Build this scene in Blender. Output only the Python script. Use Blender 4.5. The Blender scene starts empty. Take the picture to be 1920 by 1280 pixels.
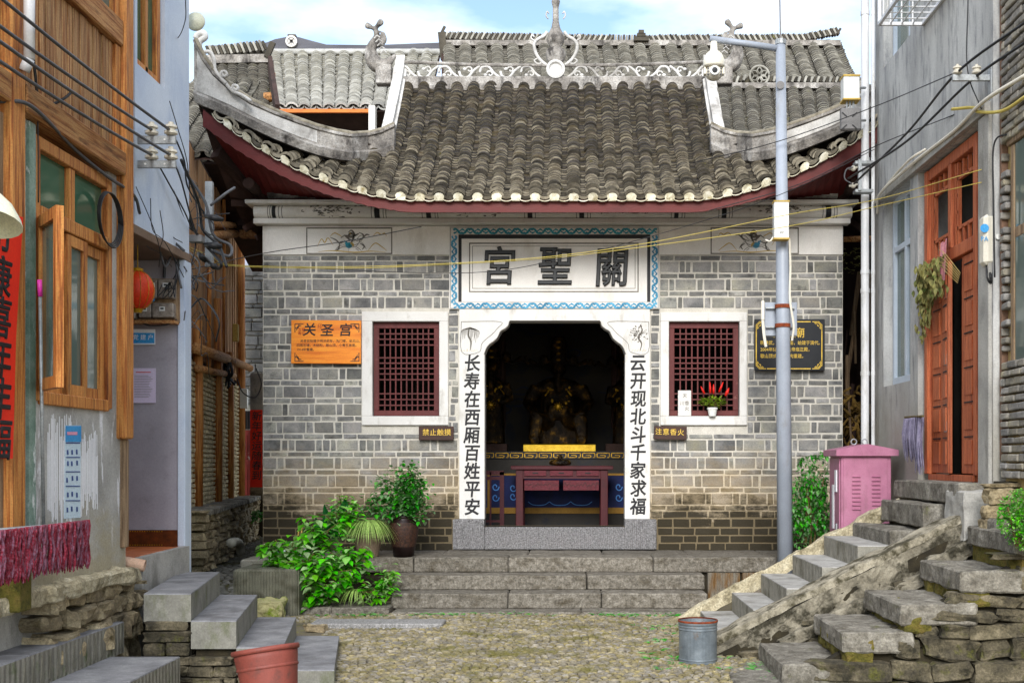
import bpy, bmesh, math, random
from mathutils import Vector, Matrix, noise as mnoise
R = math.radians
random.seed(7)
S = bpy.context.scene
COL = S.collection

# ---------------------------------------------------------------- camera, sky, sun, exposure
EYE, FL, CX, CY = 1.58, 2240.0, 1068.0, 866.0
cam = bpy.data.objects.new('camera', bpy.data.cameras.new('camera'))
COL.objects.link(cam)
cam.location = (0, 0, EYE); cam.rotation_euler = (R(90), 0, 0)
cam.data.sensor_width = 36; cam.data.lens = FL / 1920 * 36
cam.data.shift_x = (960 - CX) / 1920; cam.data.shift_y = (CY - 640) / 1920
cam.data.clip_start = 0.05; cam.data.clip_end = 500
S.camera = cam

SUN_EL, SUN_AZ = 30, 184          # degrees, azimuth of the sun measured from +Y towards +X
world = bpy.data.worlds.new('World'); S.world = world; world.use_nodes = True
nt = world.node_tree; nt.nodes.clear()
wo = nt.nodes.new('ShaderNodeOutputWorld'); bg = nt.nodes.new('ShaderNodeBackground')
sky = nt.nodes.new('ShaderNodeTexSky'); sky.sky_type = 'NISHITA'; sky.sun_disc = False
sky.sun_elevation = R(SUN_EL); sky.sun_rotation = R(SUN_AZ); sky.air_density = 1.0; sky.dust_density = 0.2
tc = nt.nodes.new('ShaderNodeTexCoord'); mp = nt.nodes.new('ShaderNodeMapping')
mp.inputs['Scale'].default_value = (1.6, 1.6, 4.5); mp.inputs['Location'].default_value = (7.02, 0.9, 2.6)
nz = nt.nodes.new('ShaderNodeTexNoise'); nz.inputs['Scale'].default_value = 1.9; nz.inputs['Detail'].default_value = 8; nz.inputs['Roughness'].default_value = 0.52
cr = nt.nodes.new('ShaderNodeValToRGB'); cr.color_ramp.elements[0].position = 0.37; cr.color_ramp.elements[1].position = 0.62
cr.color_ramp.elements[0].color = (0.0, 0.0, 0.0, 1); cr.color_ramp.elements[1].color = (1, 1, 1, 1)
mx = nt.nodes.new('ShaderNodeMix'); mx.data_type = 'RGBA'; mx.inputs['B'].default_value = (7.6, 7.75, 7.9, 1)
nt.links.new(tc.outputs['Generated'], mp.inputs['Vector']); nt.links.new(mp.outputs['Vector'], nz.inputs['Vector'])
nt.links.new(nz.outputs['Fac'], cr.inputs['Fac']); nt.links.new(cr.outputs['Color'], mx.inputs['Factor'])
nt.links.new(sky.outputs['Color'], mx.inputs['A']); nt.links.new(mx.outputs['Result'], bg.inputs['Color'])
bg.inputs['Strength'].default_value = 0.11
nt.links.new(bg.outputs['Background'], wo.inputs['Surface'])

sl = bpy.data.lights.new('sun', 'SUN'); sl.energy = 1.85; sl.angle = R(26); sl.color = (1.0, 0.98, 0.945)
sun = bpy.data.objects.new('sun', sl); COL.objects.link(sun)
az, el = R(SUN_AZ), R(SUN_EL)
sd = Vector((math.sin(az) * math.cos(el), math.cos(az) * math.cos(el), math.sin(el)))
sun.rotation_euler = sd.to_track_quat('Z', 'Y').to_euler()
S.view_settings.view_transform = 'Standard'; S.view_settings.look = 'None'
S.view_settings.gamma = 1; S.view_settings.use_curve_mapping = False
S.view_settings.exposure = 1.22

# ---------------------------------------------------------------- helpers: points
def W(px, py, Y):                                  # photo pixel on the frontal plane at depth Y
    return Vector(((px - CX) * Y / FL, Y, EYE - (py - CY) * Y / FL))
def XW(px, Y): return (px - CX) * Y / FL
def ZW(py, Y): return EYE - (py - CY) * Y / FL
def YX(px, X): return FL * X / (px - CX)           # depth at which plane X shows at pixel px
def ZX(px, py, X): return ZW(py, YX(px, X))
def C(h, k=1.0):
    h = h.lstrip('#'); o = []
    for i in (0, 2, 4):
        c = int(h[i:i+2], 16) / 255
        c = c / 12.92 if c <= 0.04045 else ((c + 0.055) / 1.055) ** 2.4
        o.append(c * k)
    return (*o, 1)

# ---------------------------------------------------------------- helpers: materials
MATS = {}
def mat(name, cols, scale=6, rough=0.8, bump=0.3, bscale=60, stretch=(1, 1, 1), rnd=0.0, per='obj', metal=0.0,
        dirt=None, dscale=2.5, dlo=0.5, dhi=0.65, dstretch=(1, 1, 1), moss=None, mlo=0.5, mhi=0.6,
        low=None, wave=None, trans=0.0, spec=0.4, hue=0.0, bdist=0.01, detail=8, alpha=None, coat=0, grain=0.17, gscale=85):
    """cols: list of colours for a noise ramp; rnd: brightness jitter per object/island; dirt=(colour): blotches;
    moss=(colour) on upward faces; low=(z0,z1,colour): tide of grime under z0; wave=(scale,dir,dist): tooled grooves"""
    if name in MATS: return MATS[name]
    m = bpy.data.materials.new(name); m.use_nodes = True; MATS[name] = m
    t = m.node_tree; N = t.nodes; L = t.links
    b = N['Principled BSDF']; b.inputs['Roughness'].default_value = rough; b.inputs['Metallic'].default_value = metal
    b.inputs['Specular IOR Level'].default_value = spec
    if coat: b.inputs['Coat Weight'].default_value = coat
    geo = N.new('ShaderNodeNewGeometry')
    def mapping(st, off=(0, 0, 0)):
        mpn = N.new('ShaderNodeMapping'); mpn.inputs['Scale'].default_value = st; mpn.inputs['Location'].default_value = off
        L.new(geo.outputs['Position'], mpn.inputs['Vector']); return mpn.outputs['Vector']
    def noise(sc, vec, det=detail, ro=0.6):
        n = N.new('ShaderNodeTexNoise'); n.inputs['Scale'].default_value = sc; n.inputs['Detail'].default_value = det
        n.inputs['Roughness'].default_value = ro; L.new(vec, n.inputs['Vector']); return n.outputs['Fac']
    def ramp(src, stops):
        r = N.new('ShaderNodeValToRGB'); e = r.color_ramp.elements
        while len(e) < len(stops): e.new(0.5)
        for k, (p, c) in enumerate(stops): e[k].position = p; e[k].color = c
        L.new(src, r.inputs['Fac']); return r.outputs['Color']
    def mix(f, a, c, mode='MIX'):
        q = N.new('ShaderNodeMix'); q.data_type = 'RGBA'; q.blend_type = mode
        for s_, v in (('Factor', f), ('A', a), ('B', c)):
            if isinstance(v, (int, float)): q.inputs[s_].default_value = v
            elif isinstance(v, tuple): q.inputs[s_].default_value = v
            else: L.new(v, q.inputs[s_])
        return q.outputs['Result']
    def math_(op, a, c=None, clamp=False):
        q = N.new('ShaderNodeMath'); q.operation = op; q.use_clamp = clamp
        for k, v in enumerate((a, c)):
            if v is None: continue
            if isinstance(v, (int, float)): q.inputs[k].default_value = v
            else: L.new(v, q.inputs[k])
        return q.outputs[0]
    cols = [C(c) if isinstance(c, str) else c for c in cols]
    vec = mapping(stretch)
    if len(cols) > 1:
        n = len(cols); col = ramp(noise(scale, vec), [(0.3 + 0.4 * k / (n - 1), c) for k, c in enumerate(cols)])
    else: col = cols[0]
    if rnd or hue:
        if per == 'obj':
            oi = N.new('ShaderNodeObjectInfo'); rv = oi.outputs['Random']
        else: rv = geo.outputs['Random Per Island']
        hs = N.new('ShaderNodeHueSaturation')
        if isinstance(col, tuple): hs.inputs['Color'].default_value = col
        else: L.new(col, hs.inputs['Color'])
        v = math_('MULTIPLY_ADD', rv, 2 * rnd); v.node.inputs[2].default_value = 1 - rnd
        L.new(v, hs.inputs['Value'])
        if hue:
            w = N.new('ShaderNodeTexWhiteNoise'); w.noise_dimensions = '1D'; L.new(rv, w.inputs['W'])
            h2 = math_('MULTIPLY_ADD', w.outputs['Value'], 2 * hue); h2.node.inputs[2].default_value = 0.5 - hue
            L.new(h2, hs.inputs['Hue'])
            s2 = math_('MULTIPLY_ADD', w.outputs['Value'], 1.0); s2.node.inputs[2].default_value = 0.5
            L.new(s2, hs.inputs['Saturation'])
        col = hs.outputs['Color']
    if dirt:
        dn = noise(dscale, mapping(dstretch, (3.1, 1.7, 9.2)), 10, 0.65)
        f = ramp(dn, [(dlo, (0, 0, 0, 1)), (dhi, (1, 1, 1, 1))])
        col = mix(f, col, C(dirt) if isinstance(dirt, str) else dirt)
    if low:
        for (z0, z1, c, *op) in (low if isinstance(low, list) else [low]):
            sp = N.new('ShaderNodeSeparateXYZ'); L.new(geo.outputs['Position'], sp.inputs[0])
            nn = noise(3.2, mapping((0.8, 0.8, 1.4)), 8, 0.75)
            zz = math_('ADD', sp.outputs['Z'], math_('MULTIPLY', math_('SUBTRACT', nn, 0.5), 1.3))
            mr = N.new('ShaderNodeMapRange'); mr.inputs['From Min'].default_value = z0; mr.inputs['From Max'].default_value = z1
            mr.inputs['To Min'].default_value = op[0] if op else 0.93; mr.inputs['To Max'].default_value = 0
            L.new(zz, mr.inputs['Value'])
            col = mix(mr.outputs[0], col, C(c) if isinstance(c, str) else c)
    if moss:
        sp = N.new('ShaderNodeSeparateXYZ'); L.new(geo.outputs['Normal'], sp.inputs[0])
        nn = noise(7, mapping((1, 1, 1), (5, 5, 5)), 10, 0.7)
        f = ramp(nn, [(mlo, (0, 0, 0, 1)), (mhi, (1, 1, 1, 1))])
        col = mix(f, col, C(moss) if isinstance(moss, str) else moss)
    if grain:
        gn = ramp(noise(gscale, mapping((1, 1, 1), (7, 3, 1)), 3, 0.7), [(0.32, (1-grain,)*3+(1,)), (0.68, (1+grain,)*3+(1,))])
        col = mix(1.0, col, gn, 'MULTIPLY')
    if isinstance(col, tuple): b.inputs['Base Color'].default_value = col
    else: L.new(col, b.inputs['Base Color'])
    h = None
    if bump:
        h = noise(bscale, vec, 6, 0.65)
        bn = N.new('ShaderNodeBump'); bn.inputs['Strength'].default_value = bump; bn.inputs['Distance'].default_value = bdist
        L.new(h, bn.inputs['Height']); nrm = bn.outputs['Normal']
        if wave:
            wv = N.new('ShaderNodeTexWave'); wv.bands_direction = wave[1]; wv.inputs['Scale'].default_value = wave[0]
            wv.inputs['Distortion'].default_value = wave[2]; wv.inputs['Detail'].default_value = 2
            L.new(geo.outputs['Position'], wv.inputs['Vector'])
            b2 = N.new('ShaderNodeBump'); b2.inputs['Strength'].default_value = 0.9; b2.inputs['Distance'].default_value = 0.012
            L.new(wv.outputs['Fac'], b2.inputs['Height']); L.new(nrm, b2.inputs['Normal']); nrm = b2.outputs['Normal']
        L.new(nrm, b.inputs['Normal'])
    if trans:
        out = N['Material Output']; tr = N.new('ShaderNodeBsdfTranslucent'); ms = N.new('ShaderNodeMixShader')
        if isinstance(col, tuple): tr.inputs['Color'].default_value = col
        else: L.new(col, tr.inputs['Color'])
        ms.inputs[0].default_value = trans; L.new(b.outputs[0], ms.inputs[1]); L.new(tr.outputs[0], ms.inputs[2])
        L.new(ms.outputs[0], out.inputs['Surface'])
    return m
def glass(name, tint, rough=0.05, trans=0.5):
    if name in MATS: return MATS[name]
    m = bpy.data.materials.new(name); m.use_nodes = True; MATS[name] = m
    t = m.node_tree; N = t.nodes; L = t.links; N.clear()
    o = N.new('ShaderNodeOutputMaterial'); g = N.new('ShaderNodeBsdfGlossy'); g.inputs['Roughness'].default_value = rough
    tr = N.new('ShaderNodeBsdfTransparent'); tr.inputs['Color'].default_value = tint
    df = N.new('ShaderNodeBsdfDiffuse'); df.inputs['Color'].default_value = tint
    m1 = N.new('ShaderNodeMixShader'); m1.inputs[0].default_value = 1 - trans
    L.new(tr.outputs[0], m1.inputs[1]); L.new(df.outputs[0], m1.inputs[2])
    fr = N.new('ShaderNodeFresnel'); fr.inputs['IOR'].default_value = 1.7
    m2 = N.new('ShaderNodeMixShader'); L.new(fr.outputs[0], m2.inputs[0]); L.new(m1.outputs[0], m2.inputs[1]); L.new(g.outputs[0], m2.inputs[2])
    L.new(m2.outputs[0], o.inputs['Surface']); return m

# ---------------------------------------------------------------- helpers: meshes
class MB:
    def __init__(s): s.v = []; s.f = []; s.m = []; s.mi = 0
    def add(s, vs, fs):
        o = len(s.v); s.v += [tuple(p) for p in vs]
        s.f += [tuple(i + o for i in f) for f in fs]; s.m += [s.mi] * len(fs)
        return s
    def box(s, x0, x1, y0, y1, z0, z1, c=0.0):
        x0, x1 = min(x0, x1), max(x0, x1); y0, y1 = min(y0, y1), max(y0, y1); z0, z1 = min(z0, z1), max(z0, z1)
        if c <= 0:
            vs = [(x, y, z) for z in (z0, z1) for y in (y0, y1) for x in (x0, x1)]
            return s.add(vs, [(0, 2, 3, 1), (4, 5, 7, 6), (0, 1, 5, 4), (2, 6, 7, 3), (0, 4, 6, 2), (1, 3, 7, 5)])
        return s.cham(Matrix.Translation(((x0+x1)/2, (y0+y1)/2, (z0+z1)/2)), (x1-x0, y1-y0, z1-z0), c)
    def cham(s, M, size, c=0.01, jit=0.0):
        hx, hy, hz = size[0]/2, size[1]/2, size[2]/2
        c = min(c, hx*0.45, hy*0.45, hz*0.45); vs = []; idx = {}
        for sx in (-1, 1):
            for sy in (-1, 1):
                for sz in (-1, 1):
                    j = [random.uniform(-jit, jit) for _ in range(3)] if jit else (0, 0, 0)
                    for a, q in enumerate(((hx, hy-c, hz-c), (hx-c, hy, hz-c), (hx-c, hy-c, hz))):
                        idx[(sx, sy, sz, a)] = len(vs)
                        vs.append(M @ Vector((sx*q[0]+j[0], sy*q[1]+j[1], sz*q[2]+j[2])))
        fs = []
        for sgn in (-1, 1):
            q = [(sgn, -1, -1, 0), (sgn, 1, -1, 0), (sgn, 1, 1, 0), (sgn, -1, 1, 0)]
            fs.append([idx[k] for k in (q if sgn > 0 else q[::-1])])
            q = [(-1, sgn, -1, 1), (-1, sgn, 1, 1), (1, sgn, 1, 1), (1, sgn, -1, 1)]
            fs.append([idx[k] for k in (q if sgn > 0 else q[::-1])])
            q = [(-1, -1, sgn, 2), (1, -1, sgn, 2), (1, 1, sgn, 2), (-1, 1, sgn, 2)]
            fs.append([idx[k] for k in (q if sgn > 0 else q[::-1])])
        for a in (-1, 1):
            for b in (-1, 1):
                fs.append([idx[(a, b, -1, 0)], idx[(a, b, 1, 0)], idx[(a, b, 1, 1)], idx[(a, b, -1, 1)]])
                fs.append([idx[(a, -1, b, 0)], idx[(a, 1, b, 0)], idx[(a, 1, b, 2)], idx[(a, -1, b, 2)]])
                fs.append([idx[(-1, a, b, 1)], idx[(1, a, b, 1)], idx[(1, a, b, 2)], idx[(-1, a, b, 2)]])
        for a in (-1, 1):
            for b in (-1, 1):
                for d in (-1, 1): fs.append([idx[(a, b, d, 0)], idx[(a, b, d, 1)], idx[(a, b, d, 2)]])
        return s.add(vs, fs)
    def beam(s, p, q, w, h, up=(0, 0, 1), c=0.0):
        p, q = Vector(p), Vector(q); d = (q - p); L_ = d.length
        if L_ < 1e-6: return s
        d.normalize(); u = Vector(up)
        if abs(d.dot(u)) > 0.98: u = Vector((0, 1, 0))
        r = d.cross(u).normalized(); u = r.cross(d)
        M = Matrix((r, d, u)).transposed().to_4x4(); M.translation = (p + q) / 2
        if c: return s.cham(M, (w, L_, h), c)
        vs = [M @ Vector((x*w/2, y*L_/2, z*h/2)) for z in (-1, 1) for y in (-1, 1) for x in (-1, 1)]
        return s.add(vs, [(0, 2, 3, 1), (4, 5, 7, 6), (0, 1, 5, 4), (2, 6, 7, 3), (0, 4, 6, 2), (1, 3, 7, 5)])
    def tube(s, pts, r, n=8, caps=True):
        pts = [Vector(p) for p in pts]; k = len(pts); rs = r if isinstance(r, (list, tuple)) else [r] * k
        prev = None; rings = []
        for i, p in enumerate(pts):
            d = (pts[min(i+1, k-1)] - pts[max(i-1, 0)]).normalized()
            if prev is None:
                a = Vector((0, 0, 1)) if abs(d.z) < 0.9 else Vector((1, 0, 0)); x = d.cross(a).normalized()
            else:
                x = prev - d * prev.dot(d)
                x = x.normalized() if x.length > 1e-5 else d.orthogonal().normalized()
            prev = x; y = d.cross(x)
            rings.append([p + (x*math.cos(2*math.pi*j/n) + y*math.sin(2*math.pi*j/n)) * rs[i] for j in range(n)])
        vs = [v for g in rings for v in g]; fs = []
        for i in range(k-1):
            for j in range(n):
                a, b = i*n+j, i*n+(j+1) % n; fs.append((a, b, b+n, a+n))
        if caps: fs.append(tuple(range(n))[::-1]); fs.append(tuple(range((k-1)*n, k*n)))
        return s.add(vs, fs)
    def lathe(s, prof, o=(0, 0, 0), n=16, M=None, caps=True):
        vs = []; fs = []; o = Vector(o)
        for (r, z) in prof:
            for j in range(n):
                p = Vector((r*math.cos(2*math.pi*j/n), r*math.sin(2*math.pi*j/n), z))
                vs.append(o + (M @ p if M else p))
        k = len(prof)
        for i in range(k-1):
            for j in range(n):
                a, b = i*n+j, i*n+(j+1) % n; fs.append((a, b, b+n, a+n))
        if caps: fs.append(tuple(range(n))[::-1]); fs.append(tuple(range((k-1)*n, k*n)))
        return s.add(vs, fs)
    def prism(s, pts, d):                          # polygon (3-D points in order) pushed along vector d
        pts = [Vector(p) for p in pts]; d = Vector(d); n = len(pts)
        vs = pts + [p + d for p in pts]
        fs = [tuple(range(n)), tuple(range(n, 2*n))[::-1]] + [(i, i+n, (i+1) % n + n, (i+1) % n) for i in range(n)]
        return s.add(vs, fs)
    def strip(s, A, B):                            # quads between two rows of points
        n = len(A); return s.add(list(A)+list(B), [(i, i+1, n+i+1, n+i) for i in range(n-1)])
    def loft(s, secs, close=True, caps=True):      # sections = lists of points
        n = len(secs[0]); vs = [p for q in secs for p in q]; fs = []
        for i in range(len(secs)-1):
            for j in range(n if close else n-1):
                a, b = i*n+j, i*n+(j+1) % n; fs.append((a, b, b+n, a+n))
        if caps: fs.append(tuple(range(n))[::-1]); fs.append(tuple(range((len(secs)-1)*n, len(secs)*n)))
        return s.add(vs, fs)
    def ball(s, c, r, n=10, m=6):
        if not isinstance(r, (tuple, list)): r = (r, r, r)
        vs = [Vector(c) + Vector((0, 0, -r[2]))]; fs = []
        for i in range(1, m):
            a = -math.pi/2 + math.pi*i/m
            for j in range(n):
                b = 2*math.pi*j/n; vs.append(Vector(c) + Vector((r[0]*math.cos(a)*math.cos(b), r[1]*math.cos(a)*math.sin(b), r[2]*math.sin(a))))
        vs.append(Vector(c) + Vector((0, 0, r[2])))
        for j in range(n): fs.append((0, 1+(j+1) % n, 1+j))
        for i in range(m-2):
            for j in range(n):
                a, b = 1+i*n+j, 1+i*n+(j+1) % n; fs.append((a, b, b+n, a+n))
        t = len(vs)-1; o = 1+(m-2)*n
        for j in range(n): fs.append((o+j, o+(j+1) % n, t))
        return s.add(vs, fs)
    def mesh(s, name, mats, smooth=False, fix=True):
        me = bpy.data.meshes.new(name); me.from_pydata(s.v, [], s.f)
        for m in (mats if isinstance(mats, (list, tuple)) else [mats]): me.materials.append(m)
        if any(s.m): me.polygons.foreach_set('material_index', s.m)
        if fix:
            b = bmesh.new(); b.from_mesh(me); bmesh.ops.recalc_face_normals(b, faces=b.faces); b.to_mesh(me); b.free()
        if smooth: me.polygons.foreach_set('use_smooth', [True]*len(me.polygons))
        me.update(); return me
    def build(s, name, mats, parent=None, smooth=False, fix=True, kind=None):
        o = bpy.data.objects.new(name, s.mesh(name, mats, smooth, fix)); COL.objects.link(o)
        if parent: adopt(o, parent)
        if kind: o['kind'] = kind
        return o
def wm(o):                                         # world matrix from own transforms, without a depsgraph update
    M = Matrix.LocRotScale(o.location, o.rotation_euler, o.scale)
    return (wm(o.parent) @ o.matrix_parent_inverse @ M) if o.parent else M
def adopt(o, parent):
    o.parent = parent; o.matrix_parent_inverse = wm(parent).inverted()
def tag(o, label=None, cat=None, group=None, kind=None):
    if label: o['label'] = label
    if cat: o['category'] = cat
    if group: o['group'] = group
    if kind: o['kind'] = kind
    return o
def thing(name, label, cat, loc=(0, 0, 0), group=None, rz=0):
    o = bpy.data.objects.new(name, None); COL.objects.link(o); o.location = loc; o.rotation_euler = (0, 0, rz)
    o.empty_display_size = 0.1
    return tag(o, label, cat, group)
def inst(name, me, M, parent=None):
    o = bpy.data.objects.new(name, me); COL.objects.link(o)
    l, r, sc = M.decompose(); o.location = l; o.rotation_euler = r.to_euler(); o.scale = sc
    if parent: adopt(o, parent)
    return o
def copy_tree(o, parent=None):
    c = o.copy(); COL.objects.link(c)
    if parent: c.parent = parent
    for ch in list(o.children): copy_tree(ch, c)
    return c
def nz3(p, f=1.0, s=0.0): return mnoise.noise(Vector((p[0]*f+s, p[1]*f+s*1.3, p[2]*f-s*0.7)))
def rough_box(name, size, mats, seed=0, amp=0.02, div=3, freq=3.0, taper=0.0):
    """a hewn block: subdivided box with a rounded, knocked-about surface"""
    b = bmesh.new(); bmesh.ops.create_cube(b, size=1); big_ = max(size)
    for v in b.verts: v.co = Vector((v.co.x*size[0], v.co.y*size[1], v.co.z*size[2]))
    unit = min(size) > 0.9
    bmesh.ops.bevel(b, geom=b.edges[:], offset=0.09 if unit else min(0.012, min(size)*0.12), segments=1, affect='EDGES')
    for ax in range(3):
        es = [e for e in b.edges if abs((e.verts[0].co-e.verts[1].co)[ax]) > size[ax]*0.6]
        bmesh.ops.subdivide_edges(b, edges=es, cuts=div if unit else max(1, int(round(size[ax]/big_*div*3))), use_grid_fill=True)
    b.normal_update()
    for v in b.verts:
        p = v.co.copy(); n_ = v.normal
        k = nz3(p, freq, seed*3.7) * amp + nz3(p, freq*3.1, seed*5.1) * amp * 0.6 + nz3(p, freq*8, seed*2.1) * amp * 0.3
        p += n_ * k
        if taper: p.x *= 1 - taper*(v.co.z+0.5); p.y *= 1 - taper*(v.co.z+0.5)
        v.co = p
    bmesh.ops.triangulate(b, faces=b.faces[:])
    me = bpy.data.meshes.new(name); b.to_mesh(me); b.free()
    for m in (mats if isinstance(mats, (list, tuple)) else [mats]): me.materials.append(m)
    return me
STONE_POOL = {}
def stones(matname, m, n=8):
    if matname not in STONE_POOL:
        L_ = []
        for k in range(n):
            me = rough_box('stone', (1, 1, 1), m, seed=k+len(STONE_POOL)*13, amp=0.16, div=1, freq=1.6); L_.append(me)
        STONE_POOL[matname] = L_
    return STONE_POOL[matname]
def rubble(parent, O, U, V, Nn, lu, lv, m, key, hr=(0.07, 0.16), wr=(0.12, 0.34), dep=0.12, top=None, bot=None, back=None, name='stone', gap=0.012, tilt=0.06):
    """stones laid in ragged courses on the plane O + a*U + b*V, sticking out along Nn; top(a) limits the height"""
    O, U, V, Nn = Vector(O), Vector(U), Vector(V), Vector(Nn); pool = stones(key, m); b = 0
    while b < lv:
        h = random.uniform(*hr); h = min(h, lv - b + 0.02); a = random.uniform(-0.1, 0)
        while a < lu:
            w = random.uniform(*wr); w = min(w, lu - a)
            if w < 0.05: break
            ca, cb = a + w/2, b + h/2
            ok = ca > 0 and (top is None or cb < top(ca)) and (bot is None or cb > bot(ca))
            if ok:
                hh = h*random.uniform(0.85, 1.12)
                if top is not None: hh = min(hh, max(0.04, (top(ca)-cb)*2))
                d = dep*random.uniform(0.7, 1.2)
                B = Matrix((U, Nn, V)).transposed().to_4x4()
                M = Matrix.Translation(O + U*ca + V*cb + Nn*(d*0.12)) @ B @ Matrix.Rotation(random.uniform(-tilt, tilt), 4, 'Y') @ \
                    Matrix.Rotation(random.choice((0, math.pi)), 4, 'Z') @ Matrix.Diagonal((w-gap, d, hh-gap, 1))
                inst(name, random.choice(pool), M, parent)
            a += w
        b += h
def remeshed(name, mb, mats, voxel=0.02, smooth_it=2, parent=None):
    o = mb.build(name, mats, parent, smooth=True)
    r = o.modifiers.new('r', 'REMESH'); r.mode = 'VOXEL'; r.voxel_size = voxel; r.use_smooth_shade = True
    if smooth_it:
        q = o.modifiers.new('s', 'SMOOTH'); q.iterations = smooth_it; q.factor = 0.6
    return o
def bezier(pts, n=8):                              # Catmull-Rom through the points
    P = [Vector(p) for p in pts]; P = [P[0]*2-P[1]] + P + [P[-1]*2-P[-2]]; out = []
    for i in range(1, len(P)-2):
        a, b, c, d = P[i-1:i+3]
        for k in range(n):
            t = k/n
            out.append(0.5*((2*b) + (c-a)*t + (2*a-5*b+4*c-d)*t*t + (3*b-a-3*c+d)*t**3))
    out.append(P[-2]); return out
def sag(p, q, d, n=12):
    p, q = Vector(p), Vector(q)
    return [p.lerp(q, i/n) - Vector((0, 0, d*4*(i/n)*(1-i/n))) for i in range(n+1)]
_text_cache = {}
def text(s, size, pos, m, parent=None, name='character', face='y', extrude=0.003, bold=0.0, shear=0.0, align='CENTER', sx=1.0, rot=0.0):
    """lettering as a mesh; face 'y' looks to -Y, 'x+' to +X, 'x-' to -X"""
    cu = bpy.data.curves.new('t', 'FONT'); cu.body = s; cu.size = size; cu.extrude = extrude
    if bold: cu.bevel_depth = bold*size*0.62; cu.bevel_resolution = 0; cu.extrude = extrude*0.5
    cu.align_x = align; cu.align_y = 'CENTER'; cu.shear = shear; cu.resolution_u = 2
    o = bpy.data.objects.new('t', cu); COL.objects.link(o)
    dg = bpy.context.evaluated_depsgraph_get(); me = bpy.data.meshes.new_from_object(o.evaluated_get(dg))
    bpy.data.objects.remove(o); bpy.data.curves.remove(cu)
    me.materials.clear(); me.materials.append(m)
    Rm = {'y': Matrix.Rotation(R(90), 4, 'X'), 'x+': Matrix.Rotation(R(90), 4, 'Z') @ Matrix.Rotation(R(90), 4, 'X'),
          'x-': Matrix.Rotation(R(-90), 4, 'Z') @ Matrix.Rotation(R(90), 4, 'X')}[face]
    return inst(name, me, Matrix.Translation(Vector(pos)) @ Rm @ Matrix.Rotation(rot, 4, 'Z') @ Matrix.Diagonal((sx, 1, 1, 1)), parent)
def ribbon(mb, pts, w, nrm=(0, -1, 0), taper=True, lift=0.0):
    """brush stroke: flat ribbon through pts, lying on a wall whose normal is nrm"""
    nrm = Vector(nrm); P = bezier(pts, 4) if len(pts) > 2 else [Vector(p) for p in pts]; n = len(P); A = []; B = []
    for i, p in enumerate(P):
        d = (P[min(i+1, n-1)] - P[max(i-1, 0)]).normalized(); q = d.cross(nrm)
        t = i/(n-1); k = w/2*(1 if not taper else (0.35+0.65*math.sin(math.pi*min(1, max(0, t)))))
        A.append(p + q*k + nrm*lift); B.append(p - q*k + nrm*lift)
    mb.strip(A, B)
# ---------------------------------------------------------------- materials
M_brick = mat('grey_brick', ['#5b5c5d', '#7a7977', '#918e88', '#9d978a'], 3, 0.9, 0.6, 70, rnd=0.3, per='obj', hue=0.03, dirt='#5a5954', dscale=7, dlo=0.56, dhi=0.72,
              low=[(1.15, 1.75, '#9a835a', .6), (0.98, 1.22, '#211b0b', .93)])
M_brick2 = mat('grey_brick_courses', ['#58595a', '#7f7e7b', '#98958e'], 5, 0.9, 0.5, 70, rnd=0.4, per='isl', hue=0.04, dirt='#4e4d49', dscale=7, dlo=0.52, dhi=0.7,
              low=[(1.15, 1.75, '#9a835a', .6), (0.98, 1.22, '#1d1809', .93)])
M_mortar = mat('lime_mortar', ['#b3aea3', '#cdc8be'], 9, 0.95, 0.5, 60, low=[(1.2, 1.75, '#b8a078', .6), (0.95, 1.2, '#4c3f22', .8)])
M_plaster = mat('white_plaster', ['#d6d1c9', '#e6e2dc', '#deDAd4'], 1.6, 0.85, 0.25, 40, dirt='#c4beb4', dscale=3.2, dlo=0.54, dhi=0.76, dstretch=(1, 1, 0.35), grain=.07)
M_white = mat('white_paint', ['#cdcac5', '#dad8d4'], 3, 0.7, 0.15, 40, dirt='#aea9a0', dscale=6, dlo=0.55, dhi=0.72, dstretch=(1, 1, 0.4), grain=.07)
M_plaster_old = mat('weathered_lime_plaster', ['#5c5854', '#918b84', '#c4c0ba'], 3.5, 0.9, 0.9, 26, grain=.3, gscale=60, bdist=.02, dirt='#3f3b38', dscale=7, dlo=0.5, dhi=0.66, dstretch=(1, 1, 0.5))
M_plaster_white = mat('streaked_white_plaster', ['#827d77', '#c2bfba', '#d6d4d1'], 2.2, 0.85, 0.3, 40, dirt='#6b6661', dscale=4, dlo=0.55, dhi=0.7, dstretch=(1, 1, 0.6))
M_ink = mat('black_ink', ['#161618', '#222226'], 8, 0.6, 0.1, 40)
M_char = mat('black_lacquer_characters', ['#0b0c0e', '#191b1e'], 20, 0.45, 0.2, 60)
M_inkgrey = mat('grey_ink', ['#55504a', '#7a746b'], 20, 0.8, 0.1, 40)
M_teal = mat('teal_paint', ['#0f6f86', '#2f93a6'], 6, 0.7, 0.1, 40, rnd=0.2, per='isl')
M_blueline = mat('blue_border_paint', ['#1a6f96', '#57a3c4'], 5, 0.7, 0.1, 40, rnd=0.25, per='isl')
M_ochre = mat('ochre_paint', ['#b3923f', '#c9ad62'], 10, 0.8, 0.1, 40)
M_maroon = mat('maroon_wood', ['#4c1d1c', '#672d2b'], 6, 0.65, 0.3, 50, stretch=(1, 1, 0.2), dirt='#8a5a52', dscale=12, dlo=0.62, dhi=0.75, grain=.07)
M_fascia = mat('red_fascia_paint', ['#4a100e', '#5f1814', '#58201c'], 3, 0.6, 0.25, 50, stretch=(0.4, 1, 1), dirt='#5a2a26', dscale=7, dlo=0.6, dhi=0.75, grain=.07)
M_soffit = mat('dark_red_soffit', ['#571411', '#6b1b16'], 3, 0.75, 0.2, 40)
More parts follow.
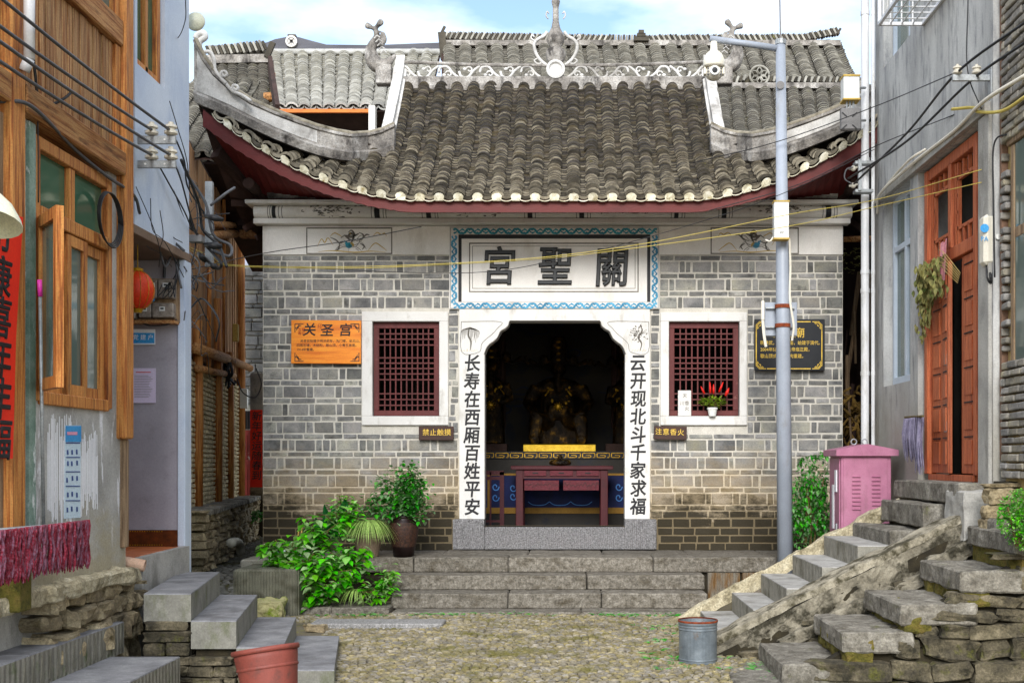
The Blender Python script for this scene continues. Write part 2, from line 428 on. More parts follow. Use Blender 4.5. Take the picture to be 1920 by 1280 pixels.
M_darkwood = mat('dark_old_wood', ['#2a1b14', '#45302a'], 5, 0.85, 0.5, 40, stretch=(1, 1, 0.3), rnd=0.2)
M_tile = mat('roof_tile', ['#18130e', '#2e261c', '#443a2e'], 7, 0.9, 0.5, 50, rnd=0.6, per='isl', hue=0.02, dirt='#1f1b17', dscale=3, dlo=0.5, dhi=0.68, moss='#5c5526', mlo=0.62, mhi=0.72, grain=.3, gscale=60)
M_tile_lip = mat('roof_tile_edge', ['#4c4538', '#9c9483'], 9, 0.9, 0.3, 50, rnd=0.75, per='isl', moss='#77702f', mlo=0.66, mhi=0.72)
M_tile_far = mat('far_roof_tile', ['#56513f', '#6f6a58', '#7f7a68'], 2.5, 0.9, 0.4, 50, rnd=0.3, per='isl')
M_tile_far_lip = mat('far_roof_tile_edge', ['#8f8d87', '#bdbdba'], 6, 0.9, 0.3, 50, rnd=0.3, per='isl')
M_tile_mid = mat('back_roof_tile', ['#2c2822', '#433e35', '#575146'], 2.5, 0.9, 0.4, 50, rnd=0.38, per='isl', moss='#6d6a37', mlo=0.6, mhi=0.7)
M_tile_mid_lip = mat('back_roof_tile_edge', ['#726e64', '#a8a59c'], 6, 0.9, 0.3, 50, rnd=0.35, per='isl')
M_plug = mat('eave_plaster_plug', ['#8e866c', '#c4bda6', '#dcd7c8'], 9, 0.9, 0.4, 60, rnd=0.2, dirt='#7d6c3a', dscale=9, dlo=0.55, dhi=0.68)
M_granite = mat('grey_granite', ['#6d6b69', '#8b8987', '#a9a7a5'], 60, 0.85, 0.5, 90, rnd=0.08, dirt='#5e5850', dscale=3, dlo=0.55, dhi=0.75, grain=.4, gscale=60)
M_granite_l = mat('speckled_granite', ['#5e5c5d', '#858384', '#a09e9e'], 80, 0.85, 0.5, 90, wave=(14, 'X', 1.5), grain=.45, gscale=60)
M_step = mat('weathered_stone_step', ['#504b42', '#716b61', '#8a847a'], 22, 0.9, 0.7, 60, rnd=0.12, dirt='#453d2e', dscale=9, dlo=0.5, dhi=0.72, dstretch=(.5, 1, 1), grain=.4, gscale=60)
M_flute = mat('tooled_stone', ['#5d5c4e', '#787665'], 9, 0.9, 0.4, 60, wave=(11, 'X', 0.6), dirt='#3d3a27', dscale=4, dlo=0.48, dhi=0.66)
M_flute_o = mat('orange_stained_tooled_stone', ['#6b6458', '#8b8375'], 9, 0.9, 0.4, 60, wave=(11, 'X', 0.6), dirt='#6f5028', dscale=5, dlo=0.45, dhi=0.6, dstretch=(2, 1, 0.4))
M_slab = mat('blue_grey_slab', ['#67676a', '#7f7f82', '#939394'], 5, 0.75, 0.25, 60, rnd=0.07, dirt='#59585a', dscale=3, dlo=0.5, dhi=0.7)
M_slab_side = mat('slab_side_stone', ['#6f6b60', '#8d897d'], 9, 0.9, 0.35, 60, wave=(5, 'Y', 1.0), dirt='#4e5a30', dscale=5, dlo=0.55, dhi=0.68)
M_slab_side2 = mat('mossy_slab_front', ['#716f67', '#8b8980'], 9, 0.9, 0.35, 60, dirt='#565c38', dscale=4, dlo=0.52, dhi=0.68, dstretch=(1, 1, 0.4))
M_concrete = mat('grey_concrete', ['#8d8b86', '#a6a39d', '#b5b2ab'], 3, 0.9, 0.35, 40, dirt='#76736c', dscale=3, dlo=0.52, dhi=0.7, dstretch=(1, 1, 0.4))
M_rwall = mat('grey_render', ['#9b9b9a', '#b3b3b1', '#c8c8c5'], 2.2, 0.85, 0.3, 30, stretch=(1, 1, 0.35), dirt='#858688', dscale=7, dlo=0.5, dhi=0.66, dstretch=(1, 1.5, 0.35),
              low=[(1.7, 2.6, '#9a968c')], grain=.12)
M_lwall = mat('patchy_grey_plaster', ['#8f8d88', '#a8a6a2', '#bcbab6'], 2.5, 0.9, 0.4, 30, dirt='#e2e2e6', dscale=4.5, dlo=0.57, dhi=0.62, dstretch=(1, 2.0, 0.35),
              low=[(0.85, 1.25, '#a39a82')])
M_wood = mat('orange_brown_wood', ['#64320f', '#a55f26', '#c98c49', '#9c5a24'], 13, 0.65, 0.5, 50, stretch=(4, 4, 0.16), rnd=0.16, dirt='#53280f', dscale=6, dlo=0.56, dhi=0.72, dstretch=(3, 3, 0.3), bdist=0.006)
M_plank = mat('weathered_plank', ['#5a3418', '#966034', '#bd9668', '#8a572e'], 15, 0.8, 0.6, 50, stretch=(4, 4, 0.13), rnd=0.22, dirt='#5b3a22', dscale=5, dlo=0.52, dhi=0.7, dstretch=(5, 5, 0.25), bdist=0.006)
M_woodh = mat('weathered_beam_wood', ['#5c3417', '#9a6232', '#bb8d58', '#8c582d'], 14, 0.75, 0.5, 50, stretch=(4, 0.16, 4), rnd=0.12, dirt='#523017', dscale=6, dlo=0.54, dhi=0.7, dstretch=(3, 0.4, 3))
M_greywood = mat('grey_old_timber', ['#5d4a38', '#8a7258', '#a48d70'], 8, 0.85, 0.5, 50, stretch=(4, 4, 0.3), rnd=0.2)
M_blue = mat('pale_blue_paint', ['#b3c0d6', '#c3cede', '#ced7e4'], 1.5, 0.75, 0.1, 40, dirt='#9fb0cc', dscale=3, dlo=0.55, dhi=0.8, dstretch=(1, 1, 0.3), grain=.07)
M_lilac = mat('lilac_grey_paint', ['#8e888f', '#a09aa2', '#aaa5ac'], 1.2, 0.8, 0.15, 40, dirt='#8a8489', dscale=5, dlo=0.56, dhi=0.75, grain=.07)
M_porchtile = mat('orange_floor_tile', ['#a8542a', '#c97243', '#d98b5c'], 9, 0.35, 0.05, 40, stretch=(0.5, 2, 1))
M_skirt = mat('patterned_brown_skirting', ['#3a1c0c', '#6b3414'], 14, 0.35, 0.1, 40)
M_gold = mat('gold_paint', ['#8f6a12', '#d6a82c'], 14, 0.35, 0.1, 40, metal=0.5)
M_goldbright = mat('bright_gold_leaf', ['#d9a916', '#f5cf3a'], 14, 0.35, 0.2, 40, metal=0.3)
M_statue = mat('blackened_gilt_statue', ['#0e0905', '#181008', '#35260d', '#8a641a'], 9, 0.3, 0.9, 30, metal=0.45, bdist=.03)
M_altarred = mat('dark_red_lacquer', ['#38070f', '#4c0c16'], 6, 0.6, 0.1, 40)
M_altarlight = mat('carved_red_panel', ['#4c121c', '#641c28'], 30, 0.6, 0.9, 50)
M_altarblue = mat('blue_altar_cloth', ['#05123c', '#0a1e5a'], 6, 0.7, 0.1, 40)
M_altarlb = mat('light_blue_embroidery', ['#3b78c8', '#5b95d8'], 6, 0.7, 0.1, 40)
M_altary = mat('yellow_cloth_border', ['#8a6420', '#a57d30'], 6, 0.7, 0.1, 40)
M_inner = mat('dark_inner_wall', ['#2e2b28', '#3c3935'], 2, 0.9, 0.1, 40, dirt='#2a2c33', dscale=3, dlo=0.52, dhi=0.6)  # dark brown-grey with blotches of a bluer grey
M_black = mat('black_rubber', ['#141416', '#232325'], 8, 0.5, 0.1, 40)
M_cable = mat('grey_cable', ['#3a3a3c', '#55565a'], 8, 0.5, 0.1, 40)
M_yellow = mat('yellow_cable', ['#b5a03a', '#cbb85e'], 8, 0.5, 0.1, 40)
M_steel = mat('galvanised_steel', ['#8a8e90', '#a8acae'], 9, 0.45, 0.15, 60, metal=0.4, dirt='#6f6a64', dscale=8, dlo=0.55, dhi=0.7)
M_pole = mat('blue_grey_pole_paint', ['#8d949f', '#9fa6b2'], 3, 0.45, 0.08, 60, dirt='#8d8f92', dscale=6, dlo=0.55, dhi=0.72, dstretch=(1, 1, 0.4), grain=.07)
M_rust = mat('rusty_steel', ['#5a2412', '#93451f'], 25, 0.85, 0.6, 60)
M_plastic = mat('white_plastic', ['#d7d8d5', '#e6e6e2'], 3, 0.4, 0.05, 60, dirt='#bdbcb3', dscale=8, dlo=0.6, dhi=0.75, grain=.07)
M_pvc = mat('white_pvc', ['#cfd0d2', '#e2e2e3'], 2, 0.4, 0.05, 60, dirt='#aaa79e', dscale=5, dlo=0.55, dhi=0.72, dstretch=(1, 1, 0.3), grain=.07)
M_dev = mat('beige_device_plastic', ['#d6d0c0', '#e3ddce'], 3, 0.45, 0.05, 60, grain=.07)
M_grey = mat('mid_grey_plastic', ['#6c6a6a', '#7d7b7a'], 3, 0.6, 0.1, 60)
M_porcelain = mat('cream_porcelain', ['#b9b3a4', '#d3cdbe'], 20, 0.35, 0.1, 60)
M_pink = mat('pink_enamel_steel', ['#9c5f7a', '#ac6f89', '#b37c93'], 3, 0.5, 0.08, 60, low=(.5, .8, '#6f5058', .6), dirt='#8f5f70', dscale=9, dlo=0.53, dhi=0.72, dstretch=(1, 1, 0.3), grain=.07)
M_door = mat('red_brown_door_wood', ['#80391e', '#ab552f', '#c06c44', '#a04e2c'], 12, 0.55, 0.25, 50, stretch=(4, 4, 0.25), rnd=0.1, dirt='#7a3219', dscale=6, dlo=0.55, dhi=0.75, dstretch=(3, 3, 0.3))
M_ybrick = mat('pale_old_brick', ['#6f6c68', '#8f8a82', '#a39b8a'], 7, 0.9, 0.5, 60, rnd=0.3, hue=0.01, dirt='#5a5850', dscale=6, dlo=0.54, dhi=0.7)
M_ymortar = mat('yellow_clay_mortar', ['#a0895a', '#c2a973'], 14, 0.95, 0.8, 50)
M_rock = mat('mossy_rubble_stone', ['#332f28', '#57503f', '#7a705c'], 7, 0.95, 0.8, 40, rnd=0.35, dirt='#262318', dscale=8, dlo=0.5, dhi=0.66, moss='#4d4d1a', mlo=0.55, mhi=0.68, bdist=0.02, grain=.35, gscale=60)
M_rocktan = mat('tan_rubble_stone', ['#6a5e4b', '#958669', '#b3a587'], 7, 0.95, 0.9, 40, rnd=0.34, dirt='#4f4429', dscale=8, dlo=0.53, dhi=0.68, bdist=0.02, grain=.35, gscale=60)
M_rockbig = mat('grey_flagstone', ['#57524a', '#7c776d', '#99948a'], 10, 0.9, 0.8, 40, rnd=0.12, dirt='#4d483e', dscale=6, dlo=0.5, dhi=0.7, moss='#5a5c28', mlo=0.6, mhi=0.72, bdist=0.015, grain=.35, gscale=60)
M_mortarrough = mat('rough_tan_mortar', ['#8b8068', '#b3a88c', '#c6bda4'], 12, 0.95, 0.9, 40, dirt='#6a6148', dscale=6, dlo=0.52, dhi=0.68, bdist=0.02, grain=.35, gscale=60)
M_darkcore = mat('dark_core_mortar', ['#1e1a12', '#37301f'], 9, 0.95, 0.8, 40)  # dark brown filler that shows between the stones
M_mosswall = mat('mossy_earth', ['#3c3a12', '#6b6426', '#7d6a35'], 14, 0.95, 1.0, 60, bdist=0.03)
M_cobble = mat('tan_cobble', ['#57513f', '#7d745f', '#9a9079'], 9, 0.85, 0.3, 60, rnd=0.25, per='isl', hue=0.01, dirt='#5f5a2c', dscale=3.2, dlo=0.52, dhi=0.66)
M_cobble_o = mat('tan_cobble_single', ['#57513f', '#7d745f', '#9a9079'], 9, 0.85, 0.3, 60, rnd=0.25, per='obj', hue=0.01, dirt='#5f5a2c', dscale=3.2, dlo=0.52, dhi=0.66)
M_cobble_g = mat('grey_cobble', ['#59564e', '#7d7a70'], 9, 0.85, 0.3, 60, rnd=0.25, per='isl', dirt='#4d4a28', dscale=1.8, dlo=0.5, dhi=0.66)
M_earth = mat('sandy_joint_earth', ['#3c3828', '#6a6250', '#5a522f'], 2.5, 0.95, 0.7, 50, moss='#7d7a28', mlo=0.55, mhi=0.7)
M_earth_d = mat('dark_alley_earth', ['#3d392c', '#5a543f'], 2.5, 0.95, 0.7, 50, moss='#55521e', mlo=0.5, mhi=0.65)
M_bucket = mat('faded_red_plastic', ['#74382f', '#8a463b'], 5, 0.6, 0.2, 50, dirt='#5f3a33', dscale=11, dlo=0.53, dhi=0.68, grain=.07)
M_galv = mat('dull_zinc', ['#5c646a', '#757d83', '#8b9296'], 7, 0.5, 0.2, 50, metal=0.35, dirt='#6b5c50', dscale=8, dlo=0.6, dhi=0.72, grain=.07)
M_redpaper = mat('red_paper', ['#dc1c08', '#ee3414'], 3, 0.7, 0.1, 40, grain=.07)
M_orangeboard = mat('varnished_orange_wood', ['#d0680c', '#e8861a', '#ee9a2a'], 5, 0.4, 0.1, 40, stretch=(0.5, 1, 4), grain=.07)
M_blackboard = mat('black_lacquer_board', ['#101318', '#191d24'], 5, 0.35, 0.1, 40, grain=.07)
M_goldtext = mat('gold_lettering', ['#c9a02a', '#e6c455'], 30, 0.45, 0.05, 40)
M_brownsign = mat('dark_brown_sign_wood', ['#2f1b14', '#44281d'], 10, 0.6, 0.3, 50, stretch=(0.5, 1, 3))
M_leaf1 = mat('bright_green_leaf', ['#559c1e', '#90d644'], 6, 0.5, 0.1, 40, rnd=0.4, hue=0.03, trans=0.35)
M_leaf1i = mat('bright_green_foliage', ['#4f9d20', '#88d640'], 6, 0.45, 0.1, 40, rnd=0.45, per='isl', hue=0.035, trans=0.35)
M_leaf2 = mat('mid_green_foliage', ['#357a2a', '#66ab4c'], 6, 0.5, 0.1, 40, rnd=0.35, per='isl', hue=0.02, trans=0.3)
M_leafd = mat('dark_broad_leaf', ['#0f4a1c', '#1d6a2c'], 6, 0.4, 0.1, 40, rnd=0.2, trans=0.2)
M_blade = mat('striped_grass_blade', ['#6f9a3a', '#b9cf7a'], 30, 0.5, 0.1, 40, stretch=(3, 3, 0.5), rnd=0.3, per='isl', trans=0.3)
M_stem = mat('plant_stem', ['#4a4020', '#6b5a30'], 10, 0.8, 0.2, 40)
M_redflower = mat('red_flower', ['#c8140e', '#e8281c'], 10, 0.5, 0.1, 40, trans=0.2)
M_jar = mat('brown_glazed_jar', ['#120909', '#221210'], 6, 0.4, 0.2, 30, spec=0.3)
M_jarrough = mat('chipped_brown_glaze', ['#180e0b', '#4a2c1c'], 40, 0.6, 0.9, 50)
M_dry = mat('dried_herbs', ['#5a5a2a', '#8a8450', '#4a6a2a'], 14, 0.9, 0.2, 40, rnd=0.4, per='isl')
M_mopgrey = mat('grey_yarn', ['#66607a', '#8a8498'], 20, 0.95, 0.3, 60, rnd=0.25, per='isl')
M_mopred = mat('crimson_yarn', ['#4c0f1a', '#8a2436', '#8f6474'], 60, 0.95, 0.4, 60, rnd=0.3, per='isl')
M_mopgrey2 = mat('grey_pink_yarn', ['#7a1a30', '#86687a'], 60, 0.95, 0.4, 60, rnd=0.3, per='isl')
M_paper = mat('white_paper', ['#dcdce0', '#ececf0'], 3, 0.8, 0.05, 40, grain=.07)
M_paperl = mat('lilac_paper', ['#cfc0dc', '#ddd0e6'], 3, 0.8, 0.05, 40, grain=.07)
M_bluep = mat('blue_print', ['#2a8acb', '#4aa4dd'], 6, 0.6, 0.05, 40)
M_navy = mat('navy_print', ['#2a3f7a', '#3f5a9a'], 6, 0.6, 0.05, 40)
M_pinkp = mat('pink_print', ['#d88aa8', '#e6a8c0'], 6, 0.6, 0.05, 40)
M_lantern = mat('red_orange_lantern_silk', ['#d83410', '#f0501e'], 5, 0.5, 0.1, 40, trans=0.3)
M_alum = mat('white_window_frame', ['#b8c4d2', '#ccd6e2'], 3, 0.4, 0.05, 40, grain=.07)
M_glassg = glass('green_tinted_glass', C('#4f7a60'), 0.06, 0.35)
M_glassd = glass('dusky_window_glass', C('#8fa39a'), 0.06, 0.55)
M_curtain = mat('pale_curtain', ['#b8c8a8', '#e0e6d0'], 3, 0.9, 0.1, 40, stretch=(1, 6, 0.3))
M_curtaing = mat('green_curtain', ['#2f7a30', '#4fa048'], 3, 0.9, 0.1, 40, stretch=(1, 6, 0.3))
M_room = mat('dim_room_wall', ['#2a2824', '#3a3832'], 3, 0.9, 0.1, 40)
M_adobe = mat('pale_mud_brick', ['#a8987a', '#c9b994', '#dccfb0'], 8, 0.95, 0.7, 50, rnd=0.2, per='isl')
M_reddoor = mat('faded_red_door', ['#6e1e18', '#8c2c22'], 4, 0.7, 0.2, 40, dirt='#a89a90', dscale=6, dlo=0.62, dhi=0.68)
M_blueplastic = mat('blue_plastic', ['#1f6fa8', '#3a8ac2'], 4, 0.4, 0.05, 40)
M_teal2 = mat('teal_plastic', ['#0f7f78', '#1f9a90'], 4, 0.4, 0.05, 40)
M_farwhite = mat('pale_far_wall', ['#c3cbe0', '#d3d9ea'], 2, 0.9, 0.05, 40)
# ================================================================ THE GROUND
def gz(x, y):
    return 0.02 * max(0.0, y - 8.5) + 0.006 * math.sin(x * 1.7) * math.cos(y * 1.3)
g = MB(); nx, ny = 40, 60
xs = [-60, -20, -8] + [-5 + 10*i/nx for i in range(nx+1)] + [8, 20, 60]
ys = [-20, -5, 2, 5] + [6.5 + 7*i/ny for i in range(ny+1)] + [20, 40, 160]
for y in ys:
    for x in xs: g.v.append((x, y, gz(x, y) - 0.012 if y < 14 else 0.09))
nxx = len(xs)
for j in range(len(ys)-1):
    for i in range(nxx-1):
        a = j*nxx+i; g.f.append((a, a+1, a+1+nxx, a+nxx)); g.m.append(0)
ground = g.build('ground', M_earth, smooth=True, kind='structure')

cob = MB()
def cobble_shape(mb, x, y, z, l, w, h, a):
    ca, sa = math.cos(a), math.sin(a); n = 7; vs = []
    for (k, zz) in ((1.0, -0.012), (0.9, h*0.6), (0.5, h)):
        for j in range(n):
            t = 2*math.pi*j/n; q = 1 + random.uniform(-0.12, 0.12)
            px_, py_ = l/2*k*q*math.cos(t), w/2*k*q*math.sin(t)
            vs.append((x + px_*ca - py_*sa, y + px_*sa + py_*ca, z + zz))
    fs = []
    for r in range(2):
        for j in range(n): a_, b_ = r*n+j, r*n+(j+1) % n; fs.append((a_, b_, b_+n, a_+n))
    fs.append(tuple(range(2*n, 3*n))); mb.add(vs, fs)
cpool = []
for k in range(6):
    q = MB(); cobble_shape(q, 0, 0, 0, 1, 1, 0.28, 0); cpool.append(q.mesh('cobble', M_cobble_o, smooth=True))
near = []
y = 8.25
def stripe(x): return False
while y < 11.95:
    x = -3.2 + random.uniform(0, 0.05)
    pitch = 0.0325
    while x < 3.2:
        st = stripe(x - (y-9)*0.12)
        l = random.uniform(0.04, 0.075); w = random.uniform(0.021, 0.029)
        if st:
            x = round(x/0.037)*0.037 + 0.037
        if not (-2.75 + 0 < x < -1.35 and 11.0 < y < 11.45):
            a = (1.57 if st else 0) + random.gauss(0, 0.16)
            if st: l, w = random.uniform(.03, .037), random.uniform(.028, .034)
            near.append((x + l/2, y + random.uniform(-0.007, 0.007), l, w, random.uniform(0.010, 0.018), a))
        x += l + 0.008
    y += pitch
near.sort(key=lambda c: c[1])
vis = [c for c in near if -1.75 < c[0] < 1.15 and c[1] > 8.55]
vset = set(id(c) for c in vis[:300])
for c in near:
    if id(c) in vset:
        M = Matrix.Translation((c[0], c[1], gz(c[0], c[1]) - 0.006)) @ Matrix.Rotation(c[5], 4, 'Z') @ Matrix.Diagonal((c[2], c[3], c[4]*3.2, 1))
        inst('cobble', random.choice(cpool), M, ground)
    elif c[1] > 8.5 and -2.2 < c[0] < 2.9 or c[1] > 11:
        cobble_shape(cob, c[0], c[1], gz(c[0], c[1]) - 0.006, c[2], c[3], c[4], c[5])
cob.build('cobbles', M_cobble, ground, smooth=True, fix=False, kind='stuff')
# flagstone let into the plaza
fl = MB(); x0, x1 = XW(590, 11.3), XW(835, 11.3)
fl.cham(Matrix.Translation(((x0+x1)/2, 11.22, gz(0, 11.2)+0.0)), (x1-x0, 0.36, 0.07), 0.012)
o = fl.build('flagstone', M_granite, ground)
# weeds and moss tufts on the plaza
def tuft(mb, p, n, h, spread=0.06):
    for _ in range(n):
        a = random.uniform(0, 2*math.pi); l = h*random.uniform(0.6, 1.2); q = Vector((math.cos(a), math.sin(a), 0))
        b0 = Vector(p) + q*random.uniform(0, spread*0.5); w = q.orthogonal().normalized()*0.004
        t1 = b0 + q*spread*0.4 + Vector((0, 0, l*0.7)); t2 = b0 + q*spread*1.1 + Vector((0, 0, l))
        mb.add([b0-w, b0+w, t1+w, t1-w, t2], [(0, 1, 2, 3), (3, 2, 4)])
def sprig(mb, p, n, r, h):
    for _ in range(n):
        c = Vector(p) + Vector((random.gauss(0, r), random.gauss(0, r), random.uniform(0, h)))
        leaf_into(mb, c, random.uniform(0, 6.28), random.uniform(-0.3, 0.9), random.uniform(0.014, 0.03))
def leaf_into(mb, c, yaw, pitch, s_, w=0.62, droop=0.25, roll=0.0):
    """a pointed, folded leaf with its stalk end at c"""
    M = Matrix.Translation(c) @ Matrix.Rotation(yaw, 4, 'Z') @ Matrix.Rotation(-pitch, 4, 'Y') @ Matrix.Rotation(roll, 4, 'X')
    prof = [(0, 0), (0.22, 0.36), (0.45, 0.48), (0.72, 0.3), (1, 0)]
    mid = [M @ Vector((x*s_, 0, -droop*x*x*s_)) for x, _ in prof]
    lf = [M @ Vector((x*s_, y_*w*s_, 0.1*s_*y_*2-droop*x*x*s_)) for x, y_ in prof[1:-1]]
    rt = [M @ Vector((x*s_, -y_*w*s_, 0.1*s_*y_*2-droop*x*x*s_)) for x, y_ in prof[1:-1]]
    vs = mid + lf + rt
    mb.add(vs, [(0, 1, 5), (1, 2, 6, 5), (2, 3, 7, 6), (3, 4, 7), (0, 8, 1), (1, 8, 9, 2), (2, 9, 10, 3), (3, 10, 4)])
wd = MB()
for _ in range(260):
    x, y = random.uniform(1.4, 2.3), random.uniform(8.5, 9.3)
    if random.random() < 0.3: x, y = random.choice((-2.1, -1.2, -.4, .5, 1.1, 1.5))+random.gauss(0, .15), random.uniform(11.75, 11.88)
    if random.random() < 0.15: x, y = random.uniform(0.6, 1.6), random.uniform(8.6, 11.2)
    tuft(wd, (x, y, gz(x, y)), 7, 0.018)
for x, n in ((-2.0, 25), (-0.55, 20), (0.35, 14), (0.5, 14), (0.95, 12)): sprig(wd, (x, 11.82, 0.07), n, 0.06, 0.04)
tag(wd.build('weeds', M_leaf2, fix=False), 'small green weeds and moss tufts between the plaza cobbles', 'weeds', kind='stuff')

# ================================================================ THE TEMPLE
TC = -0.197
YF = 14.0
temple = thing('temple', 'grey brick temple with sweeping dark tiled roof and characters over its arched doorway', 'temple', (TC, YF, 0.555))
def T(mb, name, m, parent=None, **k): return mb.build(name, m, parent or temple, **k)
XL, XR = XW(493, YF), XW(1580, YF)
zt_brick, zb = ZW(479, YF), ZW(1029, YF)
# openings, photo px on the facade plane: (x0,x1,y0,y1)
OPEN = {'door': (905, 1173, 601, 987), 'wl': (697, 826, 602, 781), 'wr': (1252, 1388, 602, 781)}
EXC = [(843, 1237, 400, 580), (860, 1220, 570, 975), (848, 1232, 970, 1040), (679, 841, 585, 797), (1237, 1401, 585, 797)]
def prect(mb, r, Y0, Y1, c=0.0): return mb.box(XW(r[0], YF), XW(r[1], YF), Y0, Y1, ZW(r[3], YF), ZW(r[2], YF), c)
w = MB()                                            # mortar face of the wall, in slabs round the openings
xs_ = [493, 697, 826, 905, 1173, 1252, 1388, 1580]
for k in range(7):
    a, b = xs_[k], xs_[k+1]
    r = {1: OPEN['wl'], 3: OPEN['door'], 5: OPEN['wr']}.get(k)
    if r is None: prect(w, (a, b, 424, 1030), YF, YF+0.28)
    else:
        prect(w, (a, b, 424, r[2]), YF, YF+0.28); prect(w, (a, b, r[3], 1030), YF, YF+0.28)
for x in (XL, XR-0.28): w.box(x, x+0.28, YF+0.281, YF+4.2, 0.4, ZW(384, YF))
w.box(XL, XR, YF+4.2, YF+4.48, 0.4, ZW(384, YF))
T(w, 'wall', M_mortar)
# brick courses
bpool = []
for k in range(7):
    q = MB(); q.cham(Matrix.Identity(4), (1, 1, 1), 0.05, jit=0.014); bpool.append(q)
def brickmesh(wd_, ht, key={}):
    k = (round(wd_*50), round(ht*200), random.randrange(4))
    if k not in key:
        q = MB(); q.cham(Matrix.Identity(4), (k[0]/50, 0.06, k[1]/200), 0.007, jit=0.0025); key[k] = q.mesh('brick', M_brick)
    return key[k]
def free(x0, x1, y0, y1):
    out = [(x0, x1)]
    for (a, b, c, d) in EXC:
        if y1 > c + 2 and y0 < d - 2:
            nw = []
            for (p, q) in out:
                if q <= a or p >= b: nw.append((p, q)); continue
                if a - p > 3: nw.append((p, a - 1))
                if q - b > 3: nw.append((b + 1, q))
            out = nw
    return out
big = []; small = MB(); y = 480.0; tall = False; rowi = 0
while y < 1026:
    if y > 956: h = 11.5 if rowi % 3 else 15
    else: h = 20.0 if tall else 8.0
    x = 494.0 + random.uniform(-20, 0); hd = False
    while x < 1579:
        if tall and y <= 956:
            ww = random.uniform(8, 12) if hd else random.uniform(35, 42)
            if not hd or random.random() < 0.88: hd = not hd
        else: ww = random.uniform(22, 46)
        x0, x1 = max(494, x), min(1579, x + ww)
        for (p, q) in free(x0, x1, y, y+h):
            if q - p < 4: continue
            wm_, hm = (q-p)/160, h/160; cx_, cz_ = XW((p+q)/2, YF), ZW(y+h/2, YF)
            yo = YF - 0.006 + 0.03 + random.uniform(-0.003, 0.003)
            if wm_ > 0.2 and hm > 0.1: big.append((cx_, yo, cz_, wm_, hm))
            else: small.cham(Matrix.Translation((cx_, yo, cz_)), (wm_, 0.06, hm), 0.006, jit=0.0025)
        x += ww + random.uniform(2.2, 3.0)
    y += h + 2.7; rowi += 1
    tall = not tall
big.sort(key=lambda b: -b[3]*b[4])
for b in big[:300]:
    inst('brick', brickmesh(b[3], b[4]), Matrix.Translation(b[:3]), temple)
for b in big[300:]: small.cham(Matrix.Translation(b[:3]), (b[3], 0.06, b[4]), 0.006, jit=0.0025)
T(small, 'brick_courses', M_brick2, kind='stuff', fix=False)
# white plaster band and painted cornice
b = MB(); prect(b, (493, 1580, 424, 478), YF-0.02, YF-0.001, 0.004); T(b, 'plaster_band', M_plaster)
b = MB(); b.box(XW(480, YF), XW(1590, YF), YF-0.13, YF+0.02, ZW(423, YF), ZW(413, YF), 0.006); T(b, 'cornice_lip', M_plaster)
b = MB(); b.box(XW(470, YF), XW(1600, YF), YF-0.26, YF+0.05, ZW(390, YF), ZW(383, YF), 0.006); T(b, 'cornice_slab', M_plaster)
def roll(x0, x1, dr=0.0, n=9):
    mb = MB(); zc, r = ZW(401.3, YF), 0.072 + dr; yc = YF - 0.1
    secs = []
    for xx in (x0, x1): secs.append([Vector((xx, yc - 0.075*math.sin(math.pi*i/n) - dr, zc + r*math.cos(math.pi*i/n))) for i in range(n+1)] + [Vector((xx, yc+0.1, zc-r)), Vector((xx, yc+0.1, zc+r))])
    mb.loft(secs); return mb
cornice = T(roll(XW(482, YF), XW(1592, YF)), 'painted_cornice', M_plaster, smooth=False)
for (a, b_) in ((516, 523), (706, 716), (802, 811), (990, 999), (1086, 1095), (1262, 1270), (1350, 1359), (1543, 1553)):
    roll(XW(a, YF), XW(b_, YF), 0.002).build('black_band', M_ink, cornice)
for a in (508, 512, 528, 534, 700, 722, 727, 794, 818, 823, 984, 1004, 1080, 1101, 1106, 1256, 1276, 1281, 1344, 1364, 1369, 1537, 1558, 1563):
    roll(XW(a, YF), XW(a+1.2, YF), 0.0015).build('painted_line', M_inkgrey, cornice)
fl_ = MB()
for (a, b_) in ((560, 690), (835, 975), (1115, 1245), (1400, 1530)):
    for _ in range(70):
        px_ = random.gauss((a+b_)/2, (b_-a)/5); t = random.uniform(0.12, 0.6)*math.pi if random.random() < .8 else random.uniform(.1, .85)*math.pi
        yy = YF-0.1-0.077*math.sin(t) - 0.002; zz = ZW(401.3, YF)+0.0735*math.cos(t)
        ribbon(fl_, [(XW(px_, YF), yy, zz), (XW(px_+random.uniform(-5, 5), YF), yy-0.0, zz+random.uniform(-0.012, 0.012)), (XW(px_+random.uniform(-7, 7), YF), yy, zz-0.008)], 0.012, lift=0.001)
fl_.build('painted_flowers', M_inkgrey, cornice, fix=False, kind='stuff')
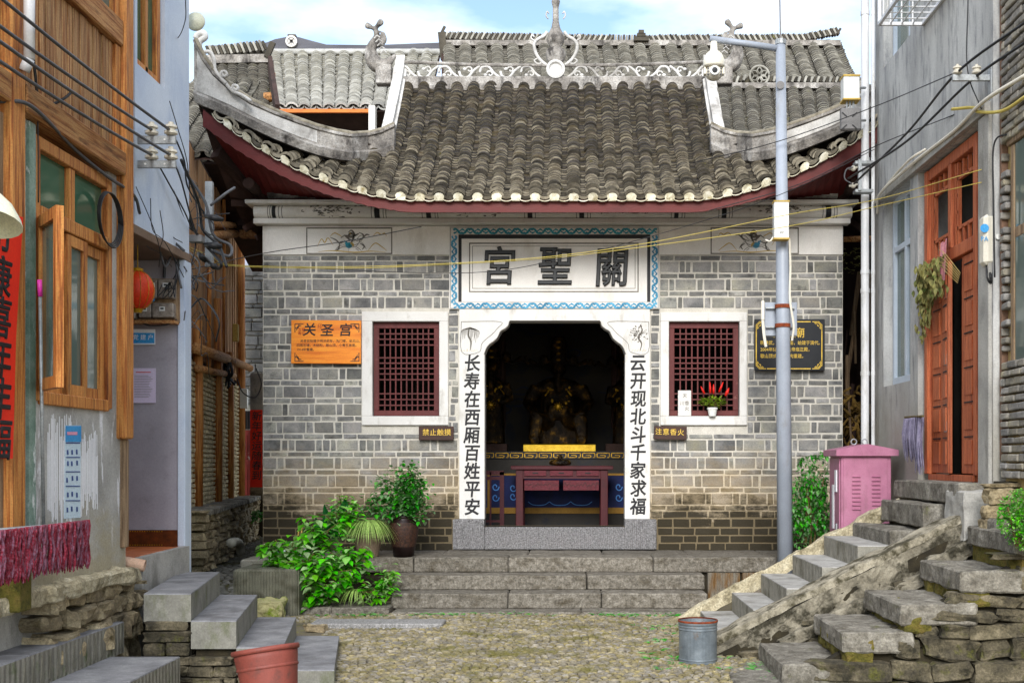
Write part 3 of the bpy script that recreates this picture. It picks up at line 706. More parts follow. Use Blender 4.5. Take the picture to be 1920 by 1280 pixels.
# painted panels with riders, left and right
def panel(x0, x1, left):
    q = MB()
    for r in ((x0, x1, 427, 429.5), (x0, x1, 475, 477), (x0, x0+2, 429.5, 475), (x1-2, x1, 429.5, 475)): prect(q, r, YF-0.025, YF-0.019)
    fr = T(q, 'wall_painting', M_inkgrey)
    def st(mname, m, strokes, wd_):
        mb = MB()
        for s_ in strokes: ribbon(mb, [W(x0+a if left else x1-a, b_, YF-0.02) for a, b_ in s_], wd_, lift=0.003)
        mb.build(mname, m, fr, fix=False)
    hills = [[(20, 462), (28, 448), (34, 455), (40, 446), (50, 460)], [(115, 470), (128, 456), (140, 462), (150, 470)], [(22, 472), (50, 470), (90, 473), (120, 471), (148, 473)],
             [(44, 443), (52, 437), (60, 440), (66, 444)], [(125, 442), (132, 436), (140, 440), (146, 437), (150, 443)]]
    st('painted_hills', M_ochre, hills, 0.012)
    st('painted_outlines', M_inkgrey, [[(44, 445), (55, 450), (62, 456), (72, 452)], [(62, 456), (60, 466), (54, 470)], [(78, 436), (84, 432), (90, 440), (86, 450)], [(92, 452), (104, 448), (106, 440), (98, 436)],
        [(100, 456), (108, 462), (104, 468)], [(92, 466), (98, 470)], [(70, 440), (76, 446), (84, 450), (90, 446)], [(106, 446), (112, 440), (118, 441)]], 0.018)
    st('painted_horse', M_inkgrey, [[(60, 456), (66, 452), (78, 455), (92, 450), (99, 443), (107, 441), (108, 445), (101, 448), (97, 457), (90, 463), (74, 463), (64, 461), (60, 456)], [(70, 462), (62, 466), (56, 472)], [(90, 462), (98, 466), (104, 472)], [(66, 458), (78, 462), (94, 458), (104, 450)], [(66, 458), (58, 464), (52, 471)], [(100, 452), (108, 460), (112, 468)], [(80, 463), (78, 472)]], 0.007)
    st('painted_robe', M_teal if left else M_blueline, [[(72, 456), (78, 458), (84, 455)], [(73, 460), (80, 462), (86, 458)], [(70, 452), (76, 454)]], 0.045)
    st('painted_rider', M_inkgrey, [[(80, 452), (78, 444), (82, 438), (88, 440), (87, 448), (84, 454)], [(72, 441), (84, 444), (98, 438)], [(64, 446), (72, 441)]], 0.03)
    st('painted_armour', M_ochre, [[(82, 454), (86, 458), (88, 462)], [(80, 436), (84, 440)]], 0.03)
panel(575, 736, True); panel(1332, 1497, False)
# ------------------------------------------------ name plaque
q = MB()
for r in ((843, 1236, 426, 440.5), (843, 1236, 567, 580), (843, 860, 440.5, 567), (1219, 1236, 440.5, 567)): prect(q, r, YF-0.04, YF-0.002, 0.003)
plaque = T(q, 'name_plaque', M_white)
q = MB(); prect(q, (860, 1219, 440.5, 567), YF-0.026, YF-0.0205); q.build('recess_shade_plate', M_ink, plaque)  # black plate paints the shade round the recessed panel
q = MB(); prect(q, (866, 1213, 448.5, 566.5), YF-0.036, YF-0.0265, 0.003); q.build('inner_border', M_plaster, plaque)
q = MB()
for r in ((880, 1197, 456, 458.4), (880, 1197, 546.5, 548.5), (880, 882, 458.4, 546.5), (1195, 1197, 458.4, 546.5)): prect(q, r, YF-0.039, YF-0.0355)
q.build('incised_line', M_inkgrey, plaque)
q = MB()
for r in ((886, 1191, 462, 463), (886, 1191, 541, 542), (886, 887, 463, 541), (1190, 1191, 463, 541)): prect(q, r, YF-0.0385, YF-0.0355)
q.build('incised_line', M_inkgrey, plaque)
for ch, px_, py_, sz in (('宮', 935, 504, 0.47), ('聖', 1040, 504, 0.48), ('關', 1146, 506, 0.48)):
    text(ch, sz, W(px_, py_, YF-0.05), M_char, plaque, extrude=0.014, bold=0.032, sx=0.86, shear=0.06)
def waves(x0, y0, x1, y1, m, n, A=4.2):
    mb = MB(); dx, dy = (x1-x0)/n, (y1-y0)/n; L_ = math.hypot(dx, dy); ux, uy = dx/L_, dy/L_; vx, vy = -uy, ux
    for k in range(n):
        sg = 1 if k % 2 == 0 else -1; ax, ay = x0+dx*k, y0+dy*k
        def P(a, b_): return W(ax+ux*a*L_+vx*b_*sg, ay+uy*a*L_+vy*b_*sg, YF-0.04)
        ribbon(mb, [P(0, -2), P(0.25, -A), P(0.55, -A*0.4), P(0.8, A*0.8), P(1.15, A*0.9)], 0.024, lift=0.003, taper=False)
        ribbon(mb, [P(0.5, 0), P(0.3, A*0.6), P(0.1, A*0.9), P(0.12, A*0.4)], 0.018, lift=0.003)
        ribbon(mb, [P(0.75, 2), P(0.9, -A*0.3), P(1.1, -A*0.6)], 0.015, lift=0.003)
        ribbon(mb, [P(0.55, -2), P(0.62, -A*1.1)], 0.012, lift=0.003)
    return mb.build('painted_wave_border', m, plaque, fix=False)
waves(850, 433.5, 1230, 433.5, M_teal, 26); waves(850, 573, 1230, 573, M_blueline, 26)
waves(851.5, 442, 851.5, 566, M_blueline, 9); waves(1227.5, 442, 1227.5, 566, M_blueline, 9)
q = MB()
for r in ((845, 1234, 427.5, 428.3), (845, 1234, 578.2, 579), (845, 845.8, 428.3, 578.2), (1233.2, 1234, 428.3, 578.2)): prect(q, r, YF-0.042, YF-0.039)
q.build('border_line', M_inkgrey, plaque)
# ------------------------------------------------ door surround
LS = [(956, 601.6), (953.6, 610), (947, 616), (939.5, 620), (936, 627), (932, 634), (924, 641), (918, 645), (913, 652), (910, 660), (909, 663)]
pts = [(862, 581), (1218, 581), (1218, 972), (1171, 972)]
RS = [(2*1040.5 - x, y) for x, y in LS]
poly = pts + RS[::-1] + LS + [(909, 972), (862, 972)]
q = MB()
def fill_poly(mb, poly, Y0, Y1):                    # triangulated prism of a concave outline
    from mathutils.geometry import tessellate_polygon
    P0 = [W(x, y, YF) for x, y in poly]; n = len(P0)
    tris = tessellate_polygon([[Vector((p.x, p.z, 0)) for p in P0]])
    A = [Vector((p.x, Y0, p.z)) for p in P0]; B = [Vector((p.x, Y1, p.z)) for p in P0]
    mb.add(A + B, [tuple(t) for t in tris] + [tuple(i+n for i in t[::-1]) for t in tris] + [(i, (i+1) % n, (i+1) % n+n, i+n) for i in range(n)])
fill_poly(q, poly, YF-0.05, YF+0.2)
surround = T(q, 'door_surround', M_white)
q = MB()
off = [(x-6, y+3) for x, y in LS]
for side in (0, 1):
    f = (lambda x: x) if side == 0 else (lambda x: 2*1040.5-x)
    ribbon(q, [W(f(x), y, YF-0.05) for x, y in [(865, 603), (938, 603), (932, 616), (922, 627), (911, 636), (903, 645), (898, 660), (866, 660), (865, 603)]][::1], 0.006, lift=0.003, taper=False)
    ribbon(q, [W(f(x-1.2), y+1, YF-0.05) for x, y in LS], 0.008, lift=0.003, taper=False)
q.build('painted_outline', M_inkgrey, surround, fix=False)
q = MB()                                            # willow (left) and flowering tree (right)
ribbon(q, [W(882, 656, YF-.05), W(883, 640, YF-.05), W(878, 628, YF-.05), W(880, 615, YF-.05)], 0.022, lift=0.003)
for k in range(16):
    a = 866 + k*2.1; t = 614 + abs(k-7)*0.8; ribbon(q, [W(880, 616, YF-.05), W(a, t, YF-.05), W(a-1+random.uniform(-1, 1), t+random.uniform(12, 24), YF-.05)], 0.008, lift=0.003)
ribbon(q, [W(1200, 657, YF-.05), W(1203, 644, YF-.05), W(1197, 632, YF-.05), W(1204, 620, YF-.05), W(1200, 609, YF-.05)], 0.02, lift=0.003)
for k in range(9):
    a = random.uniform(0, 6.28); c0 = (1199+random.uniform(-3, 3), 628+random.uniform(-10, 8)); ribbon(q, [W(*c0, YF-.05), W(c0[0]+9*math.cos(a), c0[1]+8*math.sin(a), YF-.05), W(c0[0]+16*math.cos(a), c0[1]+12*math.sin(a)-2, YF-.05)], 0.007, lift=0.003)
for k in range(40):
    c0 = (1197+random.uniform(-17, 17), 624+random.uniform(-15, 16)); ribbon(q, [W(c0[0], c0[1], YF-.05), W(c0[0]+random.uniform(-3, 3), c0[1]+random.uniform(-3, 3), YF-.05)], 0.012, lift=0.0032, taper=False)
q.build('painted_tree', M_inkgrey, surround, fix=False, kind='stuff')
q = MB()
for k in range(10): ribbon(q, [W(864+k*3.4, 659, YF-.05), W(864+k*3.4+random.uniform(-2, 2), 653+random.uniform(0, 4), YF-.05)], 0.008, lift=0.003)
for k in range(6): ribbon(q, [W(1184+k*5, 659, YF-.05), W(1187+k*5, 655, YF-.05)], 0.008, lift=0.003)
q.build('painted_grass', M_ochre, surround, fix=False)
for s_, px_ in (('长寿在西厢百姓平安', 884), ('云开现北斗千家求福', 1195.5)):
    n = len(s_); ys0 = (683, 952) if px_ < 1000 else (682, 951)
    for i, ch in enumerate(s_):
        text(ch, 0.205, W(px_ + random.uniform(-1, 1), ys0[0] + (ys0[1]-ys0[0])*i/(n-1), YF-0.0515), M_ink, surround, extrude=0.0015, bold=0.038, shear=0.09, sx=0.92)
for (a, b_) in ((850, 909), (1171, 1230)):
    q = MB(); prect(q, (a, b_, 972.5, 1029), YF-0.09, YF+0.2, 0.01); T(q, 'plinth_block', M_granite_l)
q = MB(); prect(q, (909.4, 1170.6, 987, 1029), YF-0.085, YF+0.2, 0.01); T(q, 'threshold', M_granite_l)
# ------------------------------------------------ windows
def lattice(x0, x1, y0, y1, name):
    fr = MB(); o_ = {'l': (679, 841, 585, 797), 'r': (1238, 1400, 586, 797)}[name]
    for r in ((o_[0], o_[1], o_[2], y0), (o_[0], o_[1], y1, o_[3]), (o_[0], x0, y0, y1), (x1, o_[1], y0, y1)): prect(fr, r, YF-0.035, YF+0.1, 0.006)
    win = T(fr, 'window', M_white)
    q = MB(); t = 10
    for r in ((x0+1, x1-1, y0+1, y0+12), (x0+1, x1-1, y1-11, y1-1), (x0+1, x0+11, y0+12, y1-11), (x1-11, x1-1, y0+12, y1-11)): prect(q, r, YF+0.03, YF+0.09, 0.004)
    q.build('window_frame', M_maroon, win)
    n = 10; xa, xb = x0+11, x1-11
    vb = MB()
    for k in range(1, n): c_ = xa + (xb-xa)*k/n; vb.box(XW(c_-1.2, YF), XW(c_+1.2, YF), YF+0.045, YF+0.07, ZW(y1-10, YF), ZW(y0+11, YF)); 
    H = y1-y0-22; fr_ = [0.065, 0.13, 0.2, 0.355, 0.42, 0.485, 0.55, 0.62, 0.79, 0.86, 0.93]
    for k in range(1, n):
        c_ = xa + (xb-xa)*k/n; q = MB(); q.box(XW(c_-1.2, YF), XW(c_+1.2, YF), YF+0.045, YF+0.07, ZW(y1-10, YF), ZW(y0+11, YF)); q.build('lattice_bar', M_maroon, win)
    for f in fr_:
        c_ = y0+12+H*f; q = MB(); q.box(XW(xa-1, YF), XW(xb+1, YF), YF+0.038, YF+0.062, ZW(c_+1.2, YF), ZW(c_-1.2, YF)); q.build('lattice_bar', M_maroon, win)
lattice(699, 824, 603, 780, 'l'); lattice(1254, 1386, 603, 780, 'r')

# ------------------------------------------------ roof
YE, YR, ZE, ZR = 13.0, 15.2, 4.46, 6.42
def rise(a): return 1.01*max(0, (abs(a)-1.45)/2.35)**1.9
def RP(a, t):                                       # roof surface, a = distance from the temple's axis, t = 0 eave .. 1 ridge
    pr = t*(0.72+0.28*t)
    return Vector((TC + a, YE + (YR-YE)*t, ZE + (ZR-ZE)*pr + rise(a)*max(0, 1-t*1.5)**1.5))
hipT = [(1.9, 1.0), (1.99, 0.46), (2.05, 0.36), (2.15, 0.28), (2.35, 0.22), (2.8, 0.17), (3.3, 0.13), (3.65, 0.07), (3.84, 0.0)]
def lerp_tab(tab, x):
    if x <= tab[0][0]: return tab[0][1]
    for (a, b_), (c, d) in zip(tab, tab[1:]):
        if x <= c: return b_ + (d-b_)*(x-a)/(c-a)
    return tab[-1][1]
def tmax(a): return 1.0 if abs(a) < 1.9 else lerp_tab(hipT, abs(a))
def tile_field(F, cols, tm, pitch, r, Ltot, mats, jit=0.006, pan=True, colpitch=None, arc=2.4, rowphase=True, tlen=0.14):
    """rows of curved tiles: F(u,t) surface; one tile per pitch up every column"""
    mb = MB()
    for u in cols:
        for kind in ((0, 1) if pan else (0,)):
            uu = u + (colpitch/2 if kind else 0)
            T1 = tm(uu); t = 0.0; dt = pitch/Ltot
            while t < T1:
                p = F(uu, t); p2 = F(uu, min(t+tlen/Ltot, 1.02)); up = (p2-p).normalized()
                rt = (F(uu+0.02, t)-F(uu-0.02, t)).normalized(); nn = rt.cross(up).normalized()
                rr = r*random.uniform(0.93, 1.07); off = rt*random.uniform(-jit, jit) + nn*random.uniform(-jit, jit)*0.5
                n = 5; fr, bk, lo = [], [], []; tw = random.uniform(-0.05, 0.05)
                for k in range(n+1):
                    ang = (k/n-0.5)*arc + tw
                    if kind == 0: q = rt*math.sin(ang)*rr + nn*(math.cos(ang)*rr*0.95 - rr*0.25 + 0.012)
                    else: q = rt*math.sin(ang)*rr*0.95 - nn*(math.cos(ang)*rr*0.7 - rr*0.55)
                    fr.append(p + off + q + nn*0.021); bk.append(p2 + off + q*0.93 - nn*0.016); lo.append(p + off + q*(0.86 if kind == 0 else 1.0) - nn*(0.0 if kind == 0 else 0.012) - up*0.001)
                mb.mi = 0; mb.strip(fr, bk); mb.mi = 1; mb.strip(lo, fr); mb.mi = 0
                t += dt*random.uniform(0.9, 1.1)
    return mb
CP = 0.209
cols = [(-3.75 + 0.02) + CP*k for k in range(36)]
cols = [c for c in cols if abs(c) < 3.78]
def safe_tmax(a): return max(0.0, tmax(a) + (0.07 if 1.9 < abs(a) < 3.6 else -0.045))
tf = tile_field(RP, cols, safe_tmax, 0.066, 0.079, 2.95, None, colpitch=CP, jit=.011, tlen=.15)
T(tf, 'roof_tiles', [M_tile, M_tile_lip], kind='stuff', fix=False)
# roof deck under the tiles (timber and clay), whole front slope
q = MB(); nA = 64; rowsA = []
for j in range(13):
    row = []
    for i in range(nA+1):
        a = -3.84 + 7.68*i/nA; t = tmax(a)*j/12; p = RP(a, t); p.z -= 0.035; row.append(p)
    rowsA.append(row)
for j in range(12): q.strip(rowsA[j], rowsA[j+1])
T(q, 'roof_deck', M_darkwood)
# plaster plugs closing the ends of the cover tiles, and white drip edges
for u in cols:
    if abs(u) > 3.72: continue
    p = RP(u, 0); rt = (RP(u+0.02, 0)-RP(u-0.02, 0)).normalized(); up = Vector((0, 0, 1)); nn = Vector((0, -1, 0))
    n = 8; arcp = [p + rt*math.sin((k/n-0.5)*2.5)*0.06 + up*(math.cos((k/n-0.5)*2.5)*0.058-0.014) for k in range(n+1)]
    arcp += [p + rt*0.045 - up*0.045, p - rt*0.045 - up*0.045]
    q = MB(); q.prism([a + nn*0.03*random.uniform(0.6, 1.3) for a in arcp], (0, 0.07, 0)); T(q, 'eave_plug', M_plug)
q = MB()
for u in cols:
    uu = u + CP/2
    if abs(uu) > 3.74: continue
    A, B = [], []
    for k in range(9):
        ang = (k/8-0.5)*2.2; rt = (RP(uu+0.02, 0)-RP(uu-0.02, 0)).normalized()
        p = RP(uu, 0) + rt*math.sin(ang)*0.085 + Vector((0, -0.035, -math.cos(ang)*0.06+0.015))
        A.append(p); B.append(p - Vector((0, 0, 0.011)))
    q.strip(A, B); q.strip([a + Vector((0, 0.06, 0)) for a in A], A)
T(q, 'drip_edge', M_plug, fix=False)
# red fascia board following the eave
def fasc_h(a): return 0.115 + 0.075*max(0, (abs(a)-2.2)/1.6)
q = MB(); A, B, A2, B2 = [], [], [], []; n = 190
for i in range(n+1):
    a = -3.8 + 7.6*i/n; p = RP(a, 0); p.z -= 0.045; p.y = YE + 0.02
    sc = 0.012*abs(math.sin(i*1.05))*(1 if abs(a) > 1.7 else 0)
    A.append(p.copy()); B.append(p - Vector((0, 0, fasc_h(a)-sc)))
    A2.append(p + Vector((0, 0.03, 0))); B2.append(p - Vector((0, -0.03, fasc_h(a)-sc)))
q.strip(A, B); q.strip(B, B2); q.strip(A2, B2); q.strip(A, A2); T(q, 'eave_fascia', M_fascia)
# soffit from fascia back to the wall
q = MB(); A, B = [], []
for i in range(81):
    a = -3.78 + 7.56*i/80; p = RP(a, 0); A.append(Vector((p.x, YE+0.05, p.z-0.06-fasc_h(a)*0.5)))
    B.append(Vector((TC + max(-3.46, min(3.46, a)), YF-0.02, 4.63)))
q.strip(A, B); T(q, 'soffit', M_soffit)
# side eaves: hip slopes running back over the side walls
for sg in (-1, 1):
    q = MB(); A, B, C_ = [], [], []
    for i in range(13):
        y = YE + 5.2*i/12; k = max(0, 1-(y-YE)/1.6)**1.9
        zc = ZE + 1.02*k + 0.02; xe = TC + sg*(3.84 - 0.12*(1-k))
        A.append(Vector((xe, y, zc-0.05))); B.append(Vector((TC + sg*3.44, max(y, YF), 4.62 + 0*k))); C_.append(Vector((TC + sg*2.0, max(y, YE+0.9), 5.25)))
    q.strip(A, B); T(q, 'side_soffit', M_darkwood)
    q = MB(); q.strip([p + Vector((0, 0, 0.05)) for p in A], C_); q.strip(A, [p + Vector((0, 0, 0.05)) for p in A]); T(q, 'side_slope', M_tile)
    for i in range(9):
        y = YE+0.35+0.55*i; k = max(0, 1-(y-YE)/1.6)**1.9
        q = MB(); q.beam((TC+sg*3.74, y, ZE+1.0*k-0.08), (TC+sg*3.42, max(y, YF+0.02), 4.6), 0.06, 0.07); T(q, 'rafter', M_darkwood)
    q = MB(); q.tube([(TC+sg*3.42, YF-0.55, 4.72), (TC+sg*3.42, YF+0.5, 4.72)], 0.062, 14); T(q, 'purlin', M_darkwood)
q = MB(); q.tube([(TC-3.3, YF-0.14, 4.69), (TC+3.3, YF-0.14, 4.69)], 0.055, 12); T(q, 'eave_beam', M_plaster_old)
q = MB(); q.beam((TC-3.75, YE+0.35, 5.05), (TC-3.2, YF+0.2, 4.55), 0.13, 0.16); T(q, 'corner_beam', M_darkwood)
q = MB(); q.beam((TC+3.75, YE+0.35, 5.05), (TC+3.2, YF+0.2, 4.55), 0.13, 0.16); T(q, 'corner_beam', M_darkwood)
# closing gables behind the front slope
q = MB(); q.strip([RP(-1.98, t/10) + Vector((0, 0, -0.05)) for t in range(3, 11)], [Vector((TC-1.98, YE+2.2*t/10, 4.7)) for t in range(3, 11)]); q.strip([RP(1.98, t/10) + Vector((0, 0, -0.05)) for t in range(3, 11)], [Vector((TC+1.98, YE+2.2*t/10, 4.7)) for t in range(3, 11)])
T(q, 'gable_wall', M_plaster_old)
q = MB()
q.strip([RP(a, 1.0) for a in (-2.0, 0, 2.0)], [Vector((TC+a, YR+3.0, 4.7)) for a in (-2.0, 0, 2.0)])
q.strip([Vector((TC-3.6, YE+5.2, 4.75)), Vector((TC-2.0, YE+5.2, 4.75))], [Vector((TC-3.6, 14.6, 4.75)), Vector((TC-2.0, 14.6, 4.75))])
T(q, 'rear_slope', M_tile)
# main ridge: low band, openwork scrolls, top rail
zb1, zb2, zt1 = ZW(160, YR), ZW(149, YR), ZW(122, YR)
xa, xb = TC-2.0, TC+2.0
q = MB(); q.box(xa, xb, YR-0.13, YR+0.12, zb1-0.16, zb2, 0.01); ridge = T(q, 'ridge_base', M_plaster_old)
q = MB(); q.tube([(xa, YR, ZW(116, YR)), (TC-1, YR, zt1), (TC, YR, zt1-0.01), (TC+1, YR, zt1), (xb, YR, ZW(116, YR))], 0.022, 8); T(q, 'ridge_rail', M_plaster_old)
q = MB()
for sg in (-1, 1):
    for k in range(7):
        x0 = TC + sg*(0.16 + 0.262*k); s2 = 1 if k % 2 == 0 else -1; zm = (zb2+zt1)/2; am = (zt1-zb2)*0.42
        pts = [(x0, YR, zm-am*s2), (x0+sg*0.08, YR, zm-am*0.2*s2), (x0+sg*0.15, YR, zm+am*s2*0.85), (x0+sg*0.235, YR, zm+am*s2*0.75), (x0+sg*0.262, YR, zm-am*s2*0.1)]
        q.tube(bezier(pts, 4), 0.017, 6)
        sp = [(x0+sg*(0.13+0.05*math.cos(t*0.9)*(1-t/9)), YR, zm-am*s2*0.35+0.05*math.sin(t*0.9)*(1-t/9)) for t in range(8)]
        q.tube(sp, 0.012, 5)
        q.ball((x0+sg*0.19, YR, zm-am*0.5*s2), (0.03, 0.015, 0.022), 6, 4)
T(q, 'openwork_scroll', M_plaster_white, smooth=True)
# vase finial
vx = XW(1042, YR)
def vz(py): return ZW(py, YR)
q = MB(); q.lathe([(0.09, vz(152)), (0.11, vz(135)), (0.07, vz(122)), (0.115, vz(112)), (0.13, vz(103)), (0.115, vz(94)), (0.06, vz(89)), (0.1, vz(82)), (0.115, vz(73)), (0.09, vz(62)), (0.055, vz(52)), (0.04, vz(40)), (0.038, vz(15)), (0.055, vz(4)), (0.05, vz(1)), (0.02, vz(1))], (vx, YR, 0), 18)
vase = T(q, 'vase_finial', M_plaster_old, smooth=True)
q = MB(); Mx = Matrix.Rotation(R(90), 4, 'X').to_3x3()
q.lathe([(0.118, 0), (0.118, 0.05), (0.09, 0.06), (0.07, 0.03), (0.04, 0.035), (0.0, 0.04)], (vx, YR-0.09, vz(136)), 20, Mx); q.build('round_medallion', M_plaster_white, vase, smooth=False)
for sg in (-1, 1):
    q = MB(); P = [(1042+sg*a, b_) for a, b_ in ((16, 124), (30, 112), (38, 98), (40, 84), (33, 74), (22, 68), (16, 60))]
    q.tube(bezier([W(x, y, YR) for x, y in P], 4), 0.022, 7)
    q.tube(bezier([W(1042+sg*a, b_, YR) for a, b_ in ((38, 78), (46, 72), (44, 66), (40, 70))], 4), 0.012, 5)
    q.tube(bezier([W(1042+sg*a, b_, YR) for a, b_ in ((14, 36), (18, 30), (16, 22), (13, 26))], 4), 0.009, 5)
    q.tube(bezier([W(1042+sg*a, b_, YR) for a, b_ in ((24, 118), (34, 120), (40, 114), (34, 110))], 4), 0.012, 5); q.build('vase_handle', M_plaster_white, vase, smooth=True)
# descending ridges and upturned corner ridges, both sides
for sg in (-1, 1):
    def PX(px_): return (TC + sg*abs((px_-1040.6)*YR/FL))
    secs = []
    for k in range(9):
        t = 1.02 - 0.60*k/8; p = RP(1.96, t); x = TC + sg*(1.96+0.0*k)
        h = 0.24 + (0.06 if k == 0 else 0)
        secs.append([Vector((x-0.085, p.y, p.z-0.1)), Vector((x+0.085, p.y, p.z-0.1)), Vector((x+0.085, p.y, p.z+h*0.55)), Vector((x+0.06, p.y, p.z+h*0.6)), Vector((x+0.055, p.y, p.z+h)), Vector((x-0.055, p.y, p.z+h)), Vector((x-0.06, p.y, p.z+h*0.6)), Vector((x-0.085, p.y, p.z+h*0.55))])
    q = MB(); q.loft(secs); T(q, 'gable_ridge', M_plaster_white)
    q = MB(); dr = MB()
    prof = [(738, 280, 237), (715, 290, 248), (690, 294, 254), (660, 296, 256), (630, 292, 251), (595, 284, 242), (560, 272, 230), (515, 254, 213), (470, 233, 193), (432, 213, 168), (402, 200, 140), (382, 192, 112), (372, 188, 92), (366, 184, 80)]
    secs = []; topc = []; 
    for (px_, yb, yt) in prof:
        xg = (px_-1033.6)/172.3; a = abs(xg); t = tmax(max(a, 1.97)); Y = YE + 2.2*min(t, 0.42) - 0.02
        zb_, zt_ = ZW(yb, Y), ZW(yt, Y); x = TC + sg*a*(Y/13.0)
        th = 0.05
        secs.append([Vector((x, Y-th, zb_-0.05)), Vector((x, Y-th-0.03, zb_+0.04)), Vector((x, Y-th, zb_+0.07)), Vector((x, Y-th, zt_-0.03)), Vector((x, Y-th-0.025, zt_-0.02)), Vector((x, Y-th-0.025, zt_+0.01)), Vector((x, Y, zt_+0.025)), Vector((x, Y+th+0.02, zt_+0.01)), Vector((x, Y+th, zb_-0.05))])
        topc.append(Vector((x, Y, zt_+0.03)))
    q.loft(secs); cr_ = T(q, 'corner_ridge', M_plaster_old)
    f = MB()                                        # white rendered face let into the ridge wall
    A = [s_[2] + Vector((0, -0.006, 0.012)) for s_ in secs[1:-1]]; B = [s_[3] + Vector((0, -0.006, -0.006)) for s_ in secs[1:-1]]
    f.strip(A[4:], B[4:]); f.strip([v + Vector((0, 0.01, 0)) for v in A[4:]], A[4:]); f.build('white_panel', M_plaster_white, cr_)
    c_ = MB(); c_.tube(topc, 0.03, 8); c_.build('ridge_capping', M_tile_lip, cr_, smooth=True)
    # scrollwork on the upturned end
    s_ = MB(); base = [(372, 84), (366, 96)]
    def SW(px_, py_, Y=13.1): xg = (px_-1033.6)/172.3; return Vector((TC + sg*abs(xg)*(Y/13.0), Y, ZW(py_, Y)))
    s_.tube(bezier([SW(372, 90), (SW(374, 78)), SW(384, 70), SW(380, 62), SW(370, 66), SW(366, 74)], 4), [0.035]*20 + [0.02], 7)
    s_.tube(bezier([SW(378, 112), SW(380, 100), SW(392, 98), SW(400, 110), SW(402, 130), SW(412, 146), SW(424, 158)], 4), 0.022, 7)
    for (cx_, cy_, rr) in ((384, 110, 7), (420, 140, 8), (441, 166, 8)):
        s_.tube([SW(cx_ + rr*(1-t/16)*math.cos(2.2+t*0.62), cy_ - rr*(1-t/16)*math.sin(2.2+t*0.62)*-1) for t in range(14)], 0.017, 6)
    s_.tube(bezier([SW(424, 158), SW(436, 172), SW(452, 178), SW(470, 190)], 4), 0.02, 6)
    s_.build('scroll_ornament', M_plaster_white, cr_, smooth=True)
    # fish finial with raised forked tail
    fx = (712 if sg < 0 else 2*1041-712)
    def FW(a, b_, dy=0): return Vector((TC + sg*((1040.6-a)*YR/FL - 0.0), YR+dy, ZW(b_, YR)))
    q = MB()
    body = [FW(744, 102), FW(735, 112), FW(722, 122), FW(708, 122), FW(699, 108), FW(697, 94), FW(703, 80), FW(708, 70), FW(706, 60), FW(704, 52)]
    q.tube(bezier(body, 3), [0.02, 0.03, 0.035, 0.05, 0.06, 0.07, 0.08, 0.09, 0.1, 0.105, 0.105, 0.1, 0.095, 0.09, 0.08, 0.075, 0.07, 0.065, 0.06, 0.055, 0.05, 0.045, 0.04, 0.035, 0.03, 0.028, 0.025, 0.022][:28], 8)
    q.tube(bezier([FW(712, 88), FW(722, 76), FW(720, 64), FW(712, 58)], 4), [0.04]*6 + [0.03]*4 + [0.015]*3, 6)
    for tail in ([FW(704, 55), FW(694, 50), FW(686, 47)], [FW(704, 55), FW(712, 46), FW(719, 38)]):
        q.tube(bezier(tail, 4), [0.022, 0.024, 0.03, 0.034, 0.04, 0.042, 0.045, 0.045, 0.02], 6)
    fish = remeshed('fish_finial', q, M_plaster_old, 0.018, 2, temple)
    q = MB(); q.box(FW(722, 0).x-0.1, FW(722, 0).x+0.1, YR-0.08, YR+0.08, ZW(160, YR), ZW(124, YR), 0.01); T(q, 'finial_block', M_plaster_old)
    q = MB()
    for k in range(5):
        p = FW(706+3*k, 78+7*k, -0.11); q.tube([p, p+Vector((sg*-0.04, -0.02, 0.03)), p+Vector((sg*-0.07, 0, 0.01))], 0.01, 5)
    q.build('fin', M_plaster_white, fish)
# ------------------------------------------------ hall interior
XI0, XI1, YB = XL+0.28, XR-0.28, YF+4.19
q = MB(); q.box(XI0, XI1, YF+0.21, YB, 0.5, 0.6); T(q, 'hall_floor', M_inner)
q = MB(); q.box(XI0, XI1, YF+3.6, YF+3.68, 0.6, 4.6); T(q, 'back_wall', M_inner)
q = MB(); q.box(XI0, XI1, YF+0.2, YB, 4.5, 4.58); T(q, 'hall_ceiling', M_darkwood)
q = MB()
for k in range(26):
    cx_, cz_ = random.uniform(-1.6, 1.4), random.uniform(2.2, 4.2); ribbon(q, [(cx_, YF+3.6, cz_), (cx_+0.12, YF+3.6, cz_+0.05), (cx_+0.2, YF+3.6, cz_), (cx_+0.12, YF+3.6, cz_-0.06), (cx_-0.1, YF+3.6, cz_-0.04)], 0.03, lift=0.004)
T(q, 'painted_clouds', mat('dull_blue_mural', ['#20263c', '#2c3450'], 5, 0.9, 0.1, 40), fix=False, kind='stuff')

# things in the hall
YA = YF + 2.2                                       # altar front
def A_(px_, py_, Y): return W(px_, py_, Y)
altar = thing('altar', 'long dark altar with gold fret border and blue front cloth inside the hall', 'altar', (TC, YA+0.4, 0.6))
zA = ZW(846, YA)
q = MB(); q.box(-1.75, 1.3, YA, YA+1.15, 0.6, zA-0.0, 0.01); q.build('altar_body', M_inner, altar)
q = MB(); q.box(-1.78, 1.33, YA-0.02, YA, zA-0.10, zA+0.0); q.build('fret_band', M_ink, altar)
q = MB(); x = -1.2
while x < 0.95:                                     # gold key fret
    u = 0.022; zt, zl = zA-0.018, zA-0.085; zm = (zt+zl)/2
    for (a, b_, c, d) in ((0, 8, zt-0.008, zt), (0, 0.5, zl, zt), (0, 5.5, zl-0.0, zl+0.008), (5, 5.5, zl, zm+0.004), (2.2, 5.5, zm-0.004, zm+0.004), (7.6, 8.0, zl, zt), (6.6, 8.0, zl, zl+0.008)):
        q.box(x+a*u, x+b_*u, YA-0.027, YA-0.021, c, d)
    x += 8.9*u
q.build('gold_fret', M_gold, altar)
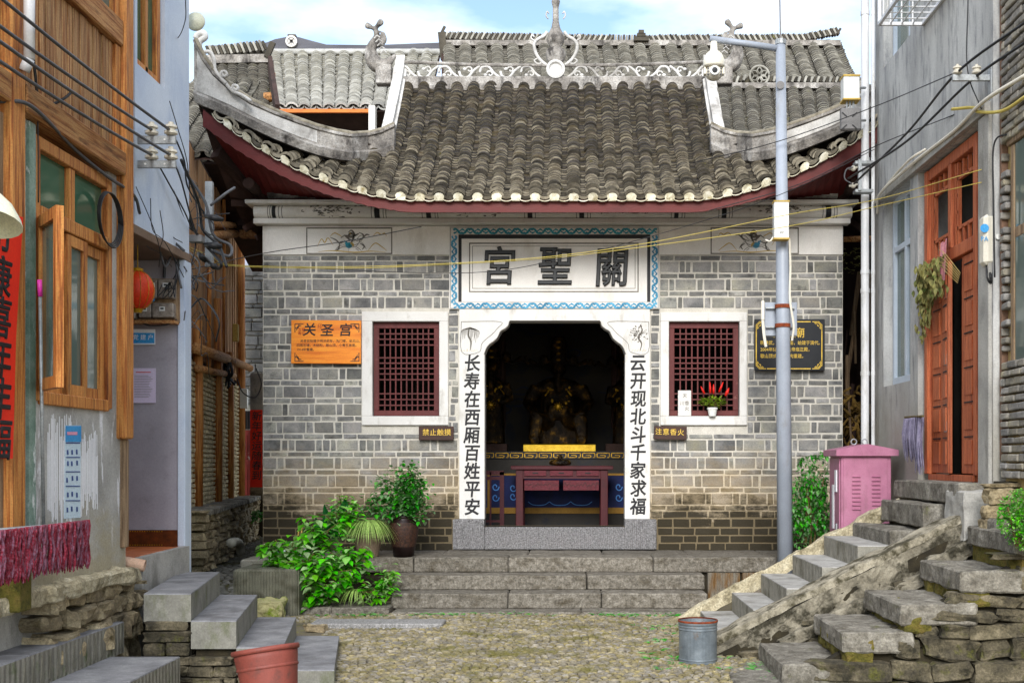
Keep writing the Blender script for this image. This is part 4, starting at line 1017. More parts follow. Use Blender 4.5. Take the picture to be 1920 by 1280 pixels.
q = MB(); q.box(-1.75, 1.3, YA-0.012, YA-0.004, ZW(958, YA), ZW(890, YA)); q.build('blue_cloth', M_altarblue, altar)
q = MB(); q.box(-1.75, 1.3, YA-0.018, YA-0.013, ZW(962, YA), ZW(951, YA)); q.box(-1.75, 1.3, YA-0.018, YA-0.013, ZW(891, YA), ZW(887, YA)); q.box(XW(914, YA), XW(921, YA), YA-0.018, YA-0.013, ZW(951, YA), ZW(891, YA)); q.build('cloth_border', M_altary, altar)
q = MB()
for (cx_, cy_) in ((929, 912), (929, 932), (962, 914), (962, 930), (1160, 912), (1160, 932)):
    ribbon(q, [W(cx_ + 7*(1-t/12)*math.cos(t*0.75), cy_ + 8*(1-t/12)*math.sin(t*0.75), YA-0.014) for t in range(10)], 0.014, lift=0.003, taper=False)
for cx_ in (1010, 1050, 1090): ribbon(q, [W(cx_-20, 940, YA-.014), W(cx_-10, 946, YA-.014), W(cx_+10, 946, YA-.014), W(cx_+20, 940, YA-.014)], 0.01, lift=0.003, taper=False)
q.build('embroidery', M_altarlb, altar, fix=False, kind='stuff')
YS = YF + 2.75
def person_statue(name, label, cx_, py_base, py_top, Y, m, scale, seated=True, group=None):
    zb_ = ZW(py_base, Y); X = XW(cx_, Y); k = scale
    t = thing(name, label, 'statue', (X, Y, zb_), group)
    def P(x, y, z): return Vector((X + x*k, Y + y*k, zb_ + z*k))
    q = MB()
    if seated:
        q.ball(P(0, 0.02, 0.62), (0.27*k, 0.2*k, 0.33*k), 12, 8); q.ball(P(0, 0, 0.85), (0.36*k, 0.2*k, 0.16*k), 12, 8)     # belly, shoulders
        q.ball(P(0, -0.15, 0.50), (0.17*k, 0.1*k, 0.14*k), 10, 6)
        for s2 in (-1, 1):
            q.tube([P(s2*0.12, 0, 0.32), P(s2*0.33, -0.3, 0.36), P(s2*0.36, -0.34, 0.08), P(s2*0.34, -0.42, 0.04)], [0.14*k, 0.125*k, 0.085*k, 0.07*k], 10)
            q.tube([P(s2*0.33, 0, 0.86), P(s2*0.46, -0.05, 0.62), P(s2*0.36, -0.28, 0.47)], [0.11*k, 0.095*k, 0.06*k], 10)
            q.ball(P(s2*0.35, -0.32, 0.46), (0.055*k, 0.07*k, 0.045*k), 8, 6)
            for f in range(5): q.tube([P(s2*(0.33+0.018*f), -0.36, 0.47), P(s2*(0.32+0.02*f), -0.41, 0.44)], 0.012*k, 5)
        q.loft([[P(a*math.cos(j*math.pi/5), 0.1+b_*math.sin(j*math.pi/5), z) for j in range(10)] for a, b_, z in ((0.42, 0.3, 0.0), (0.36, 0.26, 0.2), (0.28, 0.2, 0.42))])
    else:
        q.loft([[P(a*math.cos(j*math.pi/5), b_*math.sin(j*math.pi/5), z) for j in range(10)] for a, b_, z in ((0.2, 0.17, 0.0), (0.19, 0.16, 0.35), (0.17, 0.13, 0.6), (0.24, 0.15, 0.85), (0.1, 0.09, 0.98))])
        for s2 in (-1, 1): q.tube([P(s2*0.2, 0, 0.88), P(s2*0.27, -0.04, 0.66), P(s2*0.12, -0.2, 0.6)], [0.075*k, 0.065*k, 0.04*k], 8)
    q.tube([P(0, -0.02, 0.9), P(0, -0.04, 1.06)], [0.085*k, 0.07*k], 10)
    q.ball(P(0, -0.05, 1.14), (0.105*k, 0.12*k, 0.14*k), 12, 10)                                      # head
    q.ball(P(0, -0.17, 1.13), (0.022*k, 0.03*k, 0.035*k), 6, 5)                                        # nose
    for s2 in (-1, 1): q.ball(P(s2*0.105, -0.03, 1.13), (0.02*k, 0.03*k, 0.05*k), 6, 5); q.ball(P(s2*0.04, -0.152, 1.17), (0.022*k, 0.012*k, 0.012*k), 6, 4)
    q.tube([P(0, -0.16, 1.06), P(0, -0.2, 0.9), P(0, -0.2, 0.76)], [0.05*k, 0.055*k, 0.015*k], 8)         # beard
    b_ = remeshed('body', q, m, 0.016*k+0.004, 1, t)
    hd = MB(); hd.lathe([(0.12*k, 0), (0.14*k, 0.06*k), (0.12*k, 0.12*k), (0.125*k, 0.34*k), (0.09*k, 0.40*k), (0.02*k, 0.42*k)], P(0, -0.03, 1.22), 12)
    for s2 in (-1, 1):
        hd.ball(P(s2*0.22, -0.02, 1.28), (0.07*k, 0.04*k, 0.08*k), 8, 6); hd.tube([P(s2*0.1, -0.02, 1.27), P(s2*0.3, -0.02, 1.2), P(s2*0.44, -0.02, 1.26)], [0.03*k, 0.025*k, 0.05*k], 6)
        hd.tube(bezier([P(s2*0.4, -.02, 1.26), P(s2*0.48, -.02, 1.22), P(s2*0.5, -.02, 1.3)], 4), 0.025*k, 6)
    hd.build('headdress', m, t, smooth=True)
    gl = MB()                                        # gilded armour edges
    for s2 in (-1, 1):
        gl.tube(bezier([P(s2*0.14, -0.2, 0.8), P(s2*0.2, -0.22, 0.72)], 4), 0.012*k, 5)
        for j in range(4): gl.ball(P(s2*random.uniform(.05, .18), -0.2, random.uniform(.6, .85)), (.02*k, .012*k, .03*k*random.random()+.006), 6, 4)
        gl.ball(P(s2*0.12, -0.2, 0.82), 0.02*k, 6, 4)
    for j in range(10): a = j*2*math.pi/10; gl.ball(P(0.06*math.cos(a), -0.25, 0.56+0.06*math.sin(a)), 0.01*k, 6, 4)
    gl.ball(P(0, -0.28, 0.56), (0.05*k, 0.03*k, 0.05*k), 8, 6)
    for z in (1.27, 1.36, 1.45, 1.54): gl.ball(P(0, -0.155, z), (0.04*k, 0.02*k, 0.02*k), 6, 4)
    gl.build('gilding', M_gold, t, smooth=True, kind='stuff')
    return t
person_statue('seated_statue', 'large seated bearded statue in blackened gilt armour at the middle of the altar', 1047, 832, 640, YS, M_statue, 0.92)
tag(MB().box(XW(981, YS-.35), XW(1117, YS-.35), YS-0.36, YS+0.3, zA, ZW(833, YS-.35), 0.006).build('statue_base', M_goldbright), 'bright gold block under the seated statue', 'statue base')
q = MB(); q.box(XW(905, YS), XW(952, YS), YS-0.25, YS+0.2, zA+0.0, ZW(832, YS), 0.006)
sb = q.build('side_statue_plinth', M_darkwood); tag(sb, 'dark block under the standing figure by the hall curtain', 'plinth')
person_statue('standing_statue', 'dark gilt standing figure with raised hat on the dark block west of the main statue'.replace('west of', 'beside'), 922, 832, 660, YS, M_statue, 0.95, seated=False)
q = MB(); q.box(XW(1135, YS), XW(1200, YS), YS-0.25, YS+0.2, zA+0.0, ZW(832, YS), 0.006)
tag(q.build('side_statue_plinth', M_darkwood), 'dark block mostly hidden by the door jamb nearer the flower pot window', 'plinth')
person_statue('standing_statue', 'dark standing figure half hidden by the door jamb nearer the flower pot window', 1172, 832, 660, YS, M_statue, 0.9, seated=False)
# curtains beside the altar
for a, b_, lab in ((900, 948, 'dark hanging curtain behind the standing figure with the gold belt'), (1146, 1190, 'dark hanging curtain beside the half hidden figure')):
    q = MB(); n = 16; A = []; B = []
    for i in range(n+1):
        x = XW(a + (b_-a)*i/n, YS+.4); y = YS+0.4+0.04*math.sin(i*1.7); A.append((x, y, 4.4)); B.append((x, y, ZW(800, YS)))
    q.strip(A, B); tag(q.build('curtain', M_darkwood, smooth=True), lab, 'curtain')
# offering table
YT = YF + 1.35
table = thing('offering_table', 'dark red lacquered offering table with three drawers in the doorway', 'table', (XW(1053, YT), YT+0.3, 0.6))
q = MB(); q.box(XW(958, YT), XW(1150, YT), YT-0.03, YT+0.55, ZW(880, YT), ZW(873, YT), 0.006); q.build('table_top', M_altarred, table)
for x0, x1 in ((967, 981), (1126, 1140)):
    for y0 in (YT, YT+0.45):
        q = MB(); q.box(XW(x0, YT), XW(x1, YT), y0, y0+0.07, 0.6, ZW(880.2, YT), 0.006); q.build('leg', M_altarred, table)
q = MB(); q.box(XW(981, YT), XW(1126, YT), YT+0.01, YT+0.5, ZW(897, YT), ZW(880.2, YT)); q.build('drawer_case', M_altarred, table)
for x0, x1 in ((983, 1024), (1031, 1074), (1081, 1123)):
    q = MB(); q.box(XW(x0, YT), XW(x1, YT), YT-0.008, YT+0.009, ZW(892, YT), ZW(879.8+2, YT), 0.003); d_ = q.build('drawer', M_altarlight, table)
    q = MB(); q.box(XW((x0+x1)/2-5, YT), XW((x0+x1)/2+5, YT), YT-0.016, YT-0.009, ZW(887, YT), ZW(885, YT)); q.build('handle', M_ink, d_)
for x0, x1 in ((983, 1048), (1056, 1123)):
    q = MB(); q.box(XW(x0, YT), XW(x1, YT), YT+0.0, YT+0.03, ZW(919, YT), ZW(900, YT), 0.003); p_ = q.build('carved_panel', M_altarlight, table)
    q = MB()
    for k in range(9):
        c0 = x0 + (x1-x0)*(k+0.5)/9; ribbon(q, [W(c0-4, 914-random.uniform(0, 5), YT), W(c0, 904+random.uniform(0, 6), YT), W(c0+4, 913-random.uniform(0, 6), YT)], 0.018, lift=0.004)
    q.build('carving', M_altarred, p_, fix=False)
q = MB(); q.box(XW(918, YT-.1), XW(921, YT-.1), YT-0.1, YT-0.06, 0.6, ZW(884, YT)); q.box(XW(937, YT-.1), XW(945, YT-.1), YT-0.1, YT-0.06, 0.6, ZW(884, YT)); q.box(XW(900, YT-.1), XW(945, YT-.1), YT-0.1, YT-0.06, ZW(890, YT), ZW(882, YT)); q.box(XW(900, YT-.1), XW(937, YT-.1), YT-0.09, YT-0.07, ZW(978, YT), ZW(974, YT)); q.box(XW(906, YT-.1), XW(937, YT-.1), YT-0.09, YT-0.07, ZW(899, YT), ZW(893, YT))
tag(q.build('side_stand', M_altarred), 'thin dark red wooden stand beside the offering table', 'stand')
q = MB(); q.lathe([(0.02, 0), (0.13, 0.01), (0.15, 0.04), (0.12, 0.075), (0.04, 0.09), (0.02, 0.14), (0.0, 0.15)], (XW(1050, YT), YT+0.2, ZW(873, YT)), 14)
tag(q.build('incense_bowl', M_statue, smooth=True), 'small dark lidded bowl on the offering table', 'bowl')

# ------------------------------------------------ platform and steps in front of the temple
YP = 12.87
plat = thing('temple_platform', 'low stone platform of long weathered slabs in front of the temple door', 'platform', (TC, 13.4, 0.1))
ZP = 0.555
def slabrow(y0, y1, z0, z1, cuts, m, name, parent):
    for a, b_ in zip(cuts, cuts[1:]):
        me = rough_box(name, (b_-a-0.008, y1-y0, z1-z0), m, seed=random.random()*9, amp=0.007, div=3, freq=4)
        inst(name, me, Matrix.Translation(((a+b_)/2, (y0+y1)/2, (z0+z1)/2 + random.uniform(-0.003, 0.003))), parent)
cutP = [XW(p, YP) for p in (680, 775, 953, 1225, 1458, 1640)]
slabrow(YP, YP+0.42, ZP-0.162, ZP, cutP, M_step, 'edge_slab', plat)
slabrow(YP+0.42, YF+0.02, ZP-0.14, ZP-0.004, [XW(p, 13.4) for p in (560, 700, 830, 990, 1130, 1290, 1430, 1590, 1680)], M_step, 'paving_slab', plat)
q = MB(); q.box(XW(560, YP), XW(1660, YP), YP+0.06, YF, 0.02, ZP-0.165); q.build('core', M_darkcore, plat)
steps = thing('entrance_steps', 'three long grey stone steps climbing to the temple platform', 'steps', (TC, 12.3, 0.07))
for (x0, x1, y0, y1, z0, z1, cuts) in ((738, 1322, 12.54, YP+0.05, 0.24, 0.395, (1100,)), (732, 1327, 12.2, 12.6, 0.085, 0.24, (952, 1128)), (732, 1327, 11.88, 12.26, -0.02, 0.085, (1090, 1310))):
    cc = [XW(x0, y0)] + [XW(c, y0) for c in cuts if x0 < c < x1] + [XW(x1, y0)]
    slabrow(y0, y1, z0, z1, cc, M_step, 'step', steps)
kb = thing('kerb_stone', 'low kerb slab at the foot of the planting beside the entrance steps', 'kerb', (-2.5, 12.0, 0.07))
slabrow(11.9, 12.3, -0.02, 0.135, [XW(515, 11.9), XW(620, 11.9), XW(730, 11.9)], M_step, 'slab', kb)
sw = thing('retaining_wall', 'orange stained tooled stone wall under the platform beside the entrance steps', 'wall', (1.7, 12.9, 0.07))
for a, b_, m in ((1325, 1388, M_flute_o), (1390, 1440, M_flute_o), (1442, 1520, M_flute_o)):
    q = MB(); q.cham(Matrix.Translation(((XW(a, 12.9)+XW(b_, 12.9))/2, 13.0, 0.2)), (XW(b_, 12.9)-XW(a, 12.9)-0.01, 0.24, 0.38), 0.01); q.build('tooled_slab', m, sw)
blk = thing('planter_block', 'large tooled stone block at the foot of the alley beside the green bush', 'stone block', (-3.2, 12.0, 0.1))
q = MB(); q.cham(Matrix.Translation(((XW(437, 11.8)+XW(560, 11.8))/2, 12.15, 0.27)), (XW(560, 11.8)-XW(437, 11.8), 0.7, 0.50), 0.02, jit=0.004); q.build('block', M_flute, blk)
blk2 = thing('tooled_block', 'flat grey tooled slab behind the large block at the temple corner', 'stone block', (-3.3, 12.9, 0.4))
q = MB(); q.cham(Matrix.Translation((XW(500, 12.7)-0.02, 13.0, 0.43)), (0.55, 0.5, 0.22), 0.015); q.build('block', M_slab_side, blk2)
# ================================================================ LEFT: timber and plaster house (wall plane X = LX, facing +X)
LX = -3.3
def LP(px_, py_, dx=0.0): Y = YX(px_, LX); return Vector((LX+dx, Y, ZW(py_, Y)))
def lbox(mb, Y0, Y1, z0, z1, d0, d1, c=0.0): return mb.box(LX+d0, LX+d1, Y0, Y1, z0, z1, c)
house = thing('timber_house', 'old house with orange wooden windows above patchy grey plaster', 'house', (LX-1, 8, 0.8))
def H(mb, name, m, parent=None, **k): return mb.build(name, m, parent or house, **k)
Yw0, Yw1, zw0, zw1 = 7.35, 8.55, 1.96, 3.6
q = MB()
lbox(q, 5.0, Yw0, 0.8, 3.66, -0.25, 0); lbox(q, Yw1, 8.88, 0.8, 3.66, -0.25, 0); lbox(q, Yw0, Yw1, 0.8, zw0, -0.25, 0)
H(q, 'plaster_wall', M_lwall)
q = MB(); q.box(LX-3.5, LX-0.26, 5.0, 5.1, 0.8, 6.5); q.box(LX-3.5, LX-3.4, 5.1, 8.88, 0.8, 6.5); q.box(LX-3.4, LX-0.26, 8.78, 8.88, 0.8, 6.5); q.box(LX-3.4, LX-0.26, 5.1, 8.78, 3.68, 3.74); H(q, 'inner_wall', M_room)
# posts, beams and boarding of the upper floor
for (a, b_, z0, z1, m) in ((6.92, 7.10, 1.0, 7.2, M_wood), (8.70, 8.86, 1.75, 7.2, M_wood)):
    q = MB(); lbox(q, a, b_, z0, z1, -0.12, 0.07, 0.012); H(q, 'post', m)
q = MB(); lbox(q, 8.77, 8.87, 0.95, 1.75, -0.05, 0.03, 0.008); H(q, 'post', M_greywood)
for (z0, z1, d, m, nm) in ((3.662, 3.83, 0.075, M_woodh, 'beam'), (4.60, 4.79, 0.055, M_woodh, 'rail'), (5.4, 5.55, 0.05, M_woodh, 'rail')):
    for (a, b_) in ((7.105, 8.695), (5.0, 6.915)):
        q = MB(); lbox(q, a, b_, z0, z1, -0.1, d, 0.01); H(q, nm, m)
y = 7.11
while y < 8.56:
    w_ = min(random.uniform(0.075, 0.12), 8.60-y); q = MB(); lbox(q, y, y+w_-0.008, 3.835, 4.595, -0.04, random.uniform(-0.004, 0.014), 0.004); H(q, 'plank', M_plank); y += w_
q = MB(); lbox(q, 8.605, 8.69, 3.835, 4.595, -0.05, 0.035, 0.006); H(q, 'moulding', M_wood)
y = 5.6
while y < 6.9:
    w_ = random.uniform(0.1, 0.14); q = MB(); lbox(q, y, min(y+w_, 6.915)-0.004, 3.835, 4.595, -0.04, random.uniform(0.0, 0.012), 0.004); H(q, 'plank', M_plank); y += w_
# upper window above the rail
for (a, b_) in ((8.2, 8.27), (8.62, 8.69), (7.11, 7.18), (7.75, 7.83)):
    q = MB(); lbox(q, a, b_, 4.795, 5.395, -0.06, 0.03, 0.006); H(q, 'window_post', M_wood)
for (a, b_) in ((8.275, 8.615), (7.835, 8.195), (7.185, 7.745)):
    q = MB(); lbox(q, a, b_, 4.795, 5.395, -0.03, -0.02); H(q, 'pane', M_glassd)
q = MB(); lbox(q, 5.0, 8.9, 5.56, 7.2, -0.08, 0.0); H(q, 'upper_boarding', M_plank)
# the big window: frame, transom lights and casements, one standing open
wf = MB(); lbox(wf, Yw0-0.02, Yw0+0.06, zw0, zw1, -0.12, 0.02, 0.006); win = H(wf, 'window', M_wood)
for (a, b_, z0, z1, d) in ((Yw1-0.06, Yw1+0.02, zw0, zw1, 0.02), (Yw0+0.061, Yw1-0.061, zw1-0.08, zw1, 0.02), (Yw0+0.061, Yw1-0.061, zw0-0.02, zw0+0.06, 0.03), (Yw0+0.061, Yw1-0.061, 3.08, 3.17, 0.03), (7.87, 7.95, 3.171, zw1-0.081, 0.01)):
    q = MB(); lbox(q, a, b_, z0, z1, -0.1, d, 0.006); q.build('window_frame', M_wood, win)
for (a, b_) in ((Yw0+0.062, 7.869), (7.951, Yw1-0.062)):
    q = MB(); lbox(q, a, b_, 3.171, zw1-0.081, -0.035, -0.027); q.build('green_pane', M_glassg, win)
def casement(o, e, z0, z1, nm='casement'):          # from ground point o to e, upright leaf
    o, e = Vector(o), Vector(e); d = (e-o).normalized(); n_ = Vector((d.y, -d.x, 0))
    def up(p, z): return Vector((p.x, p.y, z))
    q = MB(); t = 0.045
    q.beam(up(o+d*0.03, z0), up(o+d*0.03, z1), 0.06, t, up=n_); cs = q.build(nm, M_wood, win)
    for (p, r_) in ((e-d*0.03, 0),):
        q = MB(); q.beam(up(p, z0), up(p, z1), 0.06, t, up=n_); q.build('stile', M_wood, win)
    for z in (z0+0.035, z1-0.035, ):
        q = MB(); q.beam(up(o+d*0.061, z), up(e-d*0.061, z), t, 0.07); q.build('casement_rail', M_wood, win)
    q = MB(); a, b_ = o+d*0.06, e-d*0.06; q.add([up(a, z0+0.07), up(b_, z0+0.07), up(b_, z1-0.07), up(a, z1-0.07)], [(0, 1, 2, 3)]); q.build('pane', M_glassd, win, fix=False)
casement((LX+0.02, 7.40, 0), (LX+0.30, 7.03, 0), 2.02, 3.09)
casement((LX-0.03, 7.42, 0), (LX-0.03, 7.79, 0), 2.02, 3.07)
casement((LX+0.0, 7.80, 0), (LX+0.0, 8.12, 0), 2.02, 3.07)
casement((LX-0.03, 8.13, 0), (LX-0.03, 8.48, 0), 2.02, 3.07)
q = MB(); A = []; B = []
for i in range(30): y = 7.4+1.1*i/29; x = LX-0.16+0.02*math.sin(i*2.1); A.append((x, y, 3.1)); B.append((x, y, 2.45))
q.strip(A, B); q.build('curtain', M_curtain, win, smooth=True)
q = MB(); A = []; B = []
for i in range(30): y = 7.4+1.1*i/29; x = LX-0.17+0.02*math.sin(i*2.4); A.append((x, y, 2.45)); B.append((x, y, 1.98))
q.strip(A, B); q.build('lower_curtain', M_curtaing, win, smooth=True)
q = MB(); lbox(q, 7.08, 7.2, 0, 0, 0, 0)
# green-grey reveal board left of the window and timber skirting piece
q = MB(); lbox(q, 7.245, 7.335, 1.0, 3.65, -0.02, 0.025, 0.004); H(q, 'painted_board', mat('flaking_green_paint', ['#5f7a6c', '#7f9688', '#9aa8a0'], 7, 0.8, 0.3, 40, dirt='#d8dcd8', dscale=8, dlo=0.57, dhi=0.62, dstretch=(1, 1, 0.4)))
q = MB(); lbox(q, 6.4, 7.02, 0.8, 3.6, -0.1, 0.02); H(q, 'end_post', M_greywood)
# peeling whitewash around the poster
q = MB()
for (a, b_, z0, z1) in ((7.55, 7.95, 1.15, 1.9), (8.0, 8.35, 1.2, 1.8)):
    for k in range(40):
        if random.random() < .15: continue
        yy = a+(b_-a)*k/40; q.box(LX, LX+0.0025, yy, yy+(b_-a)/39, z0+random.uniform(0, .2), z1-random.uniform(0, .18))
H(q, 'peeling_paper', M_paper)
# ---- things on and by the house
def poster():
    P = [LP(121, 797, .006), LP(150, 797, .006), LP(149, 970, .006), LP(119, 972, .006)]
    q = MB(); q.prism(P, (-0.003, 0, 0)); t = q.build('wall_poster', mat('pale_blue_print', ['#b8cfe0', '#cfdfe8'], 3, .7, .02)); tag(t, 'long narrow blue and white poster hanging on the grey plaster wall', 'poster')
    q = MB(); q.prism([LP(121, 798, .009), LP(150, 798, .009), LP(149.8, 828, .009), LP(120.8, 828, .009)], (-0.002, 0, 0)); q.build('blue_heading', M_bluep, t)
    q = MB(); q.prism([LP(123, 809, .011), LP(142, 809, .011), LP(142, 815, .011), LP(123, 815, .011)], (-0.001, 0, 0)); q.build('pink_bar', M_pinkp, t)
    for r_ in range(5):
        for c_ in range(3):
            x0, y0 = 122+8.5*c_+random.uniform(0, 2), 836+27*r_+random.uniform(0, 8)
            q = MB(); q.prism([LP(x0, y0, .009), LP(x0+2.5, y0, .009), LP(x0+3, y0+9, .009), LP(x0, y0+9, .009)], (-0.001, 0, 0)); q.build('small_figure_print', M_navy, t)
        q = MB(); q.prism([LP(121, 829+27*r_, .009), LP(148, 829+27*r_, .009), LP(148, 831+27*r_, .009), LP(121, 831+27*r_, .009)], (-0.001, 0, 0)); q.build('text_line', M_navy, t)
poster()
# red couplet on the corner post, near edge of the picture
q = MB(); q.prism([(LX+0.085, 6.4, 2.95), (LX+0.085, 7.03, 3.02), (LX+0.085, 7.0, 2.8), (LX+0.085, 6.94, 2.3), (LX+0.085, 6.90, 1.6), (LX+0.085, 6.7, 1.6), (LX+0.085, 6.4, 1.6)], (-0.004, 0, 0))
cp = tag(q.build('couplet_scroll', M_redpaper), 'wide red paper couplet with black brush writing on the post of the timber house', 'couplet')
for i, ch in enumerate('节康喜年丰福'):
    text(ch, 0.25, (LX+0.087, 6.74, 2.84-0.23*i), M_ink, cp, face='x+', extrude=0.001, bold=0.03, shear=0.15)
# pink-ended pole
q = MB(); q.tube([(LX+0.1, 7.22, 2.60), (LX+0.06, 7.36, 1.15)], 0.011, 8)
pl_ = tag(q.build('mop_handle', M_steel, smooth=True), 'thin metal pole with a bright pink end leaning on the plaster', 'pole')
q = MB(); q.tube([(LX+0.1, 7.212, 2.68), (LX+0.1, 7.222, 2.58)], 0.015, 8); q.build('pink_grip', mat('bright_pink_plastic', ['#d82aa0', '#e84ab4'], 3, .4, .02), pl_, smooth=True)
# cable coil
q = MB()
for k in range(4):
    pts = [(LX+0.05+0.008*k, 8.42+0.19*math.cos(t)*(1+0.03*k), 3.30+0.18*math.sin(t)*(1+.02*k)-0.006*k) for t in [2*math.pi*i/24 for i in range(25)]]
    q.tube(pts, 0.0055, 6)
tag(q.build('cable_coil', M_black, smooth=True), 'black cable coiled in a ring on the wall right of the wooden window'.replace('right of', 'beside'), 'cable coil')
# drain pipe stub top left
q = MB(); q.tube([(LX+0.12, 7.03, 4.55), (LX+0.12, 7.03, 3.95)], 0.032, 10); q.tube([(LX+0.12, 7.03, 4.37), (LX+0.12, 7.03, 4.33)], 0.04, 10); q.tube([(LX+0.12, 7.03, 3.95), (LX+0.09, 7.03, 3.88)], 0.032, 10)
tag(q.build('drain_pipe', M_pvc, smooth=True), 'short white plastic drain pipe on the corner post of the timber house', 'pipe')
# white lamp shade hanging in at the edge
q = MB(); q.lathe([(0.17, 0), (0.155, 0.04), (0.11, 0.11), (0.045, 0.17), (0.02, 0.19)], (LX+0.28, 6.2, 2.82), 20, Matrix.Rotation(R(-18), 4, 'X').to_3x3(), caps=False)
q.tube([(LX+0.28, 6.24, 2.98), (LX+0.05, 6.3, 3.1)], 0.012, 6)
tag(q.build('lamp_shade', mat('cream_enamel', ['#d8d4b0', '#e8e6d0'], 3, .5, .05), smooth=True), 'cream bowl shaped lamp shade hanging above the wide red couplet', 'lamp shade')
# crimson yarn mop on a rail
mop = thing('hanging_mop', 'crimson and grey yarn fringe hanging in a row over a rail', 'mop', (LX+0.25, 6.9, 1.15))
q = MB(); q.tube([(LX+0.22, 6.2, 1.21), (LX+0.22, 7.55, 1.19)], 0.018, 8); q.build('rail', M_steel, mop, smooth=True)
for mi, m in enumerate((M_mopred, M_mopgrey2)):
    q = MB(); y = 6.2
    while y < 7.58:
        if (mi == 0) == (random.random() < 0.68):
            l = random.uniform(0.25, 0.31); x0 = LX+0.24+random.uniform(0, 0.02); ph = random.uniform(0, 6)
            pts = [(x0+0.006*math.sin(ph+k*1.1), y+0.006*math.cos(ph+k*1.1), 1.215-l*k/9) for k in range(10)]
            q.tube(pts, [0.008+0.003*(k % 2) for k in range(9)]+[0.003], 5)
        y += 0.0085
    q.build('yarn_fringe', m, mop, kind='stuff', fix=False)
q = MB(); q.box(LX+0.03, LX+0.16, 6.82, 6.98, 0.72, 0.97, 0.01); tag(q.build('wood_stub', M_mosswall), 'short mossy wooden block standing under the yarn fringe', 'block')
# rubble footing under the house
foot = thing('rubble_footing', 'tan rubble stone footing under the grey plaster wall of the timber house', 'wall', (LX, 8.4, 0.2))
q = MB(); q.box(LX-0.6, LX-0.16, 6.2, 9.05, 0.0, 0.74); q.build('core', M_darkcore, foot)
def ft(a): y = 7.45+a; return 0.80 + (0.03*math.sin(y*4)) if y < 9.0 else 0.80
rubble(foot, (LX-0.07, 7.45, 0.0), (0, 1, 0), (0, 0, 1), (1, 0, 0), 1.6, 0.86, M_rocktan, 'tan', hr=(0.09, 0.24), wr=(0.1, 0.36), dep=0.26, top=lambda a: .76 if a < 1.4 else .70, tilt=0.2)
m_ = rough_box('mortar_cap', (0.3, 1.5, 0.10), M_mortarrough, 5, 0.035, 5, 4.5); inst('mortar_cap', m_, Matrix.Translation((LX-0.02, 8.1, 0.76)), foot)
m_ = rough_box('mortar_cap', (0.3, 0.9, 0.09), M_mortarrough, 6, 0.03, 5, 3.5); inst('mortar_cap', m_, Matrix.Translation((LX-0.06, 7.1, 0.76)), foot)
q = MB(); q.tube([(LX-0.05, 8.98, 0.83), (LX+0.10, 9.0, 0.80)], 0.045, 14, caps=False); q.tube([(LX-0.05, 8.98, 0.83), (LX+0.10, 9.0, 0.80)], 0.036, 14, caps=False)
tag(q.build('clay_pipe', mat('tan_clay_pipe', ['#c09a80', '#d3b49c'], 5, .8, .1), smooth=True), 'short open tan pipe sticking out above the rubble footing', 'pipe')
# concrete ledge
q = MB(); q.box(LX-0.4, LX-0.10, 5.6, 8.05, 0.2, 0.69, 0.015); lg = tag(q.build('concrete_ledge', M_concrete), 'worn pale concrete ledge above the broad grey stone slab', 'ledge')
# near slabs of the lower stair
near_st = thing('lower_stair', 'two broad grey stone slabs stepping down under the concrete ledge', 'stair', (-3.1, 7.5, 0.0))
def blockpoly(name, pts, z0, z1, parent, mt, ms):
    q = MB(); n = len(pts); bot = [(x, y, z0) for x, y in pts]; topp = [(x, y, z1) for x, y in pts]
    cx_, cy_ = sum(p[0] for p in pts)/n, sum(p[1] for p in pts)/n; c = 0.008
    mid = [(x, y, z1-c) for x, y in pts]; ins = [(x+(cx_-x)*c*1.5, y+(cy_-y)*c*1.5, z1) for x, y in pts]
    q.mi = 1; q.loft([bot, mid], caps=False); q.mi = 0; q.loft([mid, ins], caps=False); q.add(ins, [tuple(range(n))]); q.mi = 1; q.add(bot, [tuple(range(n))[::-1]])
    return q.build(name, [mt, ms], parent)
for (y0, y1) in ((5.9, 7.0), (7.006, 8.5)):
    blockpoly('slab', [(-3.9, y0), (-3.17, y0), (-3.17, y1), (-3.75, y1)], 0.23, 0.45, near_st, M_slab, M_slab_side)
for (y0, y1) in ((5.9, 7.3), (7.306, 8.25)):
    blockpoly('slab', [(-3.17, y0), (-2.69, y0), (-2.69, y1), (-3.17, y1)], 0.02, 0.24, near_st, M_slab, M_slab_side)
# chiselled triangles on the slab side (carved relief)
for k in range(14):
    y = 6.95+0.115*k; q = MB(); q.prism([(-3.172, y-0.028, 0.26), (-3.172, y+0.028, 0.26), (-3.172, y, 0.42)], (0.006, 0, 0)); q.build('chiselled_wedge', mat('chiselled_darker_stone', ['#5f5c50', '#7a7668'], 9, .9, .3), near_st)
